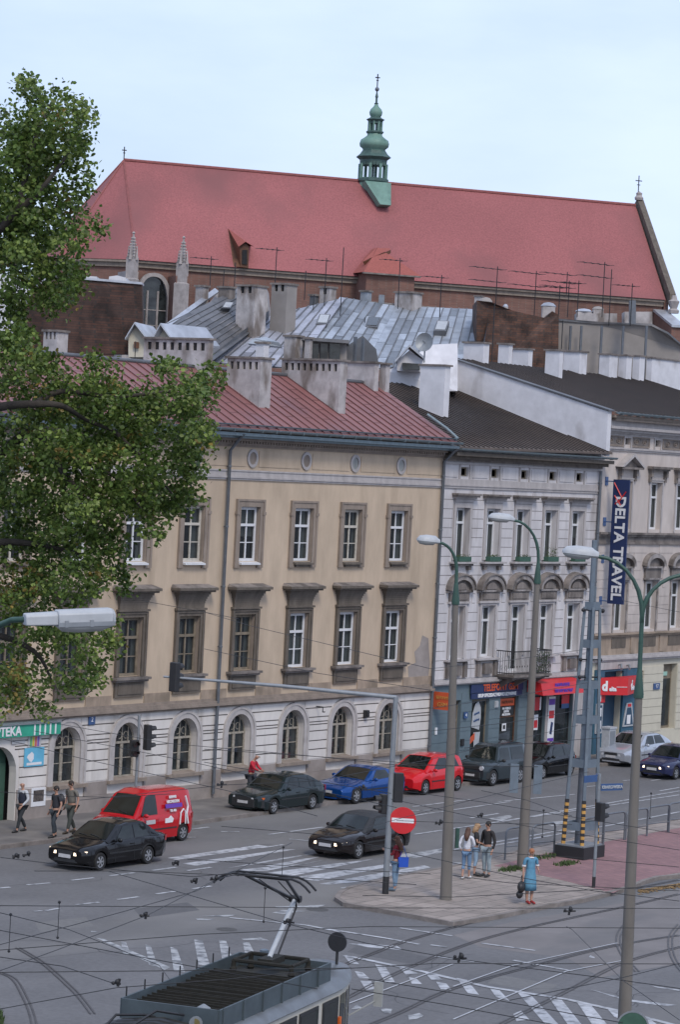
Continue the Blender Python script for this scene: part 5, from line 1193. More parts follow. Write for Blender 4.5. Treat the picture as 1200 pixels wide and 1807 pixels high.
# ================= CHURCH =================
CH=empty('church',label='long brick church with a steep red tiled roof above the houses',cat='church')
AZ=R(125); cdv=Vector((math.sin(AZ),math.cos(AZ),0)); cp_=Vector((-cdv.y,cdv.x,0)); 
if cp_.dot(F2)<0: cp_=-cp_
E0=Dp(655,492,225); E0.z=28.0
def hitc(u,v,off_=0):
    w=rayv(u,v); o=E0+cp_*off_; t=(o-CAM).dot(cp_)/w.dot(cp_); return CAM+w*t
HW=8.0; ZE,ZR_=28.0,36.45
def cpt(s,o,z): p=E0+cdv*s+cp_*o; return Vector((p.x,p.y,z))
def sof(u,v,o): return (hitc(u,v,o)-E0).dot(cdv)
sA=sof(237,459,0); sB=sof(1173,531,0); sRA=sof(218,283,HW); sRB=sof(1122,365,HW)
sAp=sRA-3.2
w=MB(); P=[cpt(sB,.3,0),cpt(sB,2*HW-.3,0),cpt(sA,2*HW-.3,0),cpt(sA-5.0,HW+4.2,0),cpt(sA-5.0,HW-4.2,0),cpt(sA,.3,0)]
w.prism([(p.x,p.y) for p in P],0,ZE-.15); 
w.build('wall',mt['brick'],CH)
ev=MB(); 
def strip(a,b,z0,z1,o_=.25):
    d=(b-a).normalized(); n_=Vector((d.y,-d.x,0)); 
    if n_.dot(F2)>0:n_=-n_
    ev.add([Vector((a.x,a.y,z0)),Vector((b.x,b.y,z0)),Vector((b.x,b.y,z1)),Vector((a.x,a.y,z1)),Vector((a.x,a.y,z0))+n_*o_,Vector((b.x,b.y,z0))+n_*o_,Vector((b.x,b.y,z1))+n_*o_,Vector((a.x,a.y,z1))+n_*o_],[(4,5,6,7),(7,6,2,3),(0,1,5,4),(0,4,7,3),(1,2,6,5)])
strip(P[5],P[0],ZE-.55,ZE-.2,.2); strip(P[4],P[5],ZE-.55,ZE-.2,.2); strip(P[5],P[0],ZE-.2,ZE-.04,.42); strip(P[4],P[5],ZE-.2,ZE-.04,.42)
ev.build('eave_cornice',mt['trim'],CH)
rf=MB(); e=[cpt(sB,-.25,ZE),cpt(sB,2*HW+.25,ZE),cpt(sA,2*HW+.25,ZE),cpt(sA-5.2,HW+4.4,ZE),cpt(sA-5.2,HW-4.4,ZE),cpt(sA,-.25,ZE)]
ra,rb=cpt(sRA,HW,ZR_),cpt(sRB,HW,ZR_)
rf.add(e+[ra,rb],[(5,0,7,6),(4,5,6),(3,4,6),(2,3,6),(1,2,6,7),(0,1,7)])
crf=rf.build('roof',mt['tile'],CH)
rdg=MB(); rdg.tube([ra+Vector((0,0,.05)),rb+Vector((0,0,.05))],.13,6); 
for a in (e[5],e[4],e[3]): rdg.tube([ra,a],.09,5)
rdg.build('ridge_tiles',mat('ridge_tiles',(.25,.085,.08),.85,.15,4),crf)
# stepped dark gable at the right end
gb=MB(); a=cpt(sRB+.15,HW,ZR_+.3); 
for s in (-1,):
    p0=cpt(sB+.2,-.6,ZE-.6); 
    gb.ext([p0,p0+Vector((0,0,1.1)),a+Vector((0,0,.35)),a+Vector((0,0,-.9))],cdv*.55)
p0=cpt(sB+.2,2*HW+.6,ZE-.6); gb.ext([p0,p0+Vector((0,0,1.1)),a+Vector((0,0,.35)),a+Vector((0,0,-.9))],cdv*.55)
gb.build('gable_coping',mt['trimd'],CH)
gb=MB(); gb.ext([cpt(sB+.1,.2,0),cpt(sB+.1,2*HW-.2,0),cpt(sB+.1,2*HW-.2,ZE),cpt(sRB+.1,HW,ZR_-.2),cpt(sB+.1,.2,ZE)],cdv*.4); gb.build('gable_wall',mt['brick'],CH)
gb=MB(); a=cpt(sB+.6,-.6,ZE-1.1); gb.lathe(a,[(.45,0),(.5,.25),(.3,.4),(.42,.8),(.5,1.0),(.3,1.15),(.2,1.5)],8); gb.build('gable_finial',mt['stone'],CH); gb=MB(); gb.lathe(cpt(sRB+.3,HW,ZR_+.5),[(.35,0),(.4,.2),(.25,.4),(.28,.6),(.05,.75)],8); gb.build('gable_finial',mt['stone'],CH)
bt=MB(); a=hitc(1167,538,-1.5); 
q=[cpt(sB+.3,.2,ZE-1.0),cpt(sB+.3,-3.2,ZE-2.4),cpt(sB+.3,-3.2,0),cpt(sB+.3,.2,0)]; bt.ext(q,-cdv*1.1); bo=bt.build('buttress',mt['brick'],CH); bt=MB(); q=[cpt(sB+.35,.2,ZE-.8),cpt(sB+.35,-3.4,ZE-2.2),cpt(sB+.35,-3.4,ZE-2.4),cpt(sB+.35,.2,ZE-1.0)]; bt.ext(q,-cdv*1.25); bt.build('buttress_cap',mt['zincl'],bo)
def cross(p,h,parent,name='cross',r=.045):
    m=MB(); m.tube([p,p+Vector((0,0,h))],r,5); d=cdv*.3*h/1.6; z=Vector((0,0,h*.72)); m.tube([p+z-d,p+z+d],r,5); m.tube([p+Vector((0,0,h*.5))-d*.5,p+Vector((0,0,h*.5))+d*.5],r*.8,5); return m.build(name,mt['black'],parent)
cross(ra+Vector((0,0,.1)),1.0,CH); cross(rb+cdv*.2+Vector((0,0,1.0)),1.6,CH)
# fleche
FL=empty('fleche'); FL.parent=CH
sF=sof(657,325,HW); fc=cpt(sF,HW,0); zb=ZR_-.3
def zpx(v,u=660): return F_z(u,v)
def F_z(u,v): return hitc(u,v,HW).z
zz=lambda v:hitc(661,v,HW).z
rpx=225*1.03/FPX
def ring(prof,name,m,n=8,sm=0):
    mb=MB(); mb.lathe((fc.x,fc.y,0),[(r*rpx,zz(v)) for r,v in prof],n,rot=.39); return mb.build(name,mt[m],FL,smooth=sm)
# base: prism that cuts into the roof, tapering below
mb=MB(); 
mb.lathe((fc.x,fc.y,0),[(8*rpx,zz(384)),(20*rpx,zz(352)),(26*rpx,zz(338)),(26*rpx,zz(322))],8,rot=.39); 
# apron running down the roof slope
ap=[cpt(sF-1.15,HW-.6,ZR_-.2),cpt(sF+1.15,HW-.6,ZR_-.2),cpt(sF+.6,HW-2.3,ZR_-2.2),cpt(sF-.35,HW-2.3,ZR_-2.2)]
mb.add([p-cp_*.75+Vector((0,0,.15)) for p in ap]+ap,[(3,2,1,0),(0,1,5,4),(1,2,6,5),(2,3,7,6),(3,0,4,7)])
mb.build('base',mt['copper'],FL)
ring([(26,324),(29,321),(29,317),(25,315)],'cornice','copperd')
mb=MB()
for k in range(8):
    a=k*math.pi/4+.39; x,y=fc.x+24*rpx*math.cos(a),fc.y+24*rpx*math.sin(a); mb.tube([(x,y,zz(316)),(x,y,zz(290))],.13,6)
mb.build('lantern_post',mt['copper'],FL)
mb=MB(); mb.lathe((fc.x,fc.y,0),[(2*rpx,zz(317)),(2*rpx,zz(290))],6)
for k in range(8):
    a=k*math.pi/4+.39; b=a+math.pi/4; 
    for t in (.33,.66):
        x,y=fc.x+24*rpx*(math.cos(a)*(1-t)+math.cos(b)*t),fc.y+24*rpx*(math.sin(a)*(1-t)+math.sin(b)*t); mb.tube([(x,y,zz(293)),(x,y,zz(287))],.09,4)
mb.build('tracery',mt['copperd'],FL)
ring([(24,292),(25,283),(32,278),(25,272),(21,266)],'cornice','copperd')
ring([(20,267),(21,263),(26,259),(27,254),(25,248),(19,244),(14,240),(13,236)],'onion_dome','copper',12,50)
ring([(13,237),(16,234),(16,232),(12,231)],'cornice','copperd')
mb=MB()
for k in range(8):
    a=k*math.pi/4+.39; x,y=fc.x+11.5*rpx*math.cos(a),fc.y+11.5*rpx*math.sin(a); mb.tube([(x,y,zz(232)),(x,y,zz(214))],.09,6)
mb.build('lantern_post',mt['copper'],FL)
ring([(12,218),(12,215),(17,211),(11,208),(9,206)],'cornice','copperd')
ring([(8,207),(11,203),(12,198),(10,193),(5,188),(3,184)],'onion_dome','copper',12,50)
ring([(3,184),(4,182),(2,181),(2,172),(3,171),(1.2,163),(1.2,160)],'spire','copperd',8)
mb=MB(); mb.sphere((fc.x,fc.y,zz(157)),4*rpx,10,7); mb.build('ball',mt['pipe'],FL,smooth=180)
cross(Vector((fc.x,fc.y,zz(153))),zz(130)-zz(153),FL,r=.05)
# roof dormers of the church
def rpt(u,v):  # point on the near roof plane
    w_=rayv(u,v); n_=(e[0]-e[5]).cross(ra-e[5]); t=(e[5]-CAM).dot(n_)/w_.dot(n_); return CAM+w_*t
d0=empty('dormer'); d0.parent=CH
tp=rpt(402,403); q0=rpt(431,471); dd=(q0-CAM).dot(F2)-.3
A4,B4,C4,D4,E4=Dp(424,471,dd),Dp(438,473,dd),Dp(439,435,dd),Dp(423,436,dd),Dp(431,427,dd)
mb=MB(); mb.ext([A4,B4,C4,E4,D4],cp_*.9); mb.build('cheek',mt['wood'],d0)
mb=MB(); mb.add([tp,A4,D4],[(0,1,2)]); mb.add([tp,rpt(412,470),A4],[(0,1,2)]); mb.build('dormer_side',mt['wood'],d0)
mb=MB(); f_=-cp_*.3; mb.add([tp,D4+f_-cdv*.2,E4+f_,C4+f_+cdv*.3,rpt(442,434)],[(0,1,2),(0,2,3),(0,3,4)]); mb.build('dormer_roof',mt['tile2'],d0)
mb=MB(); mb.ext([Dp(427,466,dd-.05),Dp(436,467,dd-.05),Dp(436,441,dd-.05),Dp(427,441,dd-.05)],-F2*.04); mb.build('opening',mt['dark'],d0)
TW=empty('stair_turret'); TW.parent=CH
s0=sof(645,520,-2.0); s1=sof(730,525,-2.0)
mb=MB(); P2=[cpt(s0,-2.0,0),cpt(s1,-2.0,0),cpt(s1,3,0),cpt(s0,3,0)]; zt=hitc(690,484,-2).z; mb.prism([(p.x,p.y) for p in P2],0,zt); mb.build('wall',mt['brick'],TW)
mb=MB(); q=[cpt(s0-.4,-2.4,zt),cpt(s1+.4,-2.4,zt),cpt(s1+.4,3.4,zt),cpt(s0-.4,3.4,zt)]; za=hitc(687,438,.5).z; a1,a2=cpt((s0+s1)/2-.2,.6,za),cpt((s0+s1)/2+.0,3,za)
mb.add(q+[a1,a2],[(0,1,4),(1,2,5,4),(2,3,5),(3,0,4,5)]); mb.build('turret_roof',mt['tile2'],TW)
mb=MB(); mb.ext([q[0]+Vector((0,0,-.12)),q[1]+Vector((0,0,-.12)),q[1],q[0]],cp_*.3); mb.build('turret_eave',mt['greyd'],TW)
# small hipped gablet left of the turret roof
dd=(a1-CAM).dot(F2)
mb=MB(); g=[Dp(640,461,dd-2.2),Dp(649,467,dd-1.6),Dp(690,440,dd),Dp(687,438,dd+.3),Dp(663,438,dd+.3)]; mb.add(g,[(0,2,3,4)]); mb.build('gablet_roof',mt['tile2'],TW)
mb=MB(); mb.add([g[0]-Vector((0,0,.05)),g[1]-Vector((0,0,.35)),g[2]-Vector((0,0,.3)),g[2]-Vector((0,0,.03))],[(0,1,2,3)]); mb.build('gablet_side',mt['wood'],TW)
# pinnacles with buttresses
for u,v0,v1,l in ((231,408,500,'a'),(317,416,560,'b')):
    p=hitc(u,v1,-1.8); zt=hitc(u,v0,-1.8).z; z1=hitc(u,v0+48,-1.8).z
    pn=empty('pinnacle'); pn.parent=CH
    mb=MB(); hb=.42; c0=p
    mb.lathe((p.x,p.y,0),[(.62,z1-7),(.62,z1-1.6),(.5,z1-1.5),(.5,z1),(.56,z1+.05),(.3,z1+.1),(.06,zt-.2),(.14,zt-.12),(.03,zt)],4,rot=AZ*-1+.0)
    for k in range(7):
        t=k/7; r_=.3*(1-t)+.06; z=z1+.2+(zt-z1-.5)*t
        for j in range(4): a=-AZ+j*math.pi/2; mb.sphere((p.x+r_*math.cos(a),p.y+r_*math.sin(a),z),.09,5,4)
    for j in range(4):
        a=-AZ+j*math.pi/2+math.pi/4; x,y=p.x+.38*math.cos(a),p.y+.38*math.sin(a); mb.lathe((x,y,z1-.1),[(.16,0),(.1,.4),(.02,1.1)],4)
    mb.build('spire',mt['stone'],pn)
    mb=MB(); q=[cpt((p-E0).dot(cdv)-.5,-1.9,0),cpt((p-E0).dot(cdv)+.5,-1.9,0),cpt((p-E0).dot(cdv)+.5,.4,0),cpt((p-E0).dot(cdv)-.5,.4,0)]; mb.prism([(a.x,a.y) for a in q],0,z1-1.0); mb.build('buttress',mt['stone'] if u<300 else mt['brick'],pn)
# tall gothic window
gw=empty('gothic_window'); gw.parent=CH
c0=hitc(268,560,-.05); s_=(c0-E0).dot(cdv); zt=hitc(268,488,0).z; hw=1.15; zs=zt-2.0
def goth(hw,zt,zs,zb,n=8):
    L_=[];
    for i in range(n+1):
        t=i/n; L_.append((-hw*math.cos(t*math.pi/2)**.8 if t<1 else 0,zs+(zt-zs)*math.sin(t*math.pi/2)))
    Rr=[(-x,z) for x,z in L_[::-1][1:]]
    return [(-hw,zb)]+L_+Rr+[(hw,zb)]
mb=MB(); O=goth(hw+.3,zt+.3,zs,18);I=goth(hw,zt,zs,18)
for i in range(len(O)-1): mb.ext([cpt(s_+O[i][0],.2,O[i][1]),cpt(s_+O[i+1][0],.2,O[i+1][1]),cpt(s_+I[i+1][0],.2,I[i+1][1]),cpt(s_+I[i][0],.2,I[i][1])],-cp_*.35)
for k in (-.42,.42): mb.tube([cpt(s_+k,.1,18),cpt(s_+k,.1,zs+.9)],.09,5)
for z in (20,21.5,23,24.2): mb.tube([cpt(s_-hw,.12,z),cpt(s_+hw,.12,z)],.04,4)
mb.build('frame',mt['stone'],gw)
mb=MB(); mb.poly([cpt(s_+x,.16,z) for x,z in I]); mb.build('pane',mt['pane'],gw)
# small round-headed niches and buttress stubs below the eave
for u in (845,922,810,760,948):
    p=hitc(u,536,-.4); s_=(p-E0).dot(cdv); mb=MB(); mb.prism([(a.x,a.y) for a in (cpt(s_-.45,-1.2,0),cpt(s_+.45,-1.2,0),cpt(s_+.45,.35,0),cpt(s_-.45,.35,0))],0,24.6); q=[cpt(s_-.55,.32,25.6),cpt(s_-.55,-1.4,24.55),cpt(s_-.55,-1.4,24.4),cpt(s_-.55,.32,24.9)]; mb.ext(q,cdv*1.1); mb.build('buttress',mt['brick'],CH)
# aerials over the roofs
for a in [(368,545,452,150,1),(483,545,436,150,1),(597,625,436,60,0),(572,540,455,90,1),(537,530,478,90,0),(412,530,463,90,0),(702,545,455,90,1),(776,560,485,90,1),(874,560,470,90,2),(943,560,478,90,2),(986,560,503,90,1),(1002,560,495,90,2),(1019,560,495,90,1),(1063,560,462,60,2),(1075,575,475,60,0),(1113,575,500,60,1),(1010,688,640,9,0),(393,520,475,90,0),(640,640,560,60,0),(868,640,535,40,0),(990,640,565,30,0),(1014,690,625,14,0),(550,600,520,60,0),(300,640,600,8,0),(237,640,602,8,0),(1000,520,480,90,2)]:
    aerial(a[0],a[1],a[2],a[3] if a[3]<100 else 70,a[4])
POS=['in front of the church roof %s','rising over the zinc roofs %s','above the white chimneys %s']
AER.sort(key=lambda t:t[1])
refs=[(0,250,'over the brick gable wall'),(250,385,'left of the church roof dormer'),(385,425,'just beside the church roof dormer'),(425,500,'above the tall grey chimneys'),(500,560,'left of the bright skylight'),(560,610,'over the bright skylight'),(610,690,'near the church turret'),(690,740,'in front of the church turret'),(740,860,'right of the church turret'),(860,960,'above the brick firewall'),(960,1012,'over the left end of the grey rear block'),(1012,1080,'over the middle of the grey rear block'),(1080,1200,'over the right end of the grey rear block')]
cnt={}
for o,u,v in AER:
    r_=[t for a,b,t in refs if a<=u<b][0]; cnt.setdefault(r_,[]).append((o,u,v))
for r_,L_ in cnt.items():
    for k,(o,u,v) in enumerate(L_):
        o['label']='thin dark aerial '+(('' if len(L_)==1 else ['leftmost of those ','second of those ','third of those ','fourth of those ','fifth of those '][k]))+r_
# ================= VEHICLES =================
def paint(name,col,metal=.0,rough=.12):
    m=mat(name,col,rough,.03,.8,metal=metal,coat=.35,spec=.3); return m
def lerp(a,b,t): return a+(b-a)*t
def pw(P,x):
    if x<=P[0][0]: return P[0][1]
    for (a,b),(c,d) in zip(P[:-1],P[1:]):
        if x<=c: t=(x-a)/(c-a) if c>a else 0; return b+(d-b)*t
    return P[-1][1]
def sm(P,x,e=.12):
    return (pw(P,x-e)+2*pw(P,x)+pw(P,x+e))/4
class Car: pass
def car(name,label,cat,u,v,col,L,W_,H,wb,fo,wr,deck,roof,belt,side,rz_=0,rim='rim',lit=False,extra=None,group='cars in the street',grille='plastic',lights='wide',metal=0,glassm='cglass',roofm=None,clad=False,pillar=.07,plate=True,wheel_at='front'):
    """car with its front at local x=0 pointing -X; deck=[(x,z)] bonnet/boot line; roof=[(x,z)] greenhouse line over the deck; side=[(x0b,x0t,x1t,x1b)] side glass"""
    hw=W_/2; p=G(u,v)
    o=empty(name,(0,0,0),0,label,cat,group)
    xw=[fo,fo+wb]; arch=wr+.05
    if callable(col): pm_=col
    else: pm_=paint(name+'_paint',col,metal)
    # stations
    xs=sorted(set([0,.06,.15,.3]+[L-.3,L-.15,L-.06,L]+[i*.12 for i in range(2,int(L/.12)-1)]+[w_+s*arch*k for w_ in xw for s in(-1,1) for k in (.5,.8,.95,1.0,1.04)]+[w_ for w_ in xw]))
    xs=[x for x in xs if 0<=x<=L]
    def planw(x):  # half width in plan
        k=1
        if x<.5: k=1-.20*((.5-x)/.5)**2.2
        if x>L-.45: k=1-.15*((x-L+.45)/.45)**2.2
        return hw*k
    def sill(x):
        z=.2 if not clad else .26
        if x<.25: z=.24+(.25-x)*.25
        if x>L-.3: z=.24+(x-L+.3)*.35
        for w_ in xw:
            d=abs(x-w_)
            if d<arch: z=max(z,wr+math.sqrt(arch*arch-d*d))
        return z
    mb=MB(); rings=[]
    for x in xs:
        w_=planw(x); zs=sill(x); zd=sm(deck,x); zb_=min(zd-.02,sm(belt,x)); zs=min(zs,zb_-.12)
        bul=.0
        if x<.12: bul=.0
        y4=w_*.985
        R_=[(0,.2),(w_-.3,.2),(w_-.28,zs-.0 if zs>.3 else .2),(w_-.02,zs),(w_,lerp(zs,zb_,.35)),(w_+.0,lerp(zs,zb_,.62)),(y4,lerp(zs,zb_,.9)),(w_*.94,zb_+.0),(w_*.80,lerp(zb_,zd,.75)+.01),(w_*.45,zd+.01),(0,zd+.02)]
        ring_=[(x,y,z) for y,z in R_]+[(x,-y,z) for y,z in R_[::-1][1:-1]]
        rings.append(ring_)
    n=len(rings[0]); vs=[v_ for r_ in rings for v_ in r_]; fs=[]
    for i in range(len(rings)-1):
        for j in range(n): fs.append((i*n+j,(i+1)*n+j,(i+1)*n+(j+1)%n,i*n+(j+1)%n))
    fs.append(tuple(range(n))); fs.append(tuple((len(rings)-1)*n+j for j in range(n))[::-1])
    mb.add(vs,[f[::-1] for f in fs])
    mb.build('body',pm_,o,smooth=38)
    # greenhouse
    rx0,rx1=roof[0][0],roof[-1][0]
    top=max(z for _,z in roof); inset=.17
    def gsec(x):
        zr=pw(roof,x); zb_=sm(deck,x)-.03 if zr<top*.9 else sm(belt,x)-.03
        zb_=min(zb_,sm(belt,x)-.02+.03); w_=planw(x)*.945; k=max(0,min(1,(zr-zb_)/(top-sm(belt,x)))); wt=w_-inset*k
        return zr,zb_,w_,wt
    gx=sorted(set([rx0+(rx1-rx0)*i/40 for i in range(41)]+[x for x,_ in roof]))
    cb=MB(); rings=[]
    for x in gx:
        zr,zb_,w_,wt=gsec(x)
        zr=max(zr,zb_+.01)
        R_=[(w_,zb_),(lerp(w_,wt,.5)+.012,lerp(zb_,zr-.035,.5)),(wt,zr-.035),(wt*.9,zr-.008),(wt*.5,zr+.012),(0,zr+.02)]
        rings.append([(x,y,z) for y,z in R_]+[(x,-y,z) for y,z in R_[::-1][1:]])
    n=len(rings[0]); vs=[v_ for r_ in rings for v_ in r_]; fs=[(i*n+j,i*n+j+1,(i+1)*n+j+1,(i+1)*n+j) for i in range(len(rings)-1) for j in range(n-1)]+[tuple(range(n))[::-1],tuple((len(rings)-1)*n+j for j in range(n))]
    cb.add(vs,fs); cb.build('cabin',roofm or pm_,o,smooth=35)
    G_=mt[glassm]
    def toppt(x,f,off_):  # point on the greenhouse top surface, f in -1..1
        zr,zb_,w_,wt=gsec(x); return Vector((x,f*wt*.93,zr+.012-abs(f)*.025+off_))
    def topglass(nm,xa,xb,fa,fb,off_=.016):
        m=MB(); k=6; g_=[]
        dz=pw(roof,xb)-pw(roof,xa); nl=Vector((-dz,0,xb-xa)).normalized()
        for i in range(k+1):
            x=lerp(xa,xb,i/k); fr_=lerp(fa,fb,i/k)
            for j in range(k+1): g_.append(toppt(x,lerp(-fr_,fr_,j/k),0)+nl*off_)
        m.add(g_,[(i*(k+1)+j,(i+1)*(k+1)+j,(i+1)*(k+1)+j+1,i*(k+1)+j+1) for i in range(k) for j in range(k)][:]); m.f=[f[::-1] for f in m.f]; return m.build(nm,G_,o,smooth=180)
    # windscreen from roof profile: first rising segment; rear from last
    i1=next(i for i in range(len(roof)) if roof[i][1]>top*.918)
    topglass('windscreen',rx0+(roof[i1][0]-rx0)*.08,roof[i1][0]-.03*(roof[i1][0]-rx0),.93,.86)
    i2=max(i for i in range(len(roof)) if roof[i][1]>top*.918)
    xe=roof[i2][0]
    if extra!='van': topglass('rear_window',xe+(rx1-xe)*.12,xe+(rx1-xe)*.85,.84,.9)
    def sidept(x,t,s,off_):
        zr,zb_,w_,wt=gsec(x); zb_=max(zb_,sm(belt,x)-.02)
        return Vector((x,s*(lerp(w_,wt,t)+.014*math.sin(math.pi*t)+off_),lerp(zb_+.03,zr-.035,t)))
    for s in (-1,1):
        for (xa,xta,xtb,xb) in side:
            m=MB(); k=5; g_=[]
            for i in range(k+1):
                t=lerp(.04,.9,i/k)
                for j in range(k+1):
                    q=j/k; x=lerp(lerp(xa,xta,i/k),lerp(xb,xtb,i/k),q); 
                    # height uses the local section so front quarter follows the pillar
                    zr,zb_,w_,wt=gsec(x); zt_=lerp(sm(belt,x)+.01,top-.07,t); zt_=min(zt_,zr-.05)
                    kk=(zt_-zb_)/(max(zr-.035-zb_,.05)); g_.append(Vector((x,s*(lerp(w_,wt,kk)+.012*math.sin(math.pi*min(kk,1))+.01),zt_)))
            m.add(g_,[(i*(k+1)+j,(i+1)*(k+1)+j,(i+1)*(k+1)+j+1,i*(k+1)+j+1) for i in range(k) for j in range(k)]); m.build('side_window',G_,o,smooth=180)
    # wheels
    for i,x in enumerate(xw):
        for s in (-1,1):
            key=('wheel',wr,rim)
            def mk():
                m=MB(); r=wr; prof=[(r*.62,-.09),(r*.9,-.1),(r*.985,-.075),(r,-.03),(r,.03),(r*.985,.075),(r*.9,.1),(r*.62,.09)]
                vs=[];nn=22
                for a,b in prof:
                    for j in range(nn): q=2*math.pi*j/nn; vs.append((a*math.cos(q),b,a*math.sin(q)))
                m.add(vs,[(i_*nn+j,(i_+1)*nn+j,(i_+1)*nn+(j+1)%nn,i_*nn+(j+1)%nn) for i_ in range(7) for j in range(nn)])
                wo=m.build('wheel',mt['tyre'],None,smooth=50)
                m=MB()
                for yy in (-.085,):
                    P=[(r*.66*math.cos(2*math.pi*j/nn),yy+.03,r*.66*math.sin(2*math.pi*j/nn)) for j in range(nn)]; m.add(P,[tuple(range(nn))],1)
                    for j in range(nn):
                        q0,q1=2*math.pi*j/nn,2*math.pi*(j+1)/nn
                        m.add([(r*.68*math.cos(q0),yy,r*.68*math.sin(q0)),(r*.68*math.cos(q1),yy,r*.68*math.sin(q1)),(r*.55*math.cos(q1),yy+.01,r*.55*math.sin(q1)),(r*.55*math.cos(q0),yy+.01,r*.55*math.sin(q0))],[(0,1,2,3)],0)
                    for j in range(6):
                        q=2*math.pi*j/6; m.add([(r*.1*math.cos(q-.5),yy-.005,r*.1*math.sin(q-.5)),(r*.1*math.cos(q+.5),yy-.005,r*.1*math.sin(q+.5)),(r*.58*math.cos(q+.24),yy+.005,r*.58*math.sin(q+.24)),(r*.58*math.cos(q-.24),yy+.005,r*.58*math.sin(q-.24))],[(0,1,2,3)],0)
                    m.add([(r*.2*math.cos(2*math.pi*j/10),yy-.008,r*.2*math.sin(2*math.pi*j/10)) for j in range(10)],[tuple(range(10))],0)
                m.build('rim',[mt[rim] if rim in mt else mt['rim'],mt['plastic']],wo); return wo
            if key in C2: wo=copytree(C2[key])
            else: wo=mk(); C2[key]=wo
            wo.parent=o; wo.location=(x,s*(hw-.11),wr); wo.rotation_euler=(0,0,0 if s<0 else math.pi)
    # front: grille, lights, plate, bumper strip
    def front(x,y0,y1,z0,z1,nm,m_,t=.02,curve=True,par=None):
        mb=MB(); k=5; vs=[]
        for j in range(k+1):
            y=lerp(y0,y1,j/k); xx=0
            # follow the plan curvature of the nose
            a=abs(y)/hw; xx=x+ (max(0,a-.5)**2)*.95 
            vs+=[(xx-t,y,z0),(xx-t*.6,y,z1),(xx+.12,y,z0),(xx+.12,y,z1)]
        fs=[]
        for j in range(k): b=j*4; fs+=[(b,b+1,b+5,b+4),(b+1,b+3,b+7,b+5),(b,b+4,b+6,b+2)]
        fs+=[(0,2,3,1),(k*4,k*4+1,k*4+3,k*4+2)]
        mb.add(vs,fs); return mb.build(nm,m_,par or o,smooth=30)
    zn=sm(deck,.1); 
    nz=zn-.04
    if lights=='wide':
        front(.0,-.36*hw,.36*hw,nz-.15,nz-.03,'grille',mt[grille])
        for s in (-1,1): front(.015,*sorted((s*.42*hw,s*.9*hw)),nz-.17,nz-.015,'headlight',mt['lit'] if lit else mt['chead'])
    elif lights=='square':
        front(.0,-.42*hw,.42*hw,nz-.15,nz-.02,'grille',mt['plastic'])
        for s in (-1,1): front(.01,*sorted((s*.45*hw,s*.82*hw)),nz-.16,nz-.02,'headlight',mt['lit'] if lit else mt['chead']); front(.03,*sorted((s*.83*hw,s*.95*hw)),nz-.16,nz-.02,'indicator',mt['amber'])
    elif lights=='round':
        front(.0,-.5*hw,.5*hw,nz-.2,nz-.06,'grille',mt['plastic'])
        for s in (-1,1):
            m=MB(); m.tube([(.03,s*.68*hw,nz-.14),(-.03,s*.68*hw,nz-.14)],.1,14); m.build('headlight',mt['chead'],o,smooth=40)
    elif lights=='swept':
        front(.0,-.3*hw,.3*hw,nz-.3,nz-.2,'grille',mt['plastic'])
        for s in (-1,1):
            m=MB(); y0,y1=s*.5*hw,s*.86*hw
            P=[]
            for (x,y) in ((.06,y0),(.16,y1),(.62,s*.84*hw),(.3,s*.55*hw)):
                P.append(Vector((x,y,sm(deck,max(x,.12))-.055-.06*abs(y)/hw-(0 if x>.25 else .1))))
            m.ext(P,(0,0,.075)); m.build('headlight',mt['chead'],o,smooth=30)
    front(-.005,-.28*hw,.28*hw,.40,.51,'number_plate',mt['plate'],t=.03) if plate else None
    front(-.0,-.6*hw,.6*hw,.27,.37,'air_intake',mt['plastic'],t=.008)
    if clad or lights=='square': front(-.01,-.96*hw,.96*hw,.28 if not clad else .34,.58,'bumper',mt['plastic'],t=.02)
    # rear lights
    for s in (-1,1):
        m=MB(); zt=min(sm(deck,L-.1),1.0)-.04
        a,b=sorted((s*(planw(L-.05)*.99+.01),s*planw(L)*.62)); 
        m.add([(L-.2,s*(planw(L-.2)+.006),zt-.2),(L-.2,s*(planw(L-.2)+.006),zt-.02),(L+.012,s*(planw(L)+.006),zt-.02),(L+.012,s*(planw(L)+.006),zt-.2),(L+.015,s*planw(L)*.62,zt-.02),(L+.015,s*planw(L)*.62,zt-.2)],[(0,1,2,3),(3,2,4,5)]); m.build('tail_light',mt['clred'],o)
    # mirrors, handles, door seams
    xm=roof[i1][0]*.35+rx0*.65+.18; zb_=sm(belt,xm)
    for s in (-1,1):
        m=MB(); m.sphere((xm,s*(hw+.1),zb_+.06),.1,8,6,0,.55,1.1,.7); m.tube([(xm+.02,s*(hw*.9),zb_),(xm,s*(hw+.05),zb_+.04)],.02,5); m.build('mirror',pm_ if not clad else mt['plastic'],o,smooth=180)
    doors=[side[0][0]-.06]+[t[3]+.02 for t in side[:2]]
    for s in (-1,1):
        m=MB()
        for x in doors:
            if abs(x-xw[1])<arch: x=x  # seam runs down to the arch
            zs=sill(x)+.03; zt=sm(belt,x)-.02; w0=planw(x)
            m.add([(x-.006,s*(w0+.003),lerp(zs,zt,t)) for t in(0,.35,.62,.9)]+[(x+.006,s*(w0+.003),lerp(zs,zt,t)) for t in (0,.35,.62,.9)],[(0,1,5,4),(1,2,6,5),(2,3,7,6)])
        m.build('door_seam',mt['plastic'],o)
        for x in doors[1:]:
            z=sm(belt,x)-.14; w0=planw(x)
            m=MB(); a,b=sorted((s*(w0-.01),s*(w0+.02))); m.box(x-.2,x-.05,a,b,z-.015,z+.015); m.build('door_handle',pm_,o)
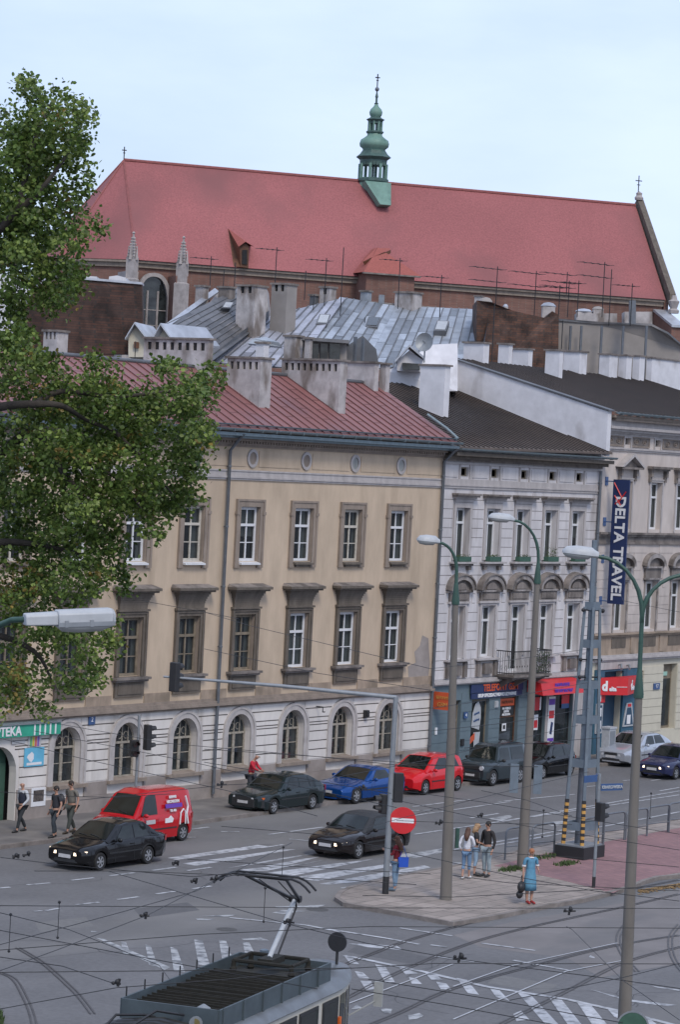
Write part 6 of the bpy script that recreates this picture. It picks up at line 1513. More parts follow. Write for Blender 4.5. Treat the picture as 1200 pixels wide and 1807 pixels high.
        if not clad:
            m=MB(); xa,xb=xw[0]+arch+.06,xw[1]-arch-.06; a,b=sorted((s*(hw-.005),s*(hw+.012))); m.box(xa,xb,a,b,.5,.545); m.build('side_moulding',mt['plastic'],o)
    m=MB(); m.box(.25,L-.25,-hw+.34,hw-.34,.17,.3); m.build('underbody',mt['plastic'],o)
    # wipers
    m=MB(); x=rx0+(roof[i1][0]-rx0)*.12
    m.tube([toppt(x,-.5,.03),toppt(x+.05,.05,.035)],.012,4); m.tube([toppt(x,.2,.03),toppt(x+.05,.7,.035)],.012,4); m.build('wiper',mt['plastic'],o)
    # place: near-side (local -Y) front wheel contact at p
    a=rz_; c_,s_=math.cos(a),math.sin(a); lx=xw[0] if wheel_at=='front' else xw[1]; ly=-hw+.02
    o.rotation_euler=(0,0,a); o.location=(p.x-(lx*c_-ly*s_),p.y-(lx*s_+ly*c_),0)
    o['_L']=L; del o['_L']
    return o,pm_
# black saloon, moving (bottom left)
car('car','shiny black saloon with lit headlights, driving lowest at the left','car',176,1537,(.006,.006,.007),4.25,1.68,1.42,2.44,.78,.29,
    [(0,.62),(.1,.72),(.5,.80),(1.25,.92),(2,.93),(3.3,.95),(3.75,.98),(4.15,.96),(4.25,.86)],[(1.12,.9),(1.85,1.36),(2.3,1.42),(2.9,1.41),(3.15,1.36),(3.75,.98)],[(0,.62),(.8,.8),(1.6,.86),(3,.9),(4.25,.86)],[(1.55,2.0,2.42,2.42),(2.5,2.5,3.02,3.25)],rim='rim',lit=True,rz_=R(.5))
car('car','dark maroon-black convertible with lit headlights and pale soft top frame, behind the no-entry sign','car',633,1516,(.012,.009,.009),4.2,1.7,1.38,2.52,.82,.3,
    [(0,.58),(.1,.68),(.6,.80),(1.3,.9),(2,.9),(3.3,.92),(3.9,.93),(4.2,.84)],[(1.15,.88),(1.85,1.3),(2.2,1.37),(2.8,1.37),(3.0,1.33),(3.5,.93)],[(0,.6),(.8,.8),(1.6,.86),(3,.88),(4.2,.82)],[(1.58,2.0,2.65,2.75),(2.82,2.76,2.95,3.2)],lit=True,rz_=R(1),roofm=mt['plastic'])
car('parked_car','dark green-grey hatchback on the pavement with a man in red leaning at it','car',483,1437,(.012,.020,.022),4.31,1.69,1.38,2.5,.86,.29,
    [(0,.66),(.08,.72),(.5,.78),(1.35,.88),(2,.88),(3.5,.93),(3.95,1.0),(4.25,.97),(4.31,.8)],[(1.2,.86),(1.85,1.32),(2.2,1.38),(3.0,1.37),(3.3,1.31),(4.0,1.0)],[(0,.64),(.8,.76),(1.6,.84),(3,.88),(4.31,.85)],[(1.62,2.02,2.42,2.42),(2.5,2.5,3.0,3.1),(3.18,3.1,3.25,3.55)],lights='square',rz_=R(.0))
car('parked_car','bright metallic blue low sports coupe parked on the pavement','car',629,1419,(.008,.06,.24),4.31,1.81,1.32,2.65,.8,.33,
    [(0,.55),(.1,.64),(.5,.74),(1.4,.86),(2,.88),(3.3,.92),(3.9,.93),(4.31,.88)],[(1.45,.84),(2.15,1.26),(2.5,1.32),(2.9,1.3),(3.3,1.2),(4.0,.93)],[(0,.56),(.8,.76),(1.6,.82),(3,.88),(4.31,.84)],[(1.85,2.3,2.9,3.15)],lights='swept',metal=.3,rz_=R(-.5))
car('parked_car','bright red small hatchback parked between the blue coupe and the grey off-roader','car',751,1403,(.55,.012,.018),3.75,1.69,1.53,2.46,.72,.3,
    [(0,.62),(.1,.74),(.4,.86),(.95,1.0),(2,1.0),(3,1.02),(3.6,1.02),(3.75,.9)],[(.75,.95),(1.55,1.46),(2.1,1.53),(3.0,1.5),(3.4,1.44),(3.68,1.02)],[(0,.62),(.7,.85),(1.4,.93),(3,1.0),(3.75,.96)],[(1.25,1.85,2.35,2.4),(2.5,2.46,3.05,3.25)],lights='swept',rz_=R(.5))
car('parked_car','dark grey-green boxy off-roader with roof rails, parked before the phone shop','car',870.6,1387.5,(.03,.042,.05),3.6,1.6,1.68,2.25,.62,.34,
    [(0,.86),(.06,.96),(.4,1.0),(.95,1.04),(2,1.05),(3.5,1.05),(3.6,1.0)],[(.88,1.02),(1.25,1.58),(1.5,1.67),(3.2,1.67),(3.4,1.64),(3.58,1.06)],[(0,.8),(.7,.95),(1.4,1.0),(3.6,1.0)],[(1.12,1.32,1.95,1.95),(2.12,2.12,3.1,3.2)],lights='round',clad=True,rz_=R(.8))
car('parked_car','small black three door hatchback half hidden behind the middle concrete pole','car',959,1375,(.008,.009,.010),3.73,1.6,1.44,2.44,.72,.28,
    [(0,.6),(.1,.72),(.4,.82),(1.05,.95),(2,.95),(3.3,.98),(3.6,.98),(3.73,.8)],[(.9,.92),(1.6,1.38),(2.0,1.44),(2.9,1.42),(3.3,1.36),(3.68,.98)],[(0,.62),(.7,.8),(1.4,.88),(3,.92),(3.73,.88)],[(1.4,1.85,2.45,2.5),(2.6,2.56,3.05,3.2)],rz_=R(1))
car('parked_car','silver hatchback parked in front of the blue portal','car',1124,1353.5,(.42,.45,.5),4.6,1.8,1.45,2.75,.9,.31,
    [(0,.62),(.1,.72),(.5,.82),(1.35,.96),(2,.96),(3.8,1.0),(4.45,1.03),(4.6,.9)],[(1.2,.93),(2.0,1.39),(2.4,1.45),(3.2,1.43),(3.6,1.35),(4.4,1.02)],[(0,.62),(.8,.82),(1.6,.9),(3,.95),(4.6,.92)],[(1.65,2.15,2.65,2.65),(2.75,2.75,3.4,3.7)],metal=.4,rz_=R(1),grille='plastic')
car('car','dark blue saloon with lit headlights cut by the right edge of the picture','car',1194,1376,(.02,.025,.07),4.3,1.68,1.4,2.5,.8,.29,
    [(0,.6),(.1,.7),(.5,.78),(1.3,.9),(2,.9),(3.5,.94),(3.9,.96),(4.3,.86)],[(1.15,.88),(1.85,1.34),(2.3,1.4),(2.9,1.39),(3.2,1.33),(3.8,.96)],[(0,.6),(.8,.78),(1.6,.84),(3,.88),(4.3,.84)],[(1.58,2.0,2.42,2.42),(2.5,2.5,3.02,3.25)],lit=True,rz_=R(1))
van,vp=car('delivery_van','red delivery van with white and blue lettering on its side, behind the black saloon','van',322,1484,(.45,.012,.018),3.99,1.66,1.82,2.6,.76,.3,
    [(0,.7),(.08,.82),(.4,.92),(.85,1.02),(1.1,1.05),(3.9,1.05),(3.99,1.0)],[(.72,.98),(1.35,1.68),(1.75,1.81),(3.6,1.79),(3.85,1.72),(3.98,1.06)],[(0,.66),(.6,.88),(1.1,.98),(3.99,1.0)],[(1.0,1.38,1.9,1.92)],extra='van',rz_=R(.3),wheel_at='rear')
# lettering on the van side
def vtext(t,s,x,z,m,bold=.004):
    # the panel leans inwards above the belt line
    y=-.83+(0.165 if z>1.0 else 0)*(z-1.0)/.8-.03
    return text(t,s,(x,y,z),TM((1,0,0),(0,.16 if z>1 else 0,1)),m,van,bold=bold)
vtext('SERWIS',.12,2.75,1.55,mt['white']); vtext('URZADZEN',.13,2.75,1.40,mt['white'])
pb=MB(); pb.ext([(2.3,-.845,1.2),(3.2,-.845,1.2),(3.2,-.82,1.33),(2.3,-.82,1.33)],(0,.03,0)); pb.build('blue_panel',mt['purple'],van)
vtext('dostawa',.12,2.75,1.262,mt['white']); vtext('TEL 422',.1,2.7,1.1,mt['white'])
pb=MB(); pb.ext([(2.3,-.845,.7),(2.7,-.845,.7),(2.75,-.845,.82),(2.6,-.845,.93),(2.5,-.845,.86),(2.3,-.845,.85)],(0,.03,0)); pb.build('side_emblem',mt['white'],van)
pb=MB(); pb.tube([(3.35,-.84,1.65-.1),(3.5,-.85,1.2),(3.45,-.855,.95),(3.55,-.855,.6)],.035,5); pb.tube([(3.1,-.855,.6),(3.12,-.855,1.0),(3.25,-.855,1.12),(3.38,-.855,1.0),(3.4,-.855,.6)],.025,5); pb.build('side_stripe',mt['white'],van)
pb=MB(); pb.box(1.25,1.75,-.848,-.835,.72,.86); pb.build('door_sticker',mt['plate'],van)
# ================= PEOPLE =================
skin=mat('skin',(.42,.24,.17),.6,.06,6)
def skinmesh(name,V,E_,m,parent,sub_=1,root=0):
    me=bpy.data.meshes.new(name); me.from_pydata([v[:3] for v in V],E_,[]); o=bpy.data.objects.new(name,me); COL.objects.link(o)
    md=o.modifiers.new('skin','SKIN'); md.use_smooth_shade=True; md.branch_smoothing=.6
    if not me.skin_vertices: me.skin_vertices.new() if hasattr(me.skin_vertices,'new') else None
    sv=me.skin_vertices[0].data
    for i,v in enumerate(V):
        r=v[3]; sv[i].radius=r if isinstance(r,tuple) else (r,r); sv[i].use_root=(i==root)
    md2=o.modifiers.new('sub','SUBSURF'); md2.levels=sub_; md2.render_levels=sub_
    me.materials.append(m)
    dg=bpy.context.evaluated_depsgraph_get(); ev_=o.evaluated_get(dg); m2=bpy.data.meshes.new_from_object(ev_); 
    bpy.data.objects.remove(o); m2.materials.clear(); m2.materials.append(m); m2.shade_smooth() if len(m2.polygons) else None
    o2=bpy.data.objects.new(name,m2); COL.objects.link(o2); o2.parent=parent; return o2
def cm(name,c,r=.85,var=.12): 
    return mat(name,c,r,var,9)
def person(label,u,v,h,face,pose,top,legs,hair,sleeves='long',bottom='trousers',hairlen=0,shoes=(.02,.02,.02),z0=.12,vest=None,build=1.0,bag=None,shortpants=0):
    """face: heading (radians, world) the person looks toward. local frame: +Y forward, +X right"""
    p=G(u,v,z0); s=h/1.75; r=empty('person',(p.x,p.y,z0),face-math.pi/2,label,'person','people in the street')
    P=dict(hip=.96,lean=0,lk=(0,0),rk=(0,0),lf=(-.1,0),rf=(.1,0),le=(-.27,-.04,1.14),re=(.27,-.04,1.14),lh=(-.27,.06,.88),rh=(.27,.06,.88),turn=0,headf=0)
    P.update(pose); b=build
    ln=P['lean']
    def T(x,y,z):  # lean the upper body forward about the hip
        dz=z-P['hip']
        if dz<=0: return (x*s,y*s,z*s)
        return (x*s,(y+dz*math.sin(ln))*s,(P['hip']+dz*math.cos(ln))*s)
    hip=P['hip']
    V=[(*T(0,0,hip),(.15*s*b,.105*s*b)),(*T(0,0,hip+.16),(.135*s*b,.10*s*b)),(*T(0,.0,hip+.36),(.165*s*b,.105*s*b)),(*T(0,-.01,hip+.49),(.105*s,.075*s)),(*T(0,0,hip+.55),.052*s),(*T(0,.01+P['headf']*.5,hip+.61),.055*s),(*T(0,.03+P['headf'],hip+.675),(.078*s,.092*s)),(*T(0,.02+P['headf'],hip+.745),(.066*s,.08*s))]
    E_=[(0,1),(1,2),(2,3),(3,4),(4,5),(5,6),(6,7)]
    def add(v,par): V.append(v); E_.append((par,len(V)-1)); return len(V)-1
    legs_i=[]
    for sx,k,f in ((-1,P['lk'],P['lf']),(1,P['rk'],P['rf'])):
        a=add((sx*.095*s,0,(hip-.07)*s,.088*s*b),0); kn=add(((sx*.1)*s,(.02+k[0])*s,(.50+k[1])*s,.058*s*b),a); cf=add((lerp(sx*.1,f[0],.4)*s,(f[1]*.45+k[0]*.5-.01)*s,(.36+k[1]*.5)*s,.052*s*b),kn)
        an=add((f[0]*s,(f[1]-.02)*s,.09*s,.036*s),cf); he=add((f[0]*s,(f[1]+.0)*s,.045*s,.036*s),an); to=add((f[0]*1.1*s,(f[1]+.15)*s,.03*s,.03*s),he); legs_i.append((a,kn,cf,an,he,to))
    arms=[]
    for sx,e,h_ in ((-1,P['le'],P['lh']),(1,P['re'],P['rh'])):
        q=lambda t: T(*t)
        sh=add((*T(sx*.19*b,-.01,hip+.47),.052*s),3); el=add((*T(e[0],e[1],e[2]),.038*s),sh)
        wr_=add((*T(h_[0],h_[1],h_[2]),.026*s),el); d=Vector(V[wr_][:3])-Vector(V[el][:3]); d.normalize(); w0=Vector(V[wr_][:3])
        pa=add((*(w0+d*.05*s),.030*s),wr_); sd_=d.cross(Vector((sx,0,0))).normalized() if abs(d.x)<.9 else Vector((0,1,0)); nn_=d.cross(sd_)
        tips=[]
        for k,(of,ln_) in enumerate(((-.03,.065),(-.011,.08),(.01,.075),(.03,.058))):
            f1=add((*(w0+d*(.09+ln_*.3)*s+sd_*of*s),.0095*s),pa); tips.append(add((*(w0+d*(.09+ln_)*s+sd_*of*s-nn_*sx*.02*s),.0085*s),f1))
        th=add((*(w0+d*.06*s+sd_*.05*s),.0105*s),pa); tips.append(add((*(w0+d*.105*s+sd_*.06*s),.009*s),th)); arms.append((sh,el,wr_,pa))
    body=skinmesh('body',V,E_,skin,r)
    # face details
    H=Vector(T(0,.03+P['headf'],hip+.69)); 
    m=MB(); m.sphere(H+Vector((0,.095*s,-.005)),.018*s,6,5,0,.8,1.2,1.5); m.sphere(H+Vector((-.083*s,0,0)),.025*s,6,5,0,.4,.8,1.3); m.sphere(H+Vector((.083*s,0,0)),.025*s,6,5,0,.4,.8,1.3); m.build('nose_and_ears',skin,r,smooth=180)
    m=MB(); m.sphere(H+Vector((-.032*s,.083*s,.015*s)),.012*s,6,4); m.sphere(H+Vector((.032*s,.083*s,.015*s)),.012*s,6,4); m.build('eyes',mt['black'],r); m=MB(); m.sphere(H+Vector((0,.088*s,-.045*s)),.02*s,6,4,0,1.1,.4,.3); m.build('mouth',mat('lips',(.3,.1,.08),.6,0),r) if not bpy.data.materials.get('lips') else m.build('mouth',bpy.data.materials['lips'],r)
    if hair:
        m=MB(); hm=cm('hair',hair,.7)
        m.sphere(H+Vector((0,-.022*s,.028*s)),.1*s,12,8,0,.93,1.05,1.0)
        if hairlen: m.tube([H+Vector((0,-.03*s,.02*s)),H+Vector((0,-.07*s,-.1*s)),Vector(T(0,-.12,hip+.52)),Vector(T(0,-.15,hip+.7-hairlen))],[.095*s,.1*s,.1*s,.05*s],9)
        m.build('hair',hm,r,smooth=180)
    # garments: same joints, slightly larger
    k=1.0; g=.014*s
    def gr(vv,x=g): 
        rr__=vv[3]; rr__=tuple(q+x for q in rr__) if isinstance(rr__,tuple) else rr__+x; return (vv[0],vv[1],vv[2],rr__)
    tv=[gr(V[0],.012*s),gr(V[1]),gr(V[2]),gr(V[3],.008*s)]; te=[(0,1),(1,2),(2,3)]
    if True:
        for (sh,el,wr_,pa) in arms:
            i=len(tv); tv.append(gr(V[sh])); te.append((3,i))
            if sleeves!='none':
                if sleeves=='short':
                    A_=Vector(V[sh][:3]).lerp(Vector(V[el][:3]),.75); tv.append((*A_,.055*s)); te.append((i,i+1))
                else:
                    tv.append(gr(V[el])); te.append((i,i+1)); W1=Vector(V[el][:3]).lerp(Vector(V[wr_][:3]),.93); tv.append((*W1,.036*s)); te.append((i+1,i+2))
    tm=cm('garment',top); skinmesh('shirt',tv,te,tm,r)
    lm=cm('garment',legs)
    if bottom=='trousers':
        tv=[gr(V[0],.010*s)]; te=[]
        for (a,kn,cf,an,he,to) in legs_i:
            i=len(tv); A_=Vector(V[cf][:3]).lerp(Vector(V[an][:3]),(.85 if not shortpants else .15)); tv+=[gr(V[a]),gr(V[kn],.016*s),gr(V[cf],.013*s)]; te+=[(0,i),(i,i+1),(i+1,i+2)]; tv.append((*A_,(.056 if not shortpants else .062)*s)); te.append((i+2,i+3))
        skinmesh('trousers',tv,te,lm,r)
    else:
        m=MB(); zb_=.42
        prof=[(.165,hip+.16),(.17,hip+.05),(.20,hip-.1),(.215,.62),(.225,zb_),(.20,zb_+.01)]
        vs=[];n=18
        for rr__,z in prof:
            for j in range(n): q=2*math.pi*j/n; w_=1+.05*math.sin(q*5)*(1 if z<.7 else 0); vs.append((rr__*s*w_*math.cos(q),rr__*.78*s*w_*math.sin(q),z*s))
        m.add(vs,[(i*n+j,(i+1)*n+j,(i+1)*n+(j+1)%n,i*n+(j+1)%n)[::-1] for i in range(5) for j in range(n)]); m.build('skirt',lm,r,smooth=180)
    sm_=cm('shoe',shoes,.5)
    for (a,kn,cf,an,he,to) in legs_i:
        m=MB(); hx=Vector(V[he][:3]); tx=Vector(V[to][:3]); m.tube([hx+Vector((0,-.045*s,0)),hx+Vector((0,.02*s,.015*s)),tx+Vector((0,0,.008)),tx+Vector((0,.05*s,-.005))],[.034*s,.048*s,.042*s,.022*s],8); m.build('shoe',sm_,r,smooth=180)
    if vest:
        tv=[gr(V[0],.024*s),gr(V[1],.026*s),gr(V[2],.026*s),gr(V[3],.02*s)]; skinmesh('vest',tv,[(0,1),(1,2),(2,3)],cm('garment',vest),r)
    return r,V,arms,T,s
LEFT=math.pi; RIGHT=0; TO=math.atan2(-.57,-.82)
walk=dict(lf=(-.1,.28),rf=(.1,-.26),lk=(.14,.02),rk=(-.02,0),hip=.93)
person('bald man in a dark waistcoat over a white shirt walking beside the pharmacy doorway',36,1468,1.74,R(170),dict(walk,lh=(-.24,.2,.92),rh=(.25,-.15,.9)),(.45,.47,.5),(.025,.03,.035),None,vest=(.02,.025,.045))
r,V,_,_,s=person('man in dark clothes carrying a black backpack, middle of the three walking men',95,1478,1.76,R(165),dict(walk,lf=(-.1,.12),rf=(.1,-.1)),(.03,.032,.04),(.035,.045,.055),(.02,.015,.012),sleeves='short')
m=MB(); m.sphere((0,-.2,1.25),.17,10,8,0,.95,.75,1.35); b_=m.build('backpack',mt['black'],None,smooth=180); b_.location=r.location+Vector((0,0,0)); b_.rotation_euler=r.rotation_euler; tag(b_,'black backpack worn by the middle of the three walking men','backpack')
r,V,_,_,s=person('stocky man in a grey-green shirt and trousers walking in front of the arched window',124,1470,1.82,R(175),dict(walk,lean=.12),(.16,.15,.13),(.06,.07,.065),(.03,.02,.015),sleeves='short',build=1.12,shoes=(.04,.03,.02))
person('balding man in a red shirt bending over the bonnet of the dark hatchback',440,1409,1.75,R(-75),dict(lean=.2,headf=.07,lf=(-.12,.0),rf=(.12,-.08),le=(-.24,.18,1.2),re=(.24,.18,1.2),lh=(-.15,.36,1.12),rh=(.15,.36,1.12),hip=.95),(.5,.02,.04),(.05,.055,.07),None,build=1.2,sleeves='long')
r,V,_,_,s=person('long haired woman in a dark red jumper and jeans standing under the no-entry sign',697,1572,1.68,R(100),dict(le=(-.24,.05,1.16),lh=(-.2,.3,1.28),re=(.25,-.03,1.15),rh=(.22,.12,1.0),lf=(-.08,0),rf=(.07,.05)),(.17,.01,.02),(.16,.25,.36),(.10,.045,.025),hairlen=.42,build=.92,shoes=(.12,.17,.22))
m=MB(); m.add([(-.15,-.05,-.16),(.15,-.05,-.16),(.15,.05,-.16),(-.15,.05,-.16),(-.17,-.03,.14),(.17,-.03,.14),(.17,.03,.14),(-.17,.03,.14)],[(0,3,2,1),(4,5,6,7),(0,1,5,4),(1,2,6,5),(2,3,7,6),(3,0,4,7)]); m.tube([(-.12,0,.14),(-.02,.02,.5),(.12,0,.14)],.012,5); b_=m.build('shoulder_bag',mat('bag_blue',(.01,.07,.42),.6,.1),None,smooth=60); b_.location=r.location+Vector((.05,-.22,.92)); b_.rotation_euler=(0,0,R(-35)); tag(b_,'bright blue shoulder bag hanging beside the woman in dark red','bag')
person('woman in a white top and cropped jeans at the left of the talking group',822,1551,1.64,R(15),dict(le=(-.27,-.1,1.15),lh=(-.2,-.05,1.0),re=(.25,.04,1.17),rh=(.1,.16,1.1),rf=(.08,.12),lf=(-.09,-.08)),(.62,.63,.68),(.13,.22,.35),(.09,.045,.03),hairlen=.34,build=.88,shortpants=1,shoes=(.7,.7,.7))
person('fair haired woman in a black top and pale jeans in the talking group',838,1545,1.68,R(-60),dict(re=(.25,.03,1.16),rh=(.08,.2,1.1),le=(-.25,.03,1.16),lh=(-.1,.2,1.05)),(.02,.02,.022),(.25,.36,.48),(.35,.22,.12),sleeves='short',hairlen=.16,build=.88,shortpants=1)
person('dark haired man in a black jacket and light jeans, right of the group',858,1547,1.78,R(170),dict(),(.025,.022,.022),(.27,.33,.36),(.02,.016,.014),build=1.0)
r,V,_,_,s=person('older woman in a blue dress with white cuffs alone near the pink paving',934,1594,1.66,R(-115),dict(le=(-.26,0,1.15),lh=(-.22,.12,1.08),re=(.27,-.02,1.14),rh=(.29,.02,.86),lf=(-.07,.03),rf=(.08,0)),(.09,.24,.36),(.1,.26,.38),(.32,.13,.06),sleeves='short',bottom='skirt',build=1.12,shoes=(.3,.03,.03))
for sx in (-1,1):
    m=MB(); A_=Vector(V[_[0][0] if sx<0 else _[1][0]][:3]).lerp(Vector(V[_[0][1] if sx<0 else _[1][1]][:3]),.75) if False else None
m=MB(); 
for k,(x,y,z) in enumerate(((.255,-.015,1.22),(-.25,-.005,1.22))): m.tube([(x*s,y*s,z*s-.02),(x*s,y*s,z*s+.02)],.066*s,10)
m.build('white_cuffs',mt['white'],r,smooth=40); m=MB(); m.tube([(.07*math.cos(a)*s,(.01+.075*math.sin(a))*s,1.47*s+.01*math.sin(a)) for a in [j*math.pi/5 for j in range(11)]],.02,6); m.build('white_collar',mt['white'],r,smooth=180)
m=MB(); m.sphere((0,0,0),.2,10,8,0,1.2,.6,.9); m.tube([(-.12,0,.12),(-.05,0,.34),(.06,0,.34),(.12,0,.12)],.014,5); m.sphere((.03,.05,-.24),.17,10,8,0,1.15,.6,.75)
q=Matrix.Rotation(R(-115)-math.pi/2,4,'Z')@Vector((.33,.03,0)); b_=m.build('handbag',mt['black'],None,smooth=60); b_.location=r.location+Vector((q.x,q.y,.52)); b_.rotation_euler=(0,0,R(20)); tag(b_,'two bulging black bags held low by the woman in the blue dress','bag')
# ================= STREET FURNITURE =================
def lamphead(parent,P,d,L_=.75,w_=.19,h_=.19):
    """cobra head lamp: P = arm end, d = direction of the head"""
    d=Vector(d).normalized(); s=d.cross(Vector((0,0,1))).normalized(); u_=s.cross(d)
    m=MB(); n=10; st=[(0,.35,.5),(.12,.6,.75),(.2,.95,1),(.6,1,1.05),(.88,.85,.85),(1,.35,.35)]
    vs=[]
    for t,ww,hh in st:
        for j in range(n+1):
            a=math.pi*j/n; vs.append(P+d*(L_*t)+s*(w_*ww*math.cos(a))+u_*(h_*hh*math.sin(a)))
    k=n+1; m.add(vs,[(i*k+j,(i+1)*k+j,(i+1)*k+j+1,i*k+j+1) for i in range(len(st)-1) for j in range(n)]+[tuple(range(k)),tuple((len(st)-1)*k+j for j in range(k))[::-1]]); m.build('housing',mt['lampw'],parent,smooth=50)
    m=MB(); vs=[]
    st=[(.0,.3,.3),(.2,.85,.3),(.28,.9,.7),(.6,.93,.85),(.86,.8,.7),(.97,.3,.2)]
    for t,ww,hh in st:
        for j in range(n+1):
            a=math.pi*j/n; vs.append(P+d*(L_*t)+s*(w_*ww*math.cos(a))-u_*(h_*.75*hh*math.sin(a)))
    m.add(vs,[(i*k+j,i*k+j+1,(i+1)*k+j+1,(i+1)*k+j) for i in range(len(st)-1) for j in range(n)]+[tuple(range(k))[::-1],tuple((len(st)-1)*k+j for j in range(k))]); m.build('diffuser',mt['lampg'],parent,smooth=50)
def lamppost(label,foot,top,zc,zs,heads,r0=.21,r1=.15,z0=.1):
    f=Vector((foot[0],foot[1],z0)); o=empty('street_lamp',f,0,label,'street lamp','concrete street lamps')
    T=Vector((top[0]-foot[0],top[1]-foot[1],0))/zs
    pt=lambda z:Vector((0,0,z-z0))+T*z
    m=MB(); m.tube([pt(z0),pt(z0+2),pt(z0+5),pt(zc)],[r0,r0*.86,r0*.4+r1*.6,r1],12); m.build('pole',mt['concrete'],o,smooth=50)
    m=MB(); m.tube([pt(zc-.05),pt(zc+.03),pt(zc+.55),pt(zc+.62),pt(zs)],[r1+.025,r1+.03,r1*.7,.055,.05],12); m.build('steel_extension',mt['green'],o,smooth=50)
    for (ax,rise,reach,L_) in heads:
        ax=Vector(ax).normalized(); b=pt(zs); pts=[b+ax*(reach*math.sin(q)**1.3)*1.0+Vector((0,0,rise*(1-math.cos(q))*1.0)) if False else b+ax*(reach*(1-math.cos(q)))+Vector((0,0,rise*math.sin(q))) for q in [k*math.pi/2/7 for k in range(8)]]
        m=MB(); m.tube([b-Vector((0,0,.15))]+pts,[.055]*4+[.045]*5,9); m.build('arm',mt['green'],o,smooth=60)
        e=pts[-1]; d=(ax+Vector((0,0,.06))); lamphead(o,e-ax*.03,d,L_)
    return o
LX=-rt  # leftwards in the picture = along minus the camera's right axis: real arms point toward the carriageway
pa=G(787,1588,.1); A0=lamppost('tall concrete lamp post with one curved arm, leftmost of the three, near the talking group',(pa.x,pa.y),(pa.x-.2,pa.y+.1),9.15,10.1,[((-.75,.62,0),.85,.62,.72)],.185,.092)
pb_=G(922,1533,.1); B0=lamppost('concrete lamp post with one curved arm between the railing and the boxy off-roader',(pb_.x,pb_.y),(pb_.x,pb_.y),9.6,10.35,[((-.75,.62,0),1.25,.95,.9)],.185,.092)
C0=lamppost('thick concrete lamp post with two arms in a Y, nearest at the right',(57.3,-33.7),(57.28,-33.6),8.2,10.05,[((-.5,.8,0),1.32,1.1,.85),((.62,-.6,0),1.0,1.1,.85)],.165,.09,0)
# posters / clamps on the poles
m=MB(); m.box(-.29,-.1,-.2,-.27,0,.9) if False else m.tube([(0,0,0),(0,0,.6)],.065,8); b=m.build('cable_box',mt['green'],None,smooth=40); b.location=(pa.x+.15,pa.y-.2,1.7); tag(b,'small green cable box strapped to the leftmost concrete lamp post','box')
for zz_ in (2.2,):
    m=MB(); m.lathe((pb_.x,pb_.y,0),[(.28,3.1),(.29,3.1),(.29,3.9),(.28,3.9)],12); 
for s,l in ((-.42,'grey metal plate fixed on the left side of the middle concrete pole'),(.36,'grey metal plate fixed on the right side of the middle concrete pole')):
    c=Vector((pb_.x,pb_.y,3.05))+rt*s; m=MB(); m.obox((c.x,c.y),(rt.x*.14,rt.y*.14),(F2.x*.05,F2.y*.05),2.6,2.6,3.55); tag(m.build('metal_plate',mt['mastb']),l,'plate')
# foreground lamp, top left
DL=empty('street_lamp',(0,0,0),label='big grey lamp head on a green arm in front of the tree at the left',cat='street lamp')
P0=Dp(42,1093,28); dd_=(Dp(200,1088,28.3)-P0).normalized(); s_=dd_.cross(Vector((0,0,1))).normalized(); u_=s_.cross(dd_)
m=MB(); 
def obx(mb,a,b,w0,w1,h0,h1,dn0,dn1,mi=0):
    vs=[]
    for p,w_,h_,dn in ((a,w0,h0,dn0),(b,w1,h1,dn1)): vs+=[p-s_*w_-u_*dn,p+s_*w_-u_*dn,p+s_*w_+u_*h_*.55,p+s_*w_*.6+u_*h_,p-s_*w_*.6+u_*h_,p-s_*w_+u_*h_*.55]
    mb.add(vs,[(0,1,7,6),(1,2,8,7),(2,3,9,8),(3,4,10,9),(4,5,11,10),(5,0,6,11),(0,5,4,3,2,1),(6,7,8,9,10,11)],mi)
L_=(Dp(200,1088,28.3)-P0).length
obx(m,P0,P0+dd_*L_*.36,.085,.10,.06,.07,.06,.065); obx(m,P0+dd_*L_*.355,P0+dd_*L_*.965,.125,.13,.085,.09,.07,.07); obx(m,P0+dd_*L_*.965,P0+dd_*L_,.13,.10,.09,.05,.07,.06)
hs=m.build('housing',mt['lampw'],DL,smooth=30); bv=hs.modifiers.new('bevel','BEVEL'); bv.width=.012; bv.segments=2
m=MB(); obx(m,P0+dd_*L_*.35,P0+dd_*L_*.98,.135,.14,-.065,-.065,.08,.08); 
for t in (.42,.7): obx(m,P0+dd_*L_*t,P0+dd_*L_*(t+.04),.14,.14,-.03,-.03,.085,.085)
m.build('rim_and_clips',mt['gal'],DL)
m=MB(); vs=[];st=[(.37,.9,.2),(.42,1,.8),(.6,1,1),(.85,1,.9),(.96,.9,.3)];n=10
for t,ww,hh in st:
    for j in range(n+1): a=math.pi*j/n; vs.append(P0+dd_*(L_*t)+s_*(.125*ww*math.cos(a))-u_*(.08+.07*hh*math.sin(a)))
k=n+1; m.add(vs,[(i*k+j,i*k+j+1,(i+1)*k+j+1,(i+1)*k+j) for i in range(4) for j in range(n)]+[tuple(range(k))[::-1],tuple(4*k+j for j in range(k))]); m.build('diffuser',mt['lampg'],DL,smooth=60)
m=MB(); q0=Dp(0,1103,28.3);q1=Dp(-60,1125,28.6); q2=Dp(-110,1170,28.8); m.tube([P0+dd_*.05,Dp(20,1094,28.1),q0,q1,q2,Vector((q2.x,q2.y,6)),Vector((q2.x,q2.y,0))],[.03,.03,.035,.045,.06,.08,.09],10); m.build('arm_and_pole',mt['green'],DL,smooth=60)
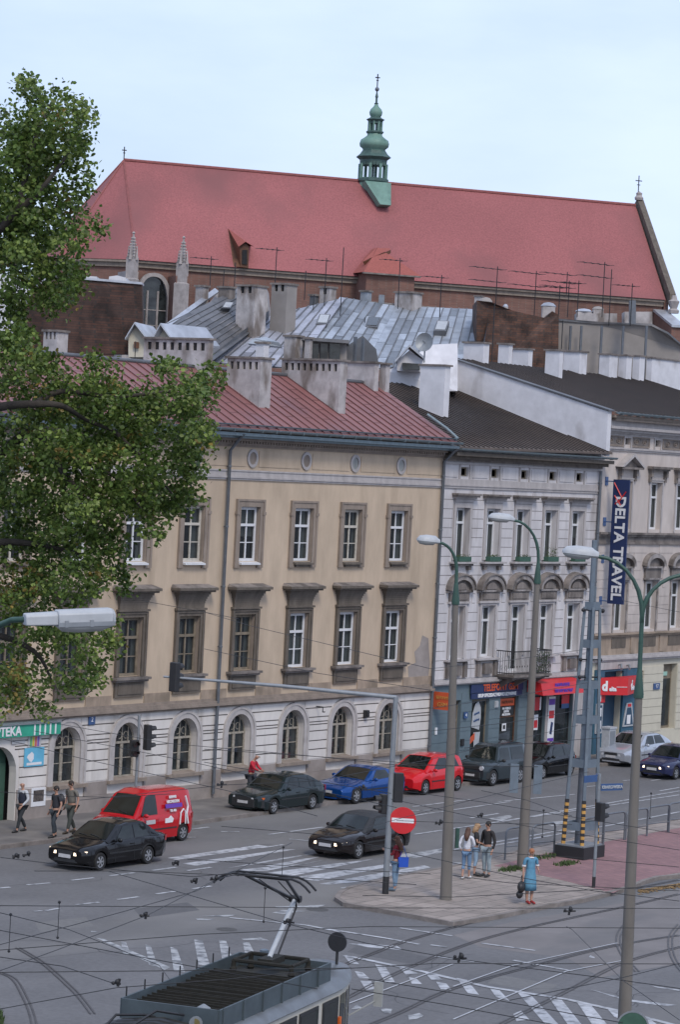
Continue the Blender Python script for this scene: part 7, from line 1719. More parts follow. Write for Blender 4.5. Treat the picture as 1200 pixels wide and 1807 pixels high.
# signal gantry
gx,gy=G(680,1578,.1)[:2]
GA=empty('signal_gantry',(gx,gy,.1),label='grey steel gantry post with a long arm reaching left over the street',cat='gantry')
E_=G(288,1194,6.35)-Vector((gx,gy,.1)); tp_=Vector((.02,0,6.05))
m=MB(); m.tube([(0,0,.55),(0,0,3),tp_],[.095,.09,.075],12); m.build('post',mt['gal'],GA,smooth=50); m=MB(); m.tube([(0,0,0),(0,0,.55)],[.1,.1],12); m.build('post_foot',mt['black'],GA,smooth=50)
m=MB(); m.tube([tp_-Vector((0,0,.0))+Vector((.03,0,-.02)),tp_+(E_-tp_)*.5+Vector((0,0,.03)),E_],[.07,.055,.035],10); m.build('arm',mt['gal'],GA,smooth=50)
def signal(name,label,c,d,n=3,board=False,m_='black',parent=None,lit=None):
    """vertical traffic signal centred at c, lenses facing horizontal direction d"""
    o=empty(name,c,0,label,'traffic light','traffic signals'); d=Vector((d[0],d[1],0)).normalized(); s=Vector((d.y,-d.x,0)); h=.3
    m=MB(); m.obox((0,0),(s.x*.15,s.y*.15),(d.x*.1,d.y*.1),0,-h*n/2,h*n/2); 
    b_=m.build('housing',mt[m_],o); bv=b_.modifiers.new('bevel','BEVEL'); bv.width=.02
    if board: m=MB(); m.obox((0,0),(s.x*.3,s.y*.3),(d.x*.012,d.y*.012),0,-h*n/2-.15,h*n/2+.15); m.build('backboard',mt['black'],o)
    for k in range(n):
        z=h*n/2-h*(k+.5); m=MB(); P=d*.1
        m.tube([P+Vector((0,0,z)),P+Vector((0,0,z))+d*.02],.1,12); m.build('lens',mt['lampg'] if False else mat('lens_dark',(.06,.03,.03),.2,0) if not bpy.data.materials.get('lens_dark') else bpy.data.materials['lens_dark'],o)
        m=MB(); N_=9; vs=[]
        for q in (0,.2):
            for j in range(N_+1): a=math.pi*(-.15+1.3*j/N_); vs.append(P+s*(.115*math.cos(a))+Vector((0,0,z+.115*math.sin(a)))+d*q*(1 if 0<j<N_ else .3))
        m.add(vs,[(j,j+1,N_+2+j,N_+1+j) for j in range(N_)]); m.build('visor',mt['black'],o,smooth=60)
    return o
c=GA.location+E_+Vector((-.0,0,.02))+(tp_-E_).normalized()*.25; s1=signal('traffic_light','dark traffic light hanging at the far end of the long gantry arm',c+Vector((0,-.12,0)),(.95,-.1),3,m_='black')
c=Vector((gx,gy,2.72))+rt*.2+F2*.25; signal('traffic_light','black traffic light seen from behind, just left of the gantry post',Vector((gx,gy,2.85))-rt*.2+F2*.1,(-.8,.5),2)
signal('traffic_light','tall black backboard signal right of the gantry post above the no-entry sign',Vector((gx,gy,3.38))+rt*.22+F2*.05,(.6,.8),3)
NE=empty('no_entry_sign',label='round red no-entry sign with a white bar on the gantry post',cat='road sign')
c=Vector((gx,gy,2.4))+rt*.42-F2*.1; dn=-F2; dn=(dn+rt*-.1).normalized(); s=Vector((0,0,1)).cross(dn).normalized()
def disc(mb,c,r,n,d,t,mi=0): mb.tube([c,c+d*t],r,n,mi)
m=MB(); disc(m,c,.41,28,dn,.02); m.build('disc',mt['red'],NE); m=MB(); z=Vector((0,0,.068)); q=c+dn*.024; m.add([q-s*.34-z,q+s*.34-z,q+s*.34+z,q-s*.34+z],[(0,1,2,3)]); m.build('white_bar',mt['white'],NE)
m=MB(); 
vs=[c+dn*.022+(s*math.cos(a)+Vector((0,0,math.sin(a))))*r_ for r_ in (.385,.40) for a in [2*math.pi*j/28 for j in range(28)]]; m.add(vs,[(j,(j+1)%28,28+(j+1)%28,28+j) for j in range(28)]); m.build('border',mt['white'],NE) if False else None
m=MB(); m.tube([Vector((gx,gy,2.4)),c],.03,6); m.build('bracket',mt['gal'],NE)
# kerbside signal left
q=G(236,1448,.12); PS=empty('signal_post',(q.x,q.y,.12),label='thin steel signal post on the pavement behind the red van',cat='post'); m=MB(); m.tube([(0,0,0),(0,0,3.75)],.05,8); m.build('post',mt['gal'],PS,smooth=60)
signal('traffic_light','black traffic light with three visors on the pavement behind the red van',Vector((q.x,q.y,3.1))+rt*.33,(.85,-.35),3,m_='black')
signal('traffic_light','lower black pedestrian signal facing the camera on the same thin post',Vector((q.x,q.y,2.7))-rt*.12-F2*.1,(-.5,-.9),2)
# pedestrian signal with striped foot on the island
q=G(1048,1567,.1); PP=empty('signal_post',(q.x,q.y,.1),label='grey post with black foot carrying a pedestrian signal and blue street plates',cat='post'); m=MB(); m.tube([(0,0,.35),(0,0,3.65)],.055,8); m.build('post',mt['gal'],PP,smooth=60); m=MB(); m.tube([(0,0,0),(0,0,.36)],.06,8); m.build('post_foot',mt['black'],PP,smooth=60)
signal('traffic_light','small black pedestrian signal on the grey island post beside the striped mast',Vector((q.x,q.y,2.55))+rt*.02-F2*.12+rt*.05,(.95,-.3),2)
for (z,d_,l,s0,L_,tx) in ((3.2,(.95,-.35),'dark blue street name plate pointing right above the island railing',.1,.9,'KRAKOWSKA'),(3.45,(.8,.6),'blue street name plate pointing away behind the striped mast',.1,.75,'DIETLA'),(3.5,(-.9,.1),'second blue plate pointing left behind the mast',.1,.7,'')):
    d_=Vector((*d_,0)).normalized(); o=empty('street_name_plate',label=l,cat='sign',group='street name plates'); nn_=Vector((d_.y,-d_.x,0)); 
    if nn_.dot(F2)>0: nn_=-nn_
    a=Vector((q.x,q.y,z))+d_*s0; m=MB(); m.ext([a,a+d_*L_,a+d_*L_+Vector((0,0,.22)),a+Vector((0,0,.22))],-nn_*.02) ; m.build('plate',mt['bluep'],o)
    if tx: text(tx,.14,a+d_*L_*.5+Vector((0,0,.11))+nn_*.012,TM(d_ if d_.dot(rt)>0 else -d_,(0,0,1)),mt['lampw'],o,bold=.004)
# lattice mast
mx_,my_=84.05,-17.15
MA=empty('lattice_mast',(mx_,my_,.1),label='blue-grey steel lattice mast with yellow and black striped feet on a dark plinth',cat='mast')
m=MB(); m.obox((0,0),(.72,.0),(0,.58),0,0,.42); m.build('plinth',mt['black'],MA)
m=MB(); m.obox((0,0),(.66,.0),(0,.52),.42,.42,.47); m.build('plinth_top',mt['gal'],MA)
rdx,rdy=.52,.36; legs=MB()
rt2=rt; 
corn=[(-.5,.38),(.5,-.38),(-.46,-.34),(.5,.34)]
def legpt(i,z): 
    t=(z-.4)/9.2; k=1-.62*t; return Vector((corn[i][0]*k,corn[i][1]*k,z))
for i in range(4):
    m=MB(); m.tube([legpt(i,2.0),legpt(i,5),legpt(i,8.6)],[.075,.07,.06],4); m.build('leg',mt['mastb'],MA)
    f=MB(); n=14
    for k in range(n): a_,b_=legpt(i,.45+k*.11),legpt(i,.45+(k+1)*.11); f.tube([a_,b_],.085,4,k%2,cap=False)
    f.build('striped_foot',[mt['yellow'],mt['black']],MA)
for z in (.95,3.1,4.6,5.8,7.2,8.5):
    m=MB(); P=[legpt(i,z) for i in (0,2,1,3)]
    for a_,b_ in zip(P,P[1:]+P[:1]): 
        d=(b_-a_); m.ext([a_,b_,b_+Vector((0,0,.28)),a_+Vector((0,0,.28))],Vector((-d.y,d.x,0)).normalized()*.04)
    m.build('brace',mt['mastb'],MA)
m=MB(); m.tube([(0,.1,.4),(0,.05,6.5)],.11,8); m.build('inner_pipe',mt['pipe'],MA,smooth=60)
m=MB(); m.tube([(-.1,0,6),(-.1,0,10.9)],.085,6); m.tube([(.12,0,6),(.12,0,9.3)],.05,6); m.build('top_mast',mt['mastb'],MA)
m=MB()
for z in (8.5,6.8,6.2): m.tube([(-.45,.1,z),(.5,-.1,z-.02)],.03,5); m.sphere((.55,-.1,z-.03),.08,6,5); m.sphere((-.45,.1,z),.07,6,5)
m.build('insulator',mt['wire'],MA,smooth=60)
m=MB(); m.obox((-.12,-.1),(.0,.12),(.16,0),4.2,3.2,5.9); m.build('cabinet',mt['mastb'],MA)
q=F(1048,1345,-3.0); cbn=empty('utility_cabinet',(113.0,-2.0,.13),label='pale grey utility cabinet on the pavement in front of the silver car',cat='cabinet'); m=MB(); m.box(-.3,.3,-.2,.2,0,1.5,0); m.box(-.34,.34,-.24,.24,1.5,1.58,0); m.build('box',mt['lampw'],cbn); m=MB(); m.box(-.24,.24,-.212,-.2,.12,1.4); m.build('door',mt['gal'],cbn)
# railings along the island
for k,(x0,x1,y) in enumerate(((81.1,82.6,-16.3),(82.7,84.2,-16.4),(87.7,89.3,-16.35),(89.4,91.0,-16.35),(91.1,92.8,-16.3),(92.9,94.6,-16.2),(86.0,87.5,-16.5))):
    y+=.35
    o=empty('railing_hoop',(0,0,0),label=['leftmost grey railing hoop behind the woman in blue','second railing hoop, between the middle concrete pole and the mast','railing hoop right of the pedestrian signal post','railing hoop left of the thick right lamp post','railing hoop just right of the thick right lamp post','railing hoop at the right edge of the picture','railing hoop directly behind the pedestrian signal post'][k],cat='railing',group='grey steel railing hoops on the island')
    m=MB(); r_=.22; P=[(x0,y,.1),(x0,y,1.0)]+[(x0+r_-r_*math.cos(a),y,1.0+.15*math.sin(a)) for a in (.5,1.0,1.57)]+[(x1-r_+r_*math.sin(a),y,1.0+.15*math.cos(a)) for a in (0,.5,1.0)]+[(x1,y,1.0),(x1,y,.1)]
    m.tube(P,.035,7); m.tube([(x0,y,.55),(x1,y,.5)],.02,6); m.build('hoop',mt['pipe'],o,smooth=60)
# round sign backs at the bottom right
o=empty('road_sign',label='dark round sign seen from behind at the foot of the nearest lamp post',cat='road sign'); c=Dp(1117,1813,61.5); m=MB(); m.tube([c+F2*.02,c],.36,26); m.tube([c+F2*.05,Vector((c.x+F2.x*.05,c.y+F2.y*.05,0))],.03,6); m.build('disc',mt['pgreen'],o); m=MB(); m.tube([c-F2*.0,c-F2*.012],.30,26); m.build('back_plate',mt['gal'],o) if False else None
m=MB(); z=Vector((0,0,1)); vs=[c-F2*.008+(rt*math.cos(a)+z*math.sin(a))*r_ for r_ in (.33,.37) for a in [2*math.pi*j/26 for j in range(26)]]; m.add(vs,[(j,(j+1)%26,26+(j+1)%26,26+j) for j in range(26)]); m.build('rim',mt['gal'],o)
# ================= TRAM =================
TR=empty('tram',(39.3,-34.3,0),R(14.5),label='cream and grey tram with roof equipment entering the picture at the bottom',cat='tram')
cream=mat('tram_cream_paint',(.5,.48,.42),.4,.06,3); tgrey=mat('tram_roof_grey',(.15,.165,.18),.4,.14,2,metal=.2,stain=((.105,.11,.115),1.2,.5)); tbl=mat('tram_rack_blue_grey',(.06,.08,.092),.6,.15,3); drk=mat('tram_sooty_equipment',(.016,.015,.011),.85,.3,7)
def plan(x): # half width
    if x>5.6: return 1.14-.62*((x-5.6)/2.3)**1.7
    return 1.14
xs=[-.25]+[i*.5 for i in range(0,12)]+[5.8,6.2,6.6,7.0,7.4,7.7,7.9]
m=MB(); vs=[];n=0
prof=lambda w_,k:[(w_,.5),(w_,1.4),(w_,2.85),(w_*.995,2.97)]
for x in xs:
    w_=plan(x); P=prof(w_,0); vs+=[(x,y,z) for y,z in P]+[(x,-y,z) for y,z in P[::-1]]
n=8
m.add(vs,[(i*n+j,(i+1)*n+j,(i+1)*n+j+1,i*n+j+1)[::-1] for i in range(len(xs)-1) for j in (0,1,2,4,5,6)]+[tuple((len(xs)-1)*n+j for j in range(n))]+[tuple(range(n))[::-1]]); m.build('body',cream,TR,smooth=30)
m=MB(); vs=[]
for x in xs+[8.05]:
    w_=plan(min(x,7.9))*1.02; k=1 if x<6.4 else max(.35,1-((x-6.4)/1.9)**2*.65)
    if x>8: w_*=.8; k*=.7
    P=[(w_,2.96),(w_*1.03,2.99),(w_*1.0,2.97+.08*k),(w_*.88,2.97+.17*k),(w_*.5,2.97+.22*k),(0,2.97+.25*k)]
    vs+=[(x,y,z) for y,z in P]+[(x,-y,z) for y,z in P[::-1][1:]]
n=11; q=len(xs)+1
m.add(vs,[(i*n+j,i*n+j+1,(i+1)*n+j+1,(i+1)*n+j) for i in range(q-1) for j in range(n-1)]+[tuple(range(n)),tuple((q-1)*n+j for j in range(n))[::-1]]); m.build('roof',tgrey,TR,smooth=50)
# rack
m=MB(); 
for (a,b,c_,d) in ((0,5.6,.93,.97),(0,5.6,-.97,-.93)): m.box(a,b,c_,d,3.1,3.5)
m.box(-.03,.01,-.93,.93,3.1,3.5); m.box(5.56,5.6,-.93,.93,3.1,3.5)
for k in range(6): x=.1+k*.95; m.box(x,x+.05,-1.0,-.971,3.12,3.52); 
m.build('roof_rack',tbl,TR)
m=MB(); m.box(.05,5.55,-.92,.92,3.22,3.25); m.build('rack_floor',mat('rack_floor_grey',(.03,.03,.026),.7,.2,4),TR)
for j in range(18):
    m=MB(); x=.28+j*.222
    for k in range(9): y=-.72+k*.18; m.lathe((x,y,3.25),[(.045,0),(.06,.02),(.04,.04),(.06,.06),(.03,.08)],6)
    q_=rnd.uniform(0,.05); m.box(x-.06,x+.06,-.82,.82,3.3+q_,3.34+q_); m.box(x-.075,x-.055,-.84,.84,3.34+q_,3.41+q_)
    m.build('resistor_bank',drk,TR)
for k in range(7): m=MB(); x=.2+k*.8; m.tube([(x,.95,3.5),(x,.95,3.68)],.015,5); m.build('rack_pin',mt['black'],TR)
# pantograph
PG=empty('pantograph'); PG.parent=TR
m=MB(); m.tube([(4.4,-.6,3.56),(5.3,-.6,3.56),(5.3,.6,3.56),(4.4,.6,3.56),(4.4,-.6,3.56)],.04,6)
for x,y in((4.4,-.6),(5.3,-.6),(5.3,.6),(4.4,.6)): m.lathe((x,y,3.25),[(.05,0),(.08,.05),(.05,.1),(.08,.15),(.05,.2),(.05,.3)],8)
m.box(4.5,5.2,-.15,.15,3.5,3.62); m.build('base_frame',drk,PG)
m=MB(); m.tube([(4.75,0,3.62),(6.0,0,4.6)],.05,8); m.build('lower_arm',mt['lampw'],PG,smooth=60)
m=MB(); m.tube([(5.2,0,3.6),(6.08,0,4.42),(6.0,0,4.6)],.02,6); m.tube([(6.0,-.12,4.6),(6.0,.12,4.6)],.07,8)
for s in (-1,1): m.tube([(6.0,s*.08,4.6),(4.35,s*.42,5.22)],[.035,.03],6); m.tube([(6.0,s*.08,4.52),(4.5,s*.2,5.15)],.012,5)
m.build('upper_arm',mt['black'],PG,smooth=60)
m=MB()
for dx in (-.16,.16):
    P=[(4.3+dx,y,5.27-.22*max(0,(abs(y)-.62)/.38)**1.8) for y in (-1.0,-.9,-.78,-.62,-.3,0,.3,.62,.78,.9,1.0)]; m.tube(P,.024,6)
m.tube([(4.14,-.5,5.24),(4.46,-.5,5.24)],.02,5); m.tube([(4.14,.5,5.24),(4.46,.5,5.24)],.02,5); m.tube([(4.3,-.42,5.22),(4.3,.42,5.22)],.02,5)
m.build('contact_head',mt['black'],PG,smooth=60)
m=MB(); c=Vector((7.35,-.45,3.6)); 
m.tube([c,c+Vector((-.04,0,0))],.2,22); m.tube([(7.35,-.45,3.1),(7.35,-.45,3.45)],.03,6); m.build('route_disc',mt['black'],TR,smooth=40)
m=MB(); m.lathe((6.0,.6,3.22),[(.09,0),(.09,.3),(.03,.32)],10); m.build('roof_vent',mt['mastb'],TR,smooth=40)
for i,(x0,x1) in enumerate(((.1,1.1),(1.25,2.25),(2.4,3.35),(3.5,4.5),(4.75,5.6))):
    f=MB(); f.box(x0,x1,-1.165,-1.145,1.75,2.86); f=f.build('window',mt['plastic'],TR); p=MB(); p.box(x0+.05,x1-.05,-1.17,-1.166,1.8,2.8); p.build('pane',mt['cglass'],f)
for i,(x0,x1) in enumerate(((5.75,6.15),(6.25,6.5),(6.7,7.0),(7.1,7.4))):
    a,b=plan(x0),plan(x1); f=MB(); f.add([(x0,-a-.012,.8),(x1,-b-.012,.8),(x1,-b-.012,2.86),(x0,-a-.012,2.86)],[(0,1,2,3)]); f.build('door_pane',mt['cglass'],TR)
m=MB(); m.box(5.62,5.72,-1.2,-1.14,2.3,2.45); m.build('indicator',mt['amber'],TR)
m=MB(); m.tube([(7.3,-.7,2.1),(7.6,-1.3,2.5)],.015,5); m.box(7.56,7.62,-1.38,-1.2,2.35,2.85); m.build('mirror',mt['lampg'],TR)
m=MB(); m.tube([(.2,-.55,3.35),(.2,-.4,3.35)],.02,6); m.lathe((.35,-.5,3.24),[(.16,0),(.17,.1),(.12,.2),(.02,.26)],12); m.build('roof_dome',mt['gal'],TR,smooth=60)
m=MB(); m.tube([(-.25,-.62,3.3),(-.36,-.66,3.3)],[.1,.12],14); m.build('horn',mt['gal'],TR,smooth=40); m=MB(); m.tube([(-.365,-.66,3.3),(-.37,-.66,3.3)],.08,12); m.build('horn_mouth',mat('brass',(.3,.24,.1),.4,.1,metal=.5),TR)
# bellows and rear car
T2=empty('rear_section',(0,0,0),R(3)); T2.parent=TR
for j in range(6):
    m=MB(); x=-.3-j*.13; r_=1.1+(.05 if j%2 else 0); P=[(x,-r_,.8),(x,-r_,2.7),(x,-r_*.95,2.98),(x,-r_*.7,3.16),(x,0,3.26),(x,r_*.7,3.16),(x,r_*.95,2.98),(x,r_,2.7),(x,r_,.8)]; m.tube(P,.06,5); m.build('bellows_hoop',mt['black'] if j%2 else drk,T2,smooth=50)
m=MB(); vs=[]
for x in (-1.0,-1.5,-3,-6,-12):
    P=[(1.14,.5),(1.14,2.7),(1.13,2.86),(1.1,3.0),(.93,3.14),(.57,3.24),(0,3.28)]; vs+=[(x,y,z) for y,z in P]+[(x,-y,z) for y,z in P[::-1][1:]]
n=13; m.add(vs,[(i*n+j,i*n+j+1,(i+1)*n+j+1,(i+1)*n+j)[::-1] for i in range(4) for j in range(n-1)]+[tuple(range(n))]); m.build('rear_roof',tgrey,T2,smooth=50)
m=MB(); m.tube([(-1.2,.9,3.05),(-.7,.75,3.35),(-.2,.4,3.3),(.1,.2,3.2)],.025,5); m.tube([(-1.4,.3,3.25),(-.7,.0,3.5),(-.1,-.3,3.35)],.025,5); m.build('roof_cables',mt['black'],T2,smooth=60)
# ================= OVERHEAD WIRES =================
WREF=[]
def wire(P,r=.011,group='overhead tram wires crossing the picture',ins=()):
    pts=[G(u,v,z) for u,v,z in P]; Q=[]
    for i in range(len(pts)-1):
        for k in range(4): Q.append(pts[i].lerp(pts[i+1],k/4))
    Q.append(pts[-1]); m=MB(); m.tube(Q,r,4,cap=False)
    for t in ins:
        q=pts[0].lerp(pts[-1],t) if len(pts)==2 else G(*t) if isinstance(t,tuple) else pts[0]; m.sphere(q,.055,6,5); m.sphere(q+Vector((0,0,-.09)),.045,6,5)
    o=m.build('overhead_wire',mt['wire']); tag(o,None,'wire',group); WREF.append((o,P)); return o
H=5.6
def fixture(u,v,z,kind,label):
    c=G(u,v,z); m=MB()
    if kind=='hang': m.tube([c,c-Vector((0,0,.6))],.008,4); m.sphere(c,.028,6,5); m.sphere(c-Vector((0,0,.6)),.025,6,5)
    else:
        q1,q2,q3=(rnd.uniform(-1,1) for _ in range(3)); m.tube([c-rt*.1-Vector((0,0,.03*q1)),c+rt*(.06+.06*q2)],.016,6); m.tube([c-rt*.03*q3-Vector((0,0,.05+.03*q2)),c+rt*.02+Vector((0,0,.07+.03*q3))],.022,5); m.sphere(c+rt*.04*q1+Vector((0,0,.03)),.04,6,5,0,1,1,.8+.5*abs(q2)); m.sphere(c-rt*.07+Vector((0,0,.03*q3)),.028,6,5)
    tag(m.build('wire_fitting',mt['wire'],None,smooth=60),label,'fitting','fittings clamped on the overhead wires')
L1=[([(-20,1598,H),(600,1602,H),(1220,1603,H)],'long level wire passing just below the woman in blue'),
([(-20,1678,H),(347,1649,H),(650,1635,H),(1220,1638,H)],'wire rising from the left edge to the silver pantograph arm, then level'),
([(-20,1784,H),(205,1743,H),(400,1728,H),(560,1712,H),(770,1700,H),(1220,1701,H)],'wire from the bottom left corner over the tram roof to the right'),
([(-20,1716,H),(300,1713,H),(620,1708,H)],'short level wire just above the tram rack'),
([(190,1537,H),(509,1631,H),(650,1665,H),(805,1692,H),(1100,1730,H),(1220,1747,H)],'diagonal wire falling from the black saloon to the lower right'),
([(-20,1672,H),(205,1612,H),(347,1572,H),(509,1490,H),(515,1487,H)],'diagonal wire climbing from the left edge to the right end of the zebra crossing'),
([(-20,1720,H),(98,1677,H),(260,1615,H),(385,1550,H),(450,1537,H)],'lower diagonal wire climbing to the pantograph head'),
([(-20,1638,H),(217,1683,H),(420,1720,H),(560,1745,H)],'wire sloping down from the left edge to the tram rack'),
([(-20,1606,H),(120,1640,H),(280,1703,H),(300,1730,H)],'steep wire sloping down left of the hatched marking'),
([(-20,1686,H),(110,1705,H),(205,1737,H)],'short wire sloping to the lone insulator left of the tram'),
([(60,1537,H),(225,1537,H),(600,1552,H),(735,1561,H)],'wire running level with the pantograph head'),
([(0,1513,H),(100,1525,H),(340,1547,H),(420,1540,H)],'thin wire below the black saloon joining the pantograph fitting'),
([(330,1516,H),(600,1534,H),(760,1542,H)],'thin wire across the zebra stripes'),
([(390,1458,H),(560,1472,H),(700,1500,H),(900,1545,H),(1048,1572,H),(1200,1590,H)],'sagging wire across the parked cars to the pink paving'),
([(620,1745,H),(800,1775,H),(1000,1812,H)],'wire crossing the chevron stripes at the bottom'),
([(650,1728,H),(860,1762,H),(1100,1805,H)],'second wire crossing the chevron stripes at the bottom'),
([(800,1500,H),(820,1502,H),(1000,1512,H),(1200,1530,H)],'wire passing behind the group of three people'),
([(700,1394,H),(850,1415,H),(1000,1440,H),(1200,1472,H)],'thick wire from the red hatchback to the right-hand railing'),
([(690,1410,H),(830,1440,H),(960,1463,H),(1200,1500,H)],'thick wire passing above the no-entry sign'),
([(700,1448,H),(800,1452,H),(1010,1455,H)],'level thin wire right of the no-entry sign'),
([(1000,1635,H),(1010,1640,H),(1100,1730,H),(1200,1800,H)],'wire dropping steeply right of the thick lamp post'),
([(800,1545,H),(900,1558,H),(1200,1572,H)],'thin wire in front of the talking group'),
([(640,1580,H),(800,1583,H),(1200,1562,H)],'thin wire along the island front'),
([(900,1765,H),(1100,1725,H),(1200,1700,H)],'faint wire climbing over the white arrow at the right'),
([(-20,1298,6.6),(150,1340,6.6),(400,1395,6.6),(560,1440,6.6)],'wire sloping down across the arched windows from the left'),
([(60,1270,6.6),(300,1312,6.6),(560,1335,6.6),(800,1352,6.6)],'wire above the kerbside traffic light'),
([(60,1290,6.6),(340,1345,6.6),(560,1395,6.6),(700,1425,6.6)],'wire just above the roof of the red van'),
([(140,1412,6.2),(400,1385,6.2),(560,1378,6.2),(760,1340,6.2),(1020,1280,6.2)],'thick wire rising from the red van to the lattice mast'),
([(-20,1396,6.2),(110,1405,6.2),(200,1407,6.2),(300,1401,6.2)],'wire behind the three walking men'),
([(360,1322,7),(560,1335,7),(700,1350,7),(950,1353,7)],'level wire across the third and fourth arched windows'),
([(360,1345,7),(600,1385,7),(690,1400,7)],'wire over the blue coupe'),
([(360,1080,9),(440,1104,9),(760,1180,9)],'thin wire sloping over the lower windows of the beige building'),
([(360,1145,8.5),(560,1188,8.5),(760,1218,8.5)],'lower thin wire sloping over the window sills of the beige building'),
([(250,1060,9.5),(360,1080,9.3),(420,1092,9)],'thin wire beside the drainpipe at the left'),
([(760,1180,8),(900,1165,8),(1040,1145,8)],'thin wire over the balcony railing'),
([(760,1290,7.5),(900,1275,7.5),(1040,1250,7.5)],'wire crossing the TELEFONY sign'),
([(820,1320,7.5),(960,1310,7.5),(1060,1302,7.5)],'wire crossing below the red awning board'),
([(760,1250,8),(900,1230,8),(1040,1204,8)],'wire running from the grey townhouse to the mast at sill height'),
([(1060,930,9.5),(1100,1060,9.3),(1200,1080,9.2)],'thin wire behind the vertical banner'),
([(560,1480,H),(640,1462,H),(760,1430,H),(880,1400,H),(1040,1362,H)],'diagonal wire from the convertible to the mast foot'),
([(850,1395,6),(930,1412,6),(1010,1440,6)],'short wire between the boxy off-roader and the mast')]
for P,l in L1:
    o=wire(P,.0062); o['label']=l
for a in ((345,1556,H,'c','cluster of black clamps left of the pantograph head'),(380,1552,H,'c','second cluster of clamps touching the pantograph head'),(312,1524,H,'c','black clamp above the zebra crossing left end'),(30,1512,H,'c','heavy black wire switch at the left edge'),(48,1508,H,'c','second black wire switch just right of the first'),(104,1592,H,'hang','hanging dropper with a black knob left of the lane dashes'),(18,1614,H,'hang','hanging dropper at the far left edge'),(208,1736,H,'c','lone black insulator left of the tram rack'),(811,1690,H,'c','black insulator above the chevron markings'),(510,1628,H,'c','red-black insulator beside the silver pantograph arm'),(468,1567,H,'hang','dropper hanging beneath the pantograph head'),(256,1616,H,'c','small splice on the diagonal wire left of the pantograph'),(500,1495,H,'hang','dropper above the middle of the zebra crossing'),(776,1452,H,'c','small insulator left of the leftmost lamp post'),(850,1440,H,'c','clamp right of the leftmost lamp post'),(1005,1607,H,'c','wire fitting right of the woman in blue'),(640,1390,H,'c','clamp over the blue coupe'),(390,1384,6.2,'c','clamp beside the man in red'),(1150,1400,H,'hang','dropper near the right edge above the road'),(960,1430,H,'hang','dropper left of the lattice mast')):
    fixture(*a)
# ================= TREE =================
TREE=empty('broadleaf_tree',label='large leafy green tree reaching in from the left edge, with a few yellowing leaves',cat='tree')
rt_=random.Random(11)
blobs=[(95,225,62,72),(58,165,24,26),(25,300,45,75),(125,295,40,62),(75,370,70,60),(132,420,34,40),(30,470,50,66),(95,500,52,52),(172,400,20,9),(150,390,20,14),(140,345,24,22),(15,560,32,60),(12,225,22,40),(60,430,60,50),(60,290,50,60),(0,380,40,90),(45,150,12,14),(148,220,16,40),(120,470,30,24),(125,515,20,10),(20,600,36,40),
(25,655,60,48),(112,700,66,52),(70,640,50,22),(200,740,78,66),(275,730,58,56),(338,700,44,38),(372,660,22,13),(180,638,26,18),(297,652,20,17),(352,680,34,26),(328,800,46,48),(222,820,80,60),(125,800,74,64),(292,885,56,44),(338,870,28,28),(60,860,80,62),(150,905,70,58),(60,960,82,50),(185,955,42,48),(212,1018,28,26),(125,1022,66,50),(40,1050,52,60),(30,770,60,60),(270,940,16,10),(240,880,50,40),(345,760,36,40),(290,640,14,10),(180,700,60,40),
(60,1120,66,50),(138,1128,52,44),(188,1120,28,44),(30,1190,48,38),(100,1195,52,26),(165,1195,22,16),(55,1240,40,20),(90,1250,22,18),(175,1175,24,18),(150,1215,14,10),(10,1230,30,34)]
dep0=41.0
lm=[]
def leafmat(name,c,k=.35):
    m=bpy.data.materials.new(name); m.use_nodes=True; t=m.node_tree; p=t.nodes['Principled BSDF']; p.inputs['Roughness'].default_value=.45; p.inputs['Specular IOR Level'].default_value=.4
    g=N(t,'ShaderNodeNewGeometry'); mr=N(t,'ShaderNodeMapRange'); mr.inputs[3].default_value=.5; mr.inputs[4].default_value=1.7; n=N(t,'ShaderNodeTexWhiteNoise',noise_dimensions='1D'); 
    t.links.new(g.outputs['Random Per Island'],mr.inputs[0]); v=N(t,'ShaderNodeVectorMath',operation='SCALE'); v.inputs[0].default_value=c; t.links.new(mr.outputs[0],v.inputs['Scale']); t.links.new(v.outputs[0],p.inputs['Base Color'])
    tr=N(t,'ShaderNodeBsdfTranslucent'); t.links.new(v.outputs[0],tr.inputs[0]); mx=N(t,'ShaderNodeMixShader'); mx.inputs[0].default_value=k; t.links.new(p.outputs[0],mx.inputs[1]); t.links.new(tr.outputs[0],mx.inputs[2]); t.links.new(mx.outputs[0],t.nodes['Material Output'].inputs[0]); return m
lms=[leafmat('leaf_green',(.08,.128,.026)),leafmat('leaf_green_light',(.16,.21,.05)),leafmat('leaf_yellowing',(.2,.15,.04))]
V=[];FC=[];MI=[]
def leaf(c,s,mi):
    n_=Vector((rt_.gauss(0,.6),rt_.gauss(0,.6),rt_.random()*.9+.1)).normalized(); a=n_.orthogonal().normalized(); a.rotate(Matrix.Rotation(rt_.random()*6.28,3,n_)); b=n_.cross(a); o=len(V)
    for x,y,zz_ in ((-.55,0,0),(-.15,.42,.08),(.3,.36,.04),(.62,0,-.06),(.3,-.36,.04),(-.15,-.42,.08)): V.append(c+a*(x*s)+b*(y*s)+n_*(zz_*s))
    FC.append((o,o+1,o+2,o+3)); FC.append((o,o+3,o+4,o+5)); MI.extend((mi,mi))
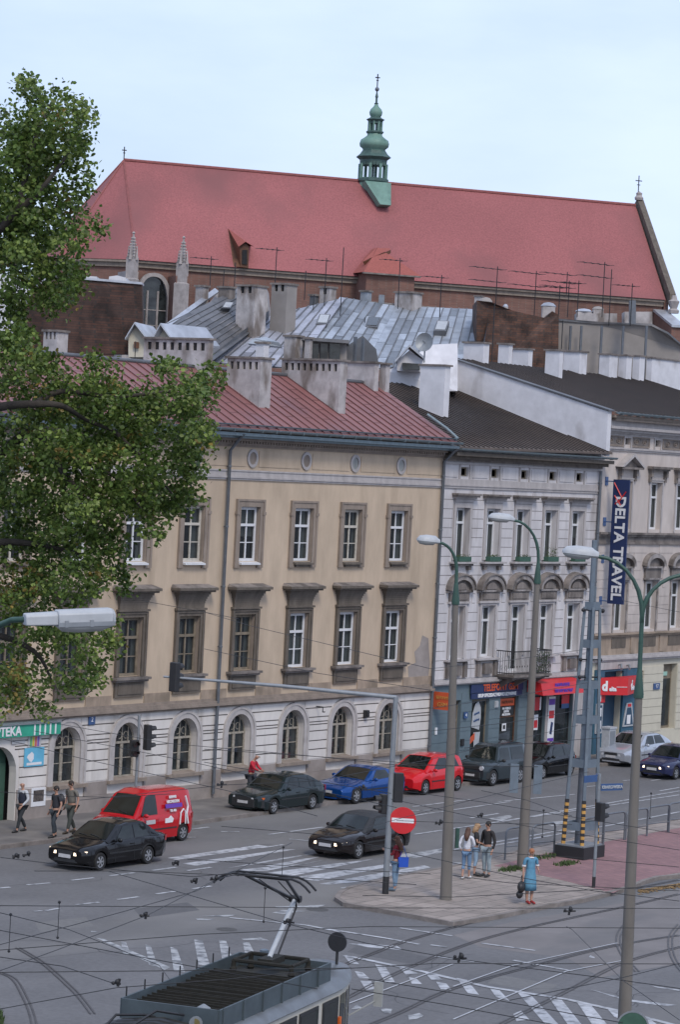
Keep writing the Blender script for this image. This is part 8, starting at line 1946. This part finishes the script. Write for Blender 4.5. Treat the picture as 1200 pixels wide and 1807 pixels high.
for (u,v,rx,ry) in blobs:
    ncl=max(3,int(rx*ry/105)); sparse=v>1090 or (v<560 and u>110)
    ncl=int(ncl*.9)+1 if sparse else int(ncl*1.75)
    dz0=rt_.uniform(-1.0,1.0)
    for _i in range(ncl):
        while True:
            a,b,c=rt_.uniform(-1,1),rt_.uniform(-1,1),rt_.uniform(-1,1)
            if a*a+b*b+c*c<1: break
        C=Dp(u+a*rx,v+b*ry,dep0+dz0+c*1.4*(min(rx,70)/60))
        yel=(v>960 and u<60 and rt_.random()<.35) or rt_.random()<.03
        base=1 if rt_.random()<.35 else 0
        for _j in range(30):
            q=C+Vector((rt_.gauss(0,.085),rt_.gauss(0,.085),rt_.gauss(0,.07)))
            leaf(q,rt_.uniform(.042,.075),2 if (yel and rt_.random()<.6) else (1 if rt_.random()<(.65 if base else .18) else 0))
me=bpy.data.meshes.new('crown'); me.from_pydata(V,[],FC); 
for q in lms: me.materials.append(q)
me.polygons.foreach_set('material_index',MI); me.update(); o=bpy.data.objects.new('crown',me); COL.objects.link(o); o.parent=TREE
def limb(P,r,name='branch'):
    pts=[Dp(u,v,d) for u,v,d in P]; Q=[];Rr=[]
    for i in range(len(pts)-1):
        p0=pts[max(i-1,0)];p1=pts[i];p2=pts[i+1];p3=pts[min(i+2,len(pts)-1)]
        for k in range(4):
            t=k/4; Q.append(.5*((2*p1)+(p2-p0)*t+(2*p0-5*p1+4*p2-p3)*t*t+(3*p1-p0-3*p2+p3)*t**3)); Rr.append(lerp(r[0],r[1],(i+t)/(len(pts)-1)))
    Q.append(pts[-1]); Rr.append(r[1]); m=MB(); m.tube(Q,Rr,8); m.build(name,mt['bark'],TREE,smooth=60)
b0=Dp(-130,1500,41); m=MB(); tk=[Vector((b0.x,b0.y,0)),Dp(-135,1500,41),Dp(-130,1100,41),Dp(-120,800,41),Dp(-90,560,41),Dp(-50,430,41)]
m.tube(tk,[.42,.36,.3,.24,.19,.14],12); m.build('trunk',mt['bark'],TREE,smooth=60)
limb([(-90,560,41),(-30,440,40.6),(5,398,40.4),(50,355,40.2),(82,322,40.1),(120,270,40.4)],(.085,.02)); limb([(-120,800,41),(-50,735,40.4),(0,718,39.8),(60,713,39.7),(108,716,39.8),(150,740,40.3),(200,760,40.6)],(.085,.02)); limb([(60,713,39.8),(110,690,40.2),(200,700,40.4),(300,690,40.6)],(.05,.02)); limb([(-120,900,41),(0,800,41),(60,760,41),(97,815,40.6),(124,850,40.2),(170,910,40.5)],(.09,.03))
limb([(-130,1000,41),(-20,960,41),(60,960,41),(150,980,41)],(.08,.02)); limb([(-130,1150,41),(-20,1120,41),(60,1150,41),(90,1200,41)],(.07,.015)); limb([(-60,450,41),(-10,420,41.2),(30,480,41),(80,520,41)],(.06,.02)); limb([(30,375,40.3),(60,250,40.6),(90,180,41)],(.05,.015));  limb([(200,760,40.6),(260,820,40.8),(310,880,41)],(.035,.012)); limb([(100,800,40.6),(200,840,40.4),(250,900,40.6)],(.035,.012))
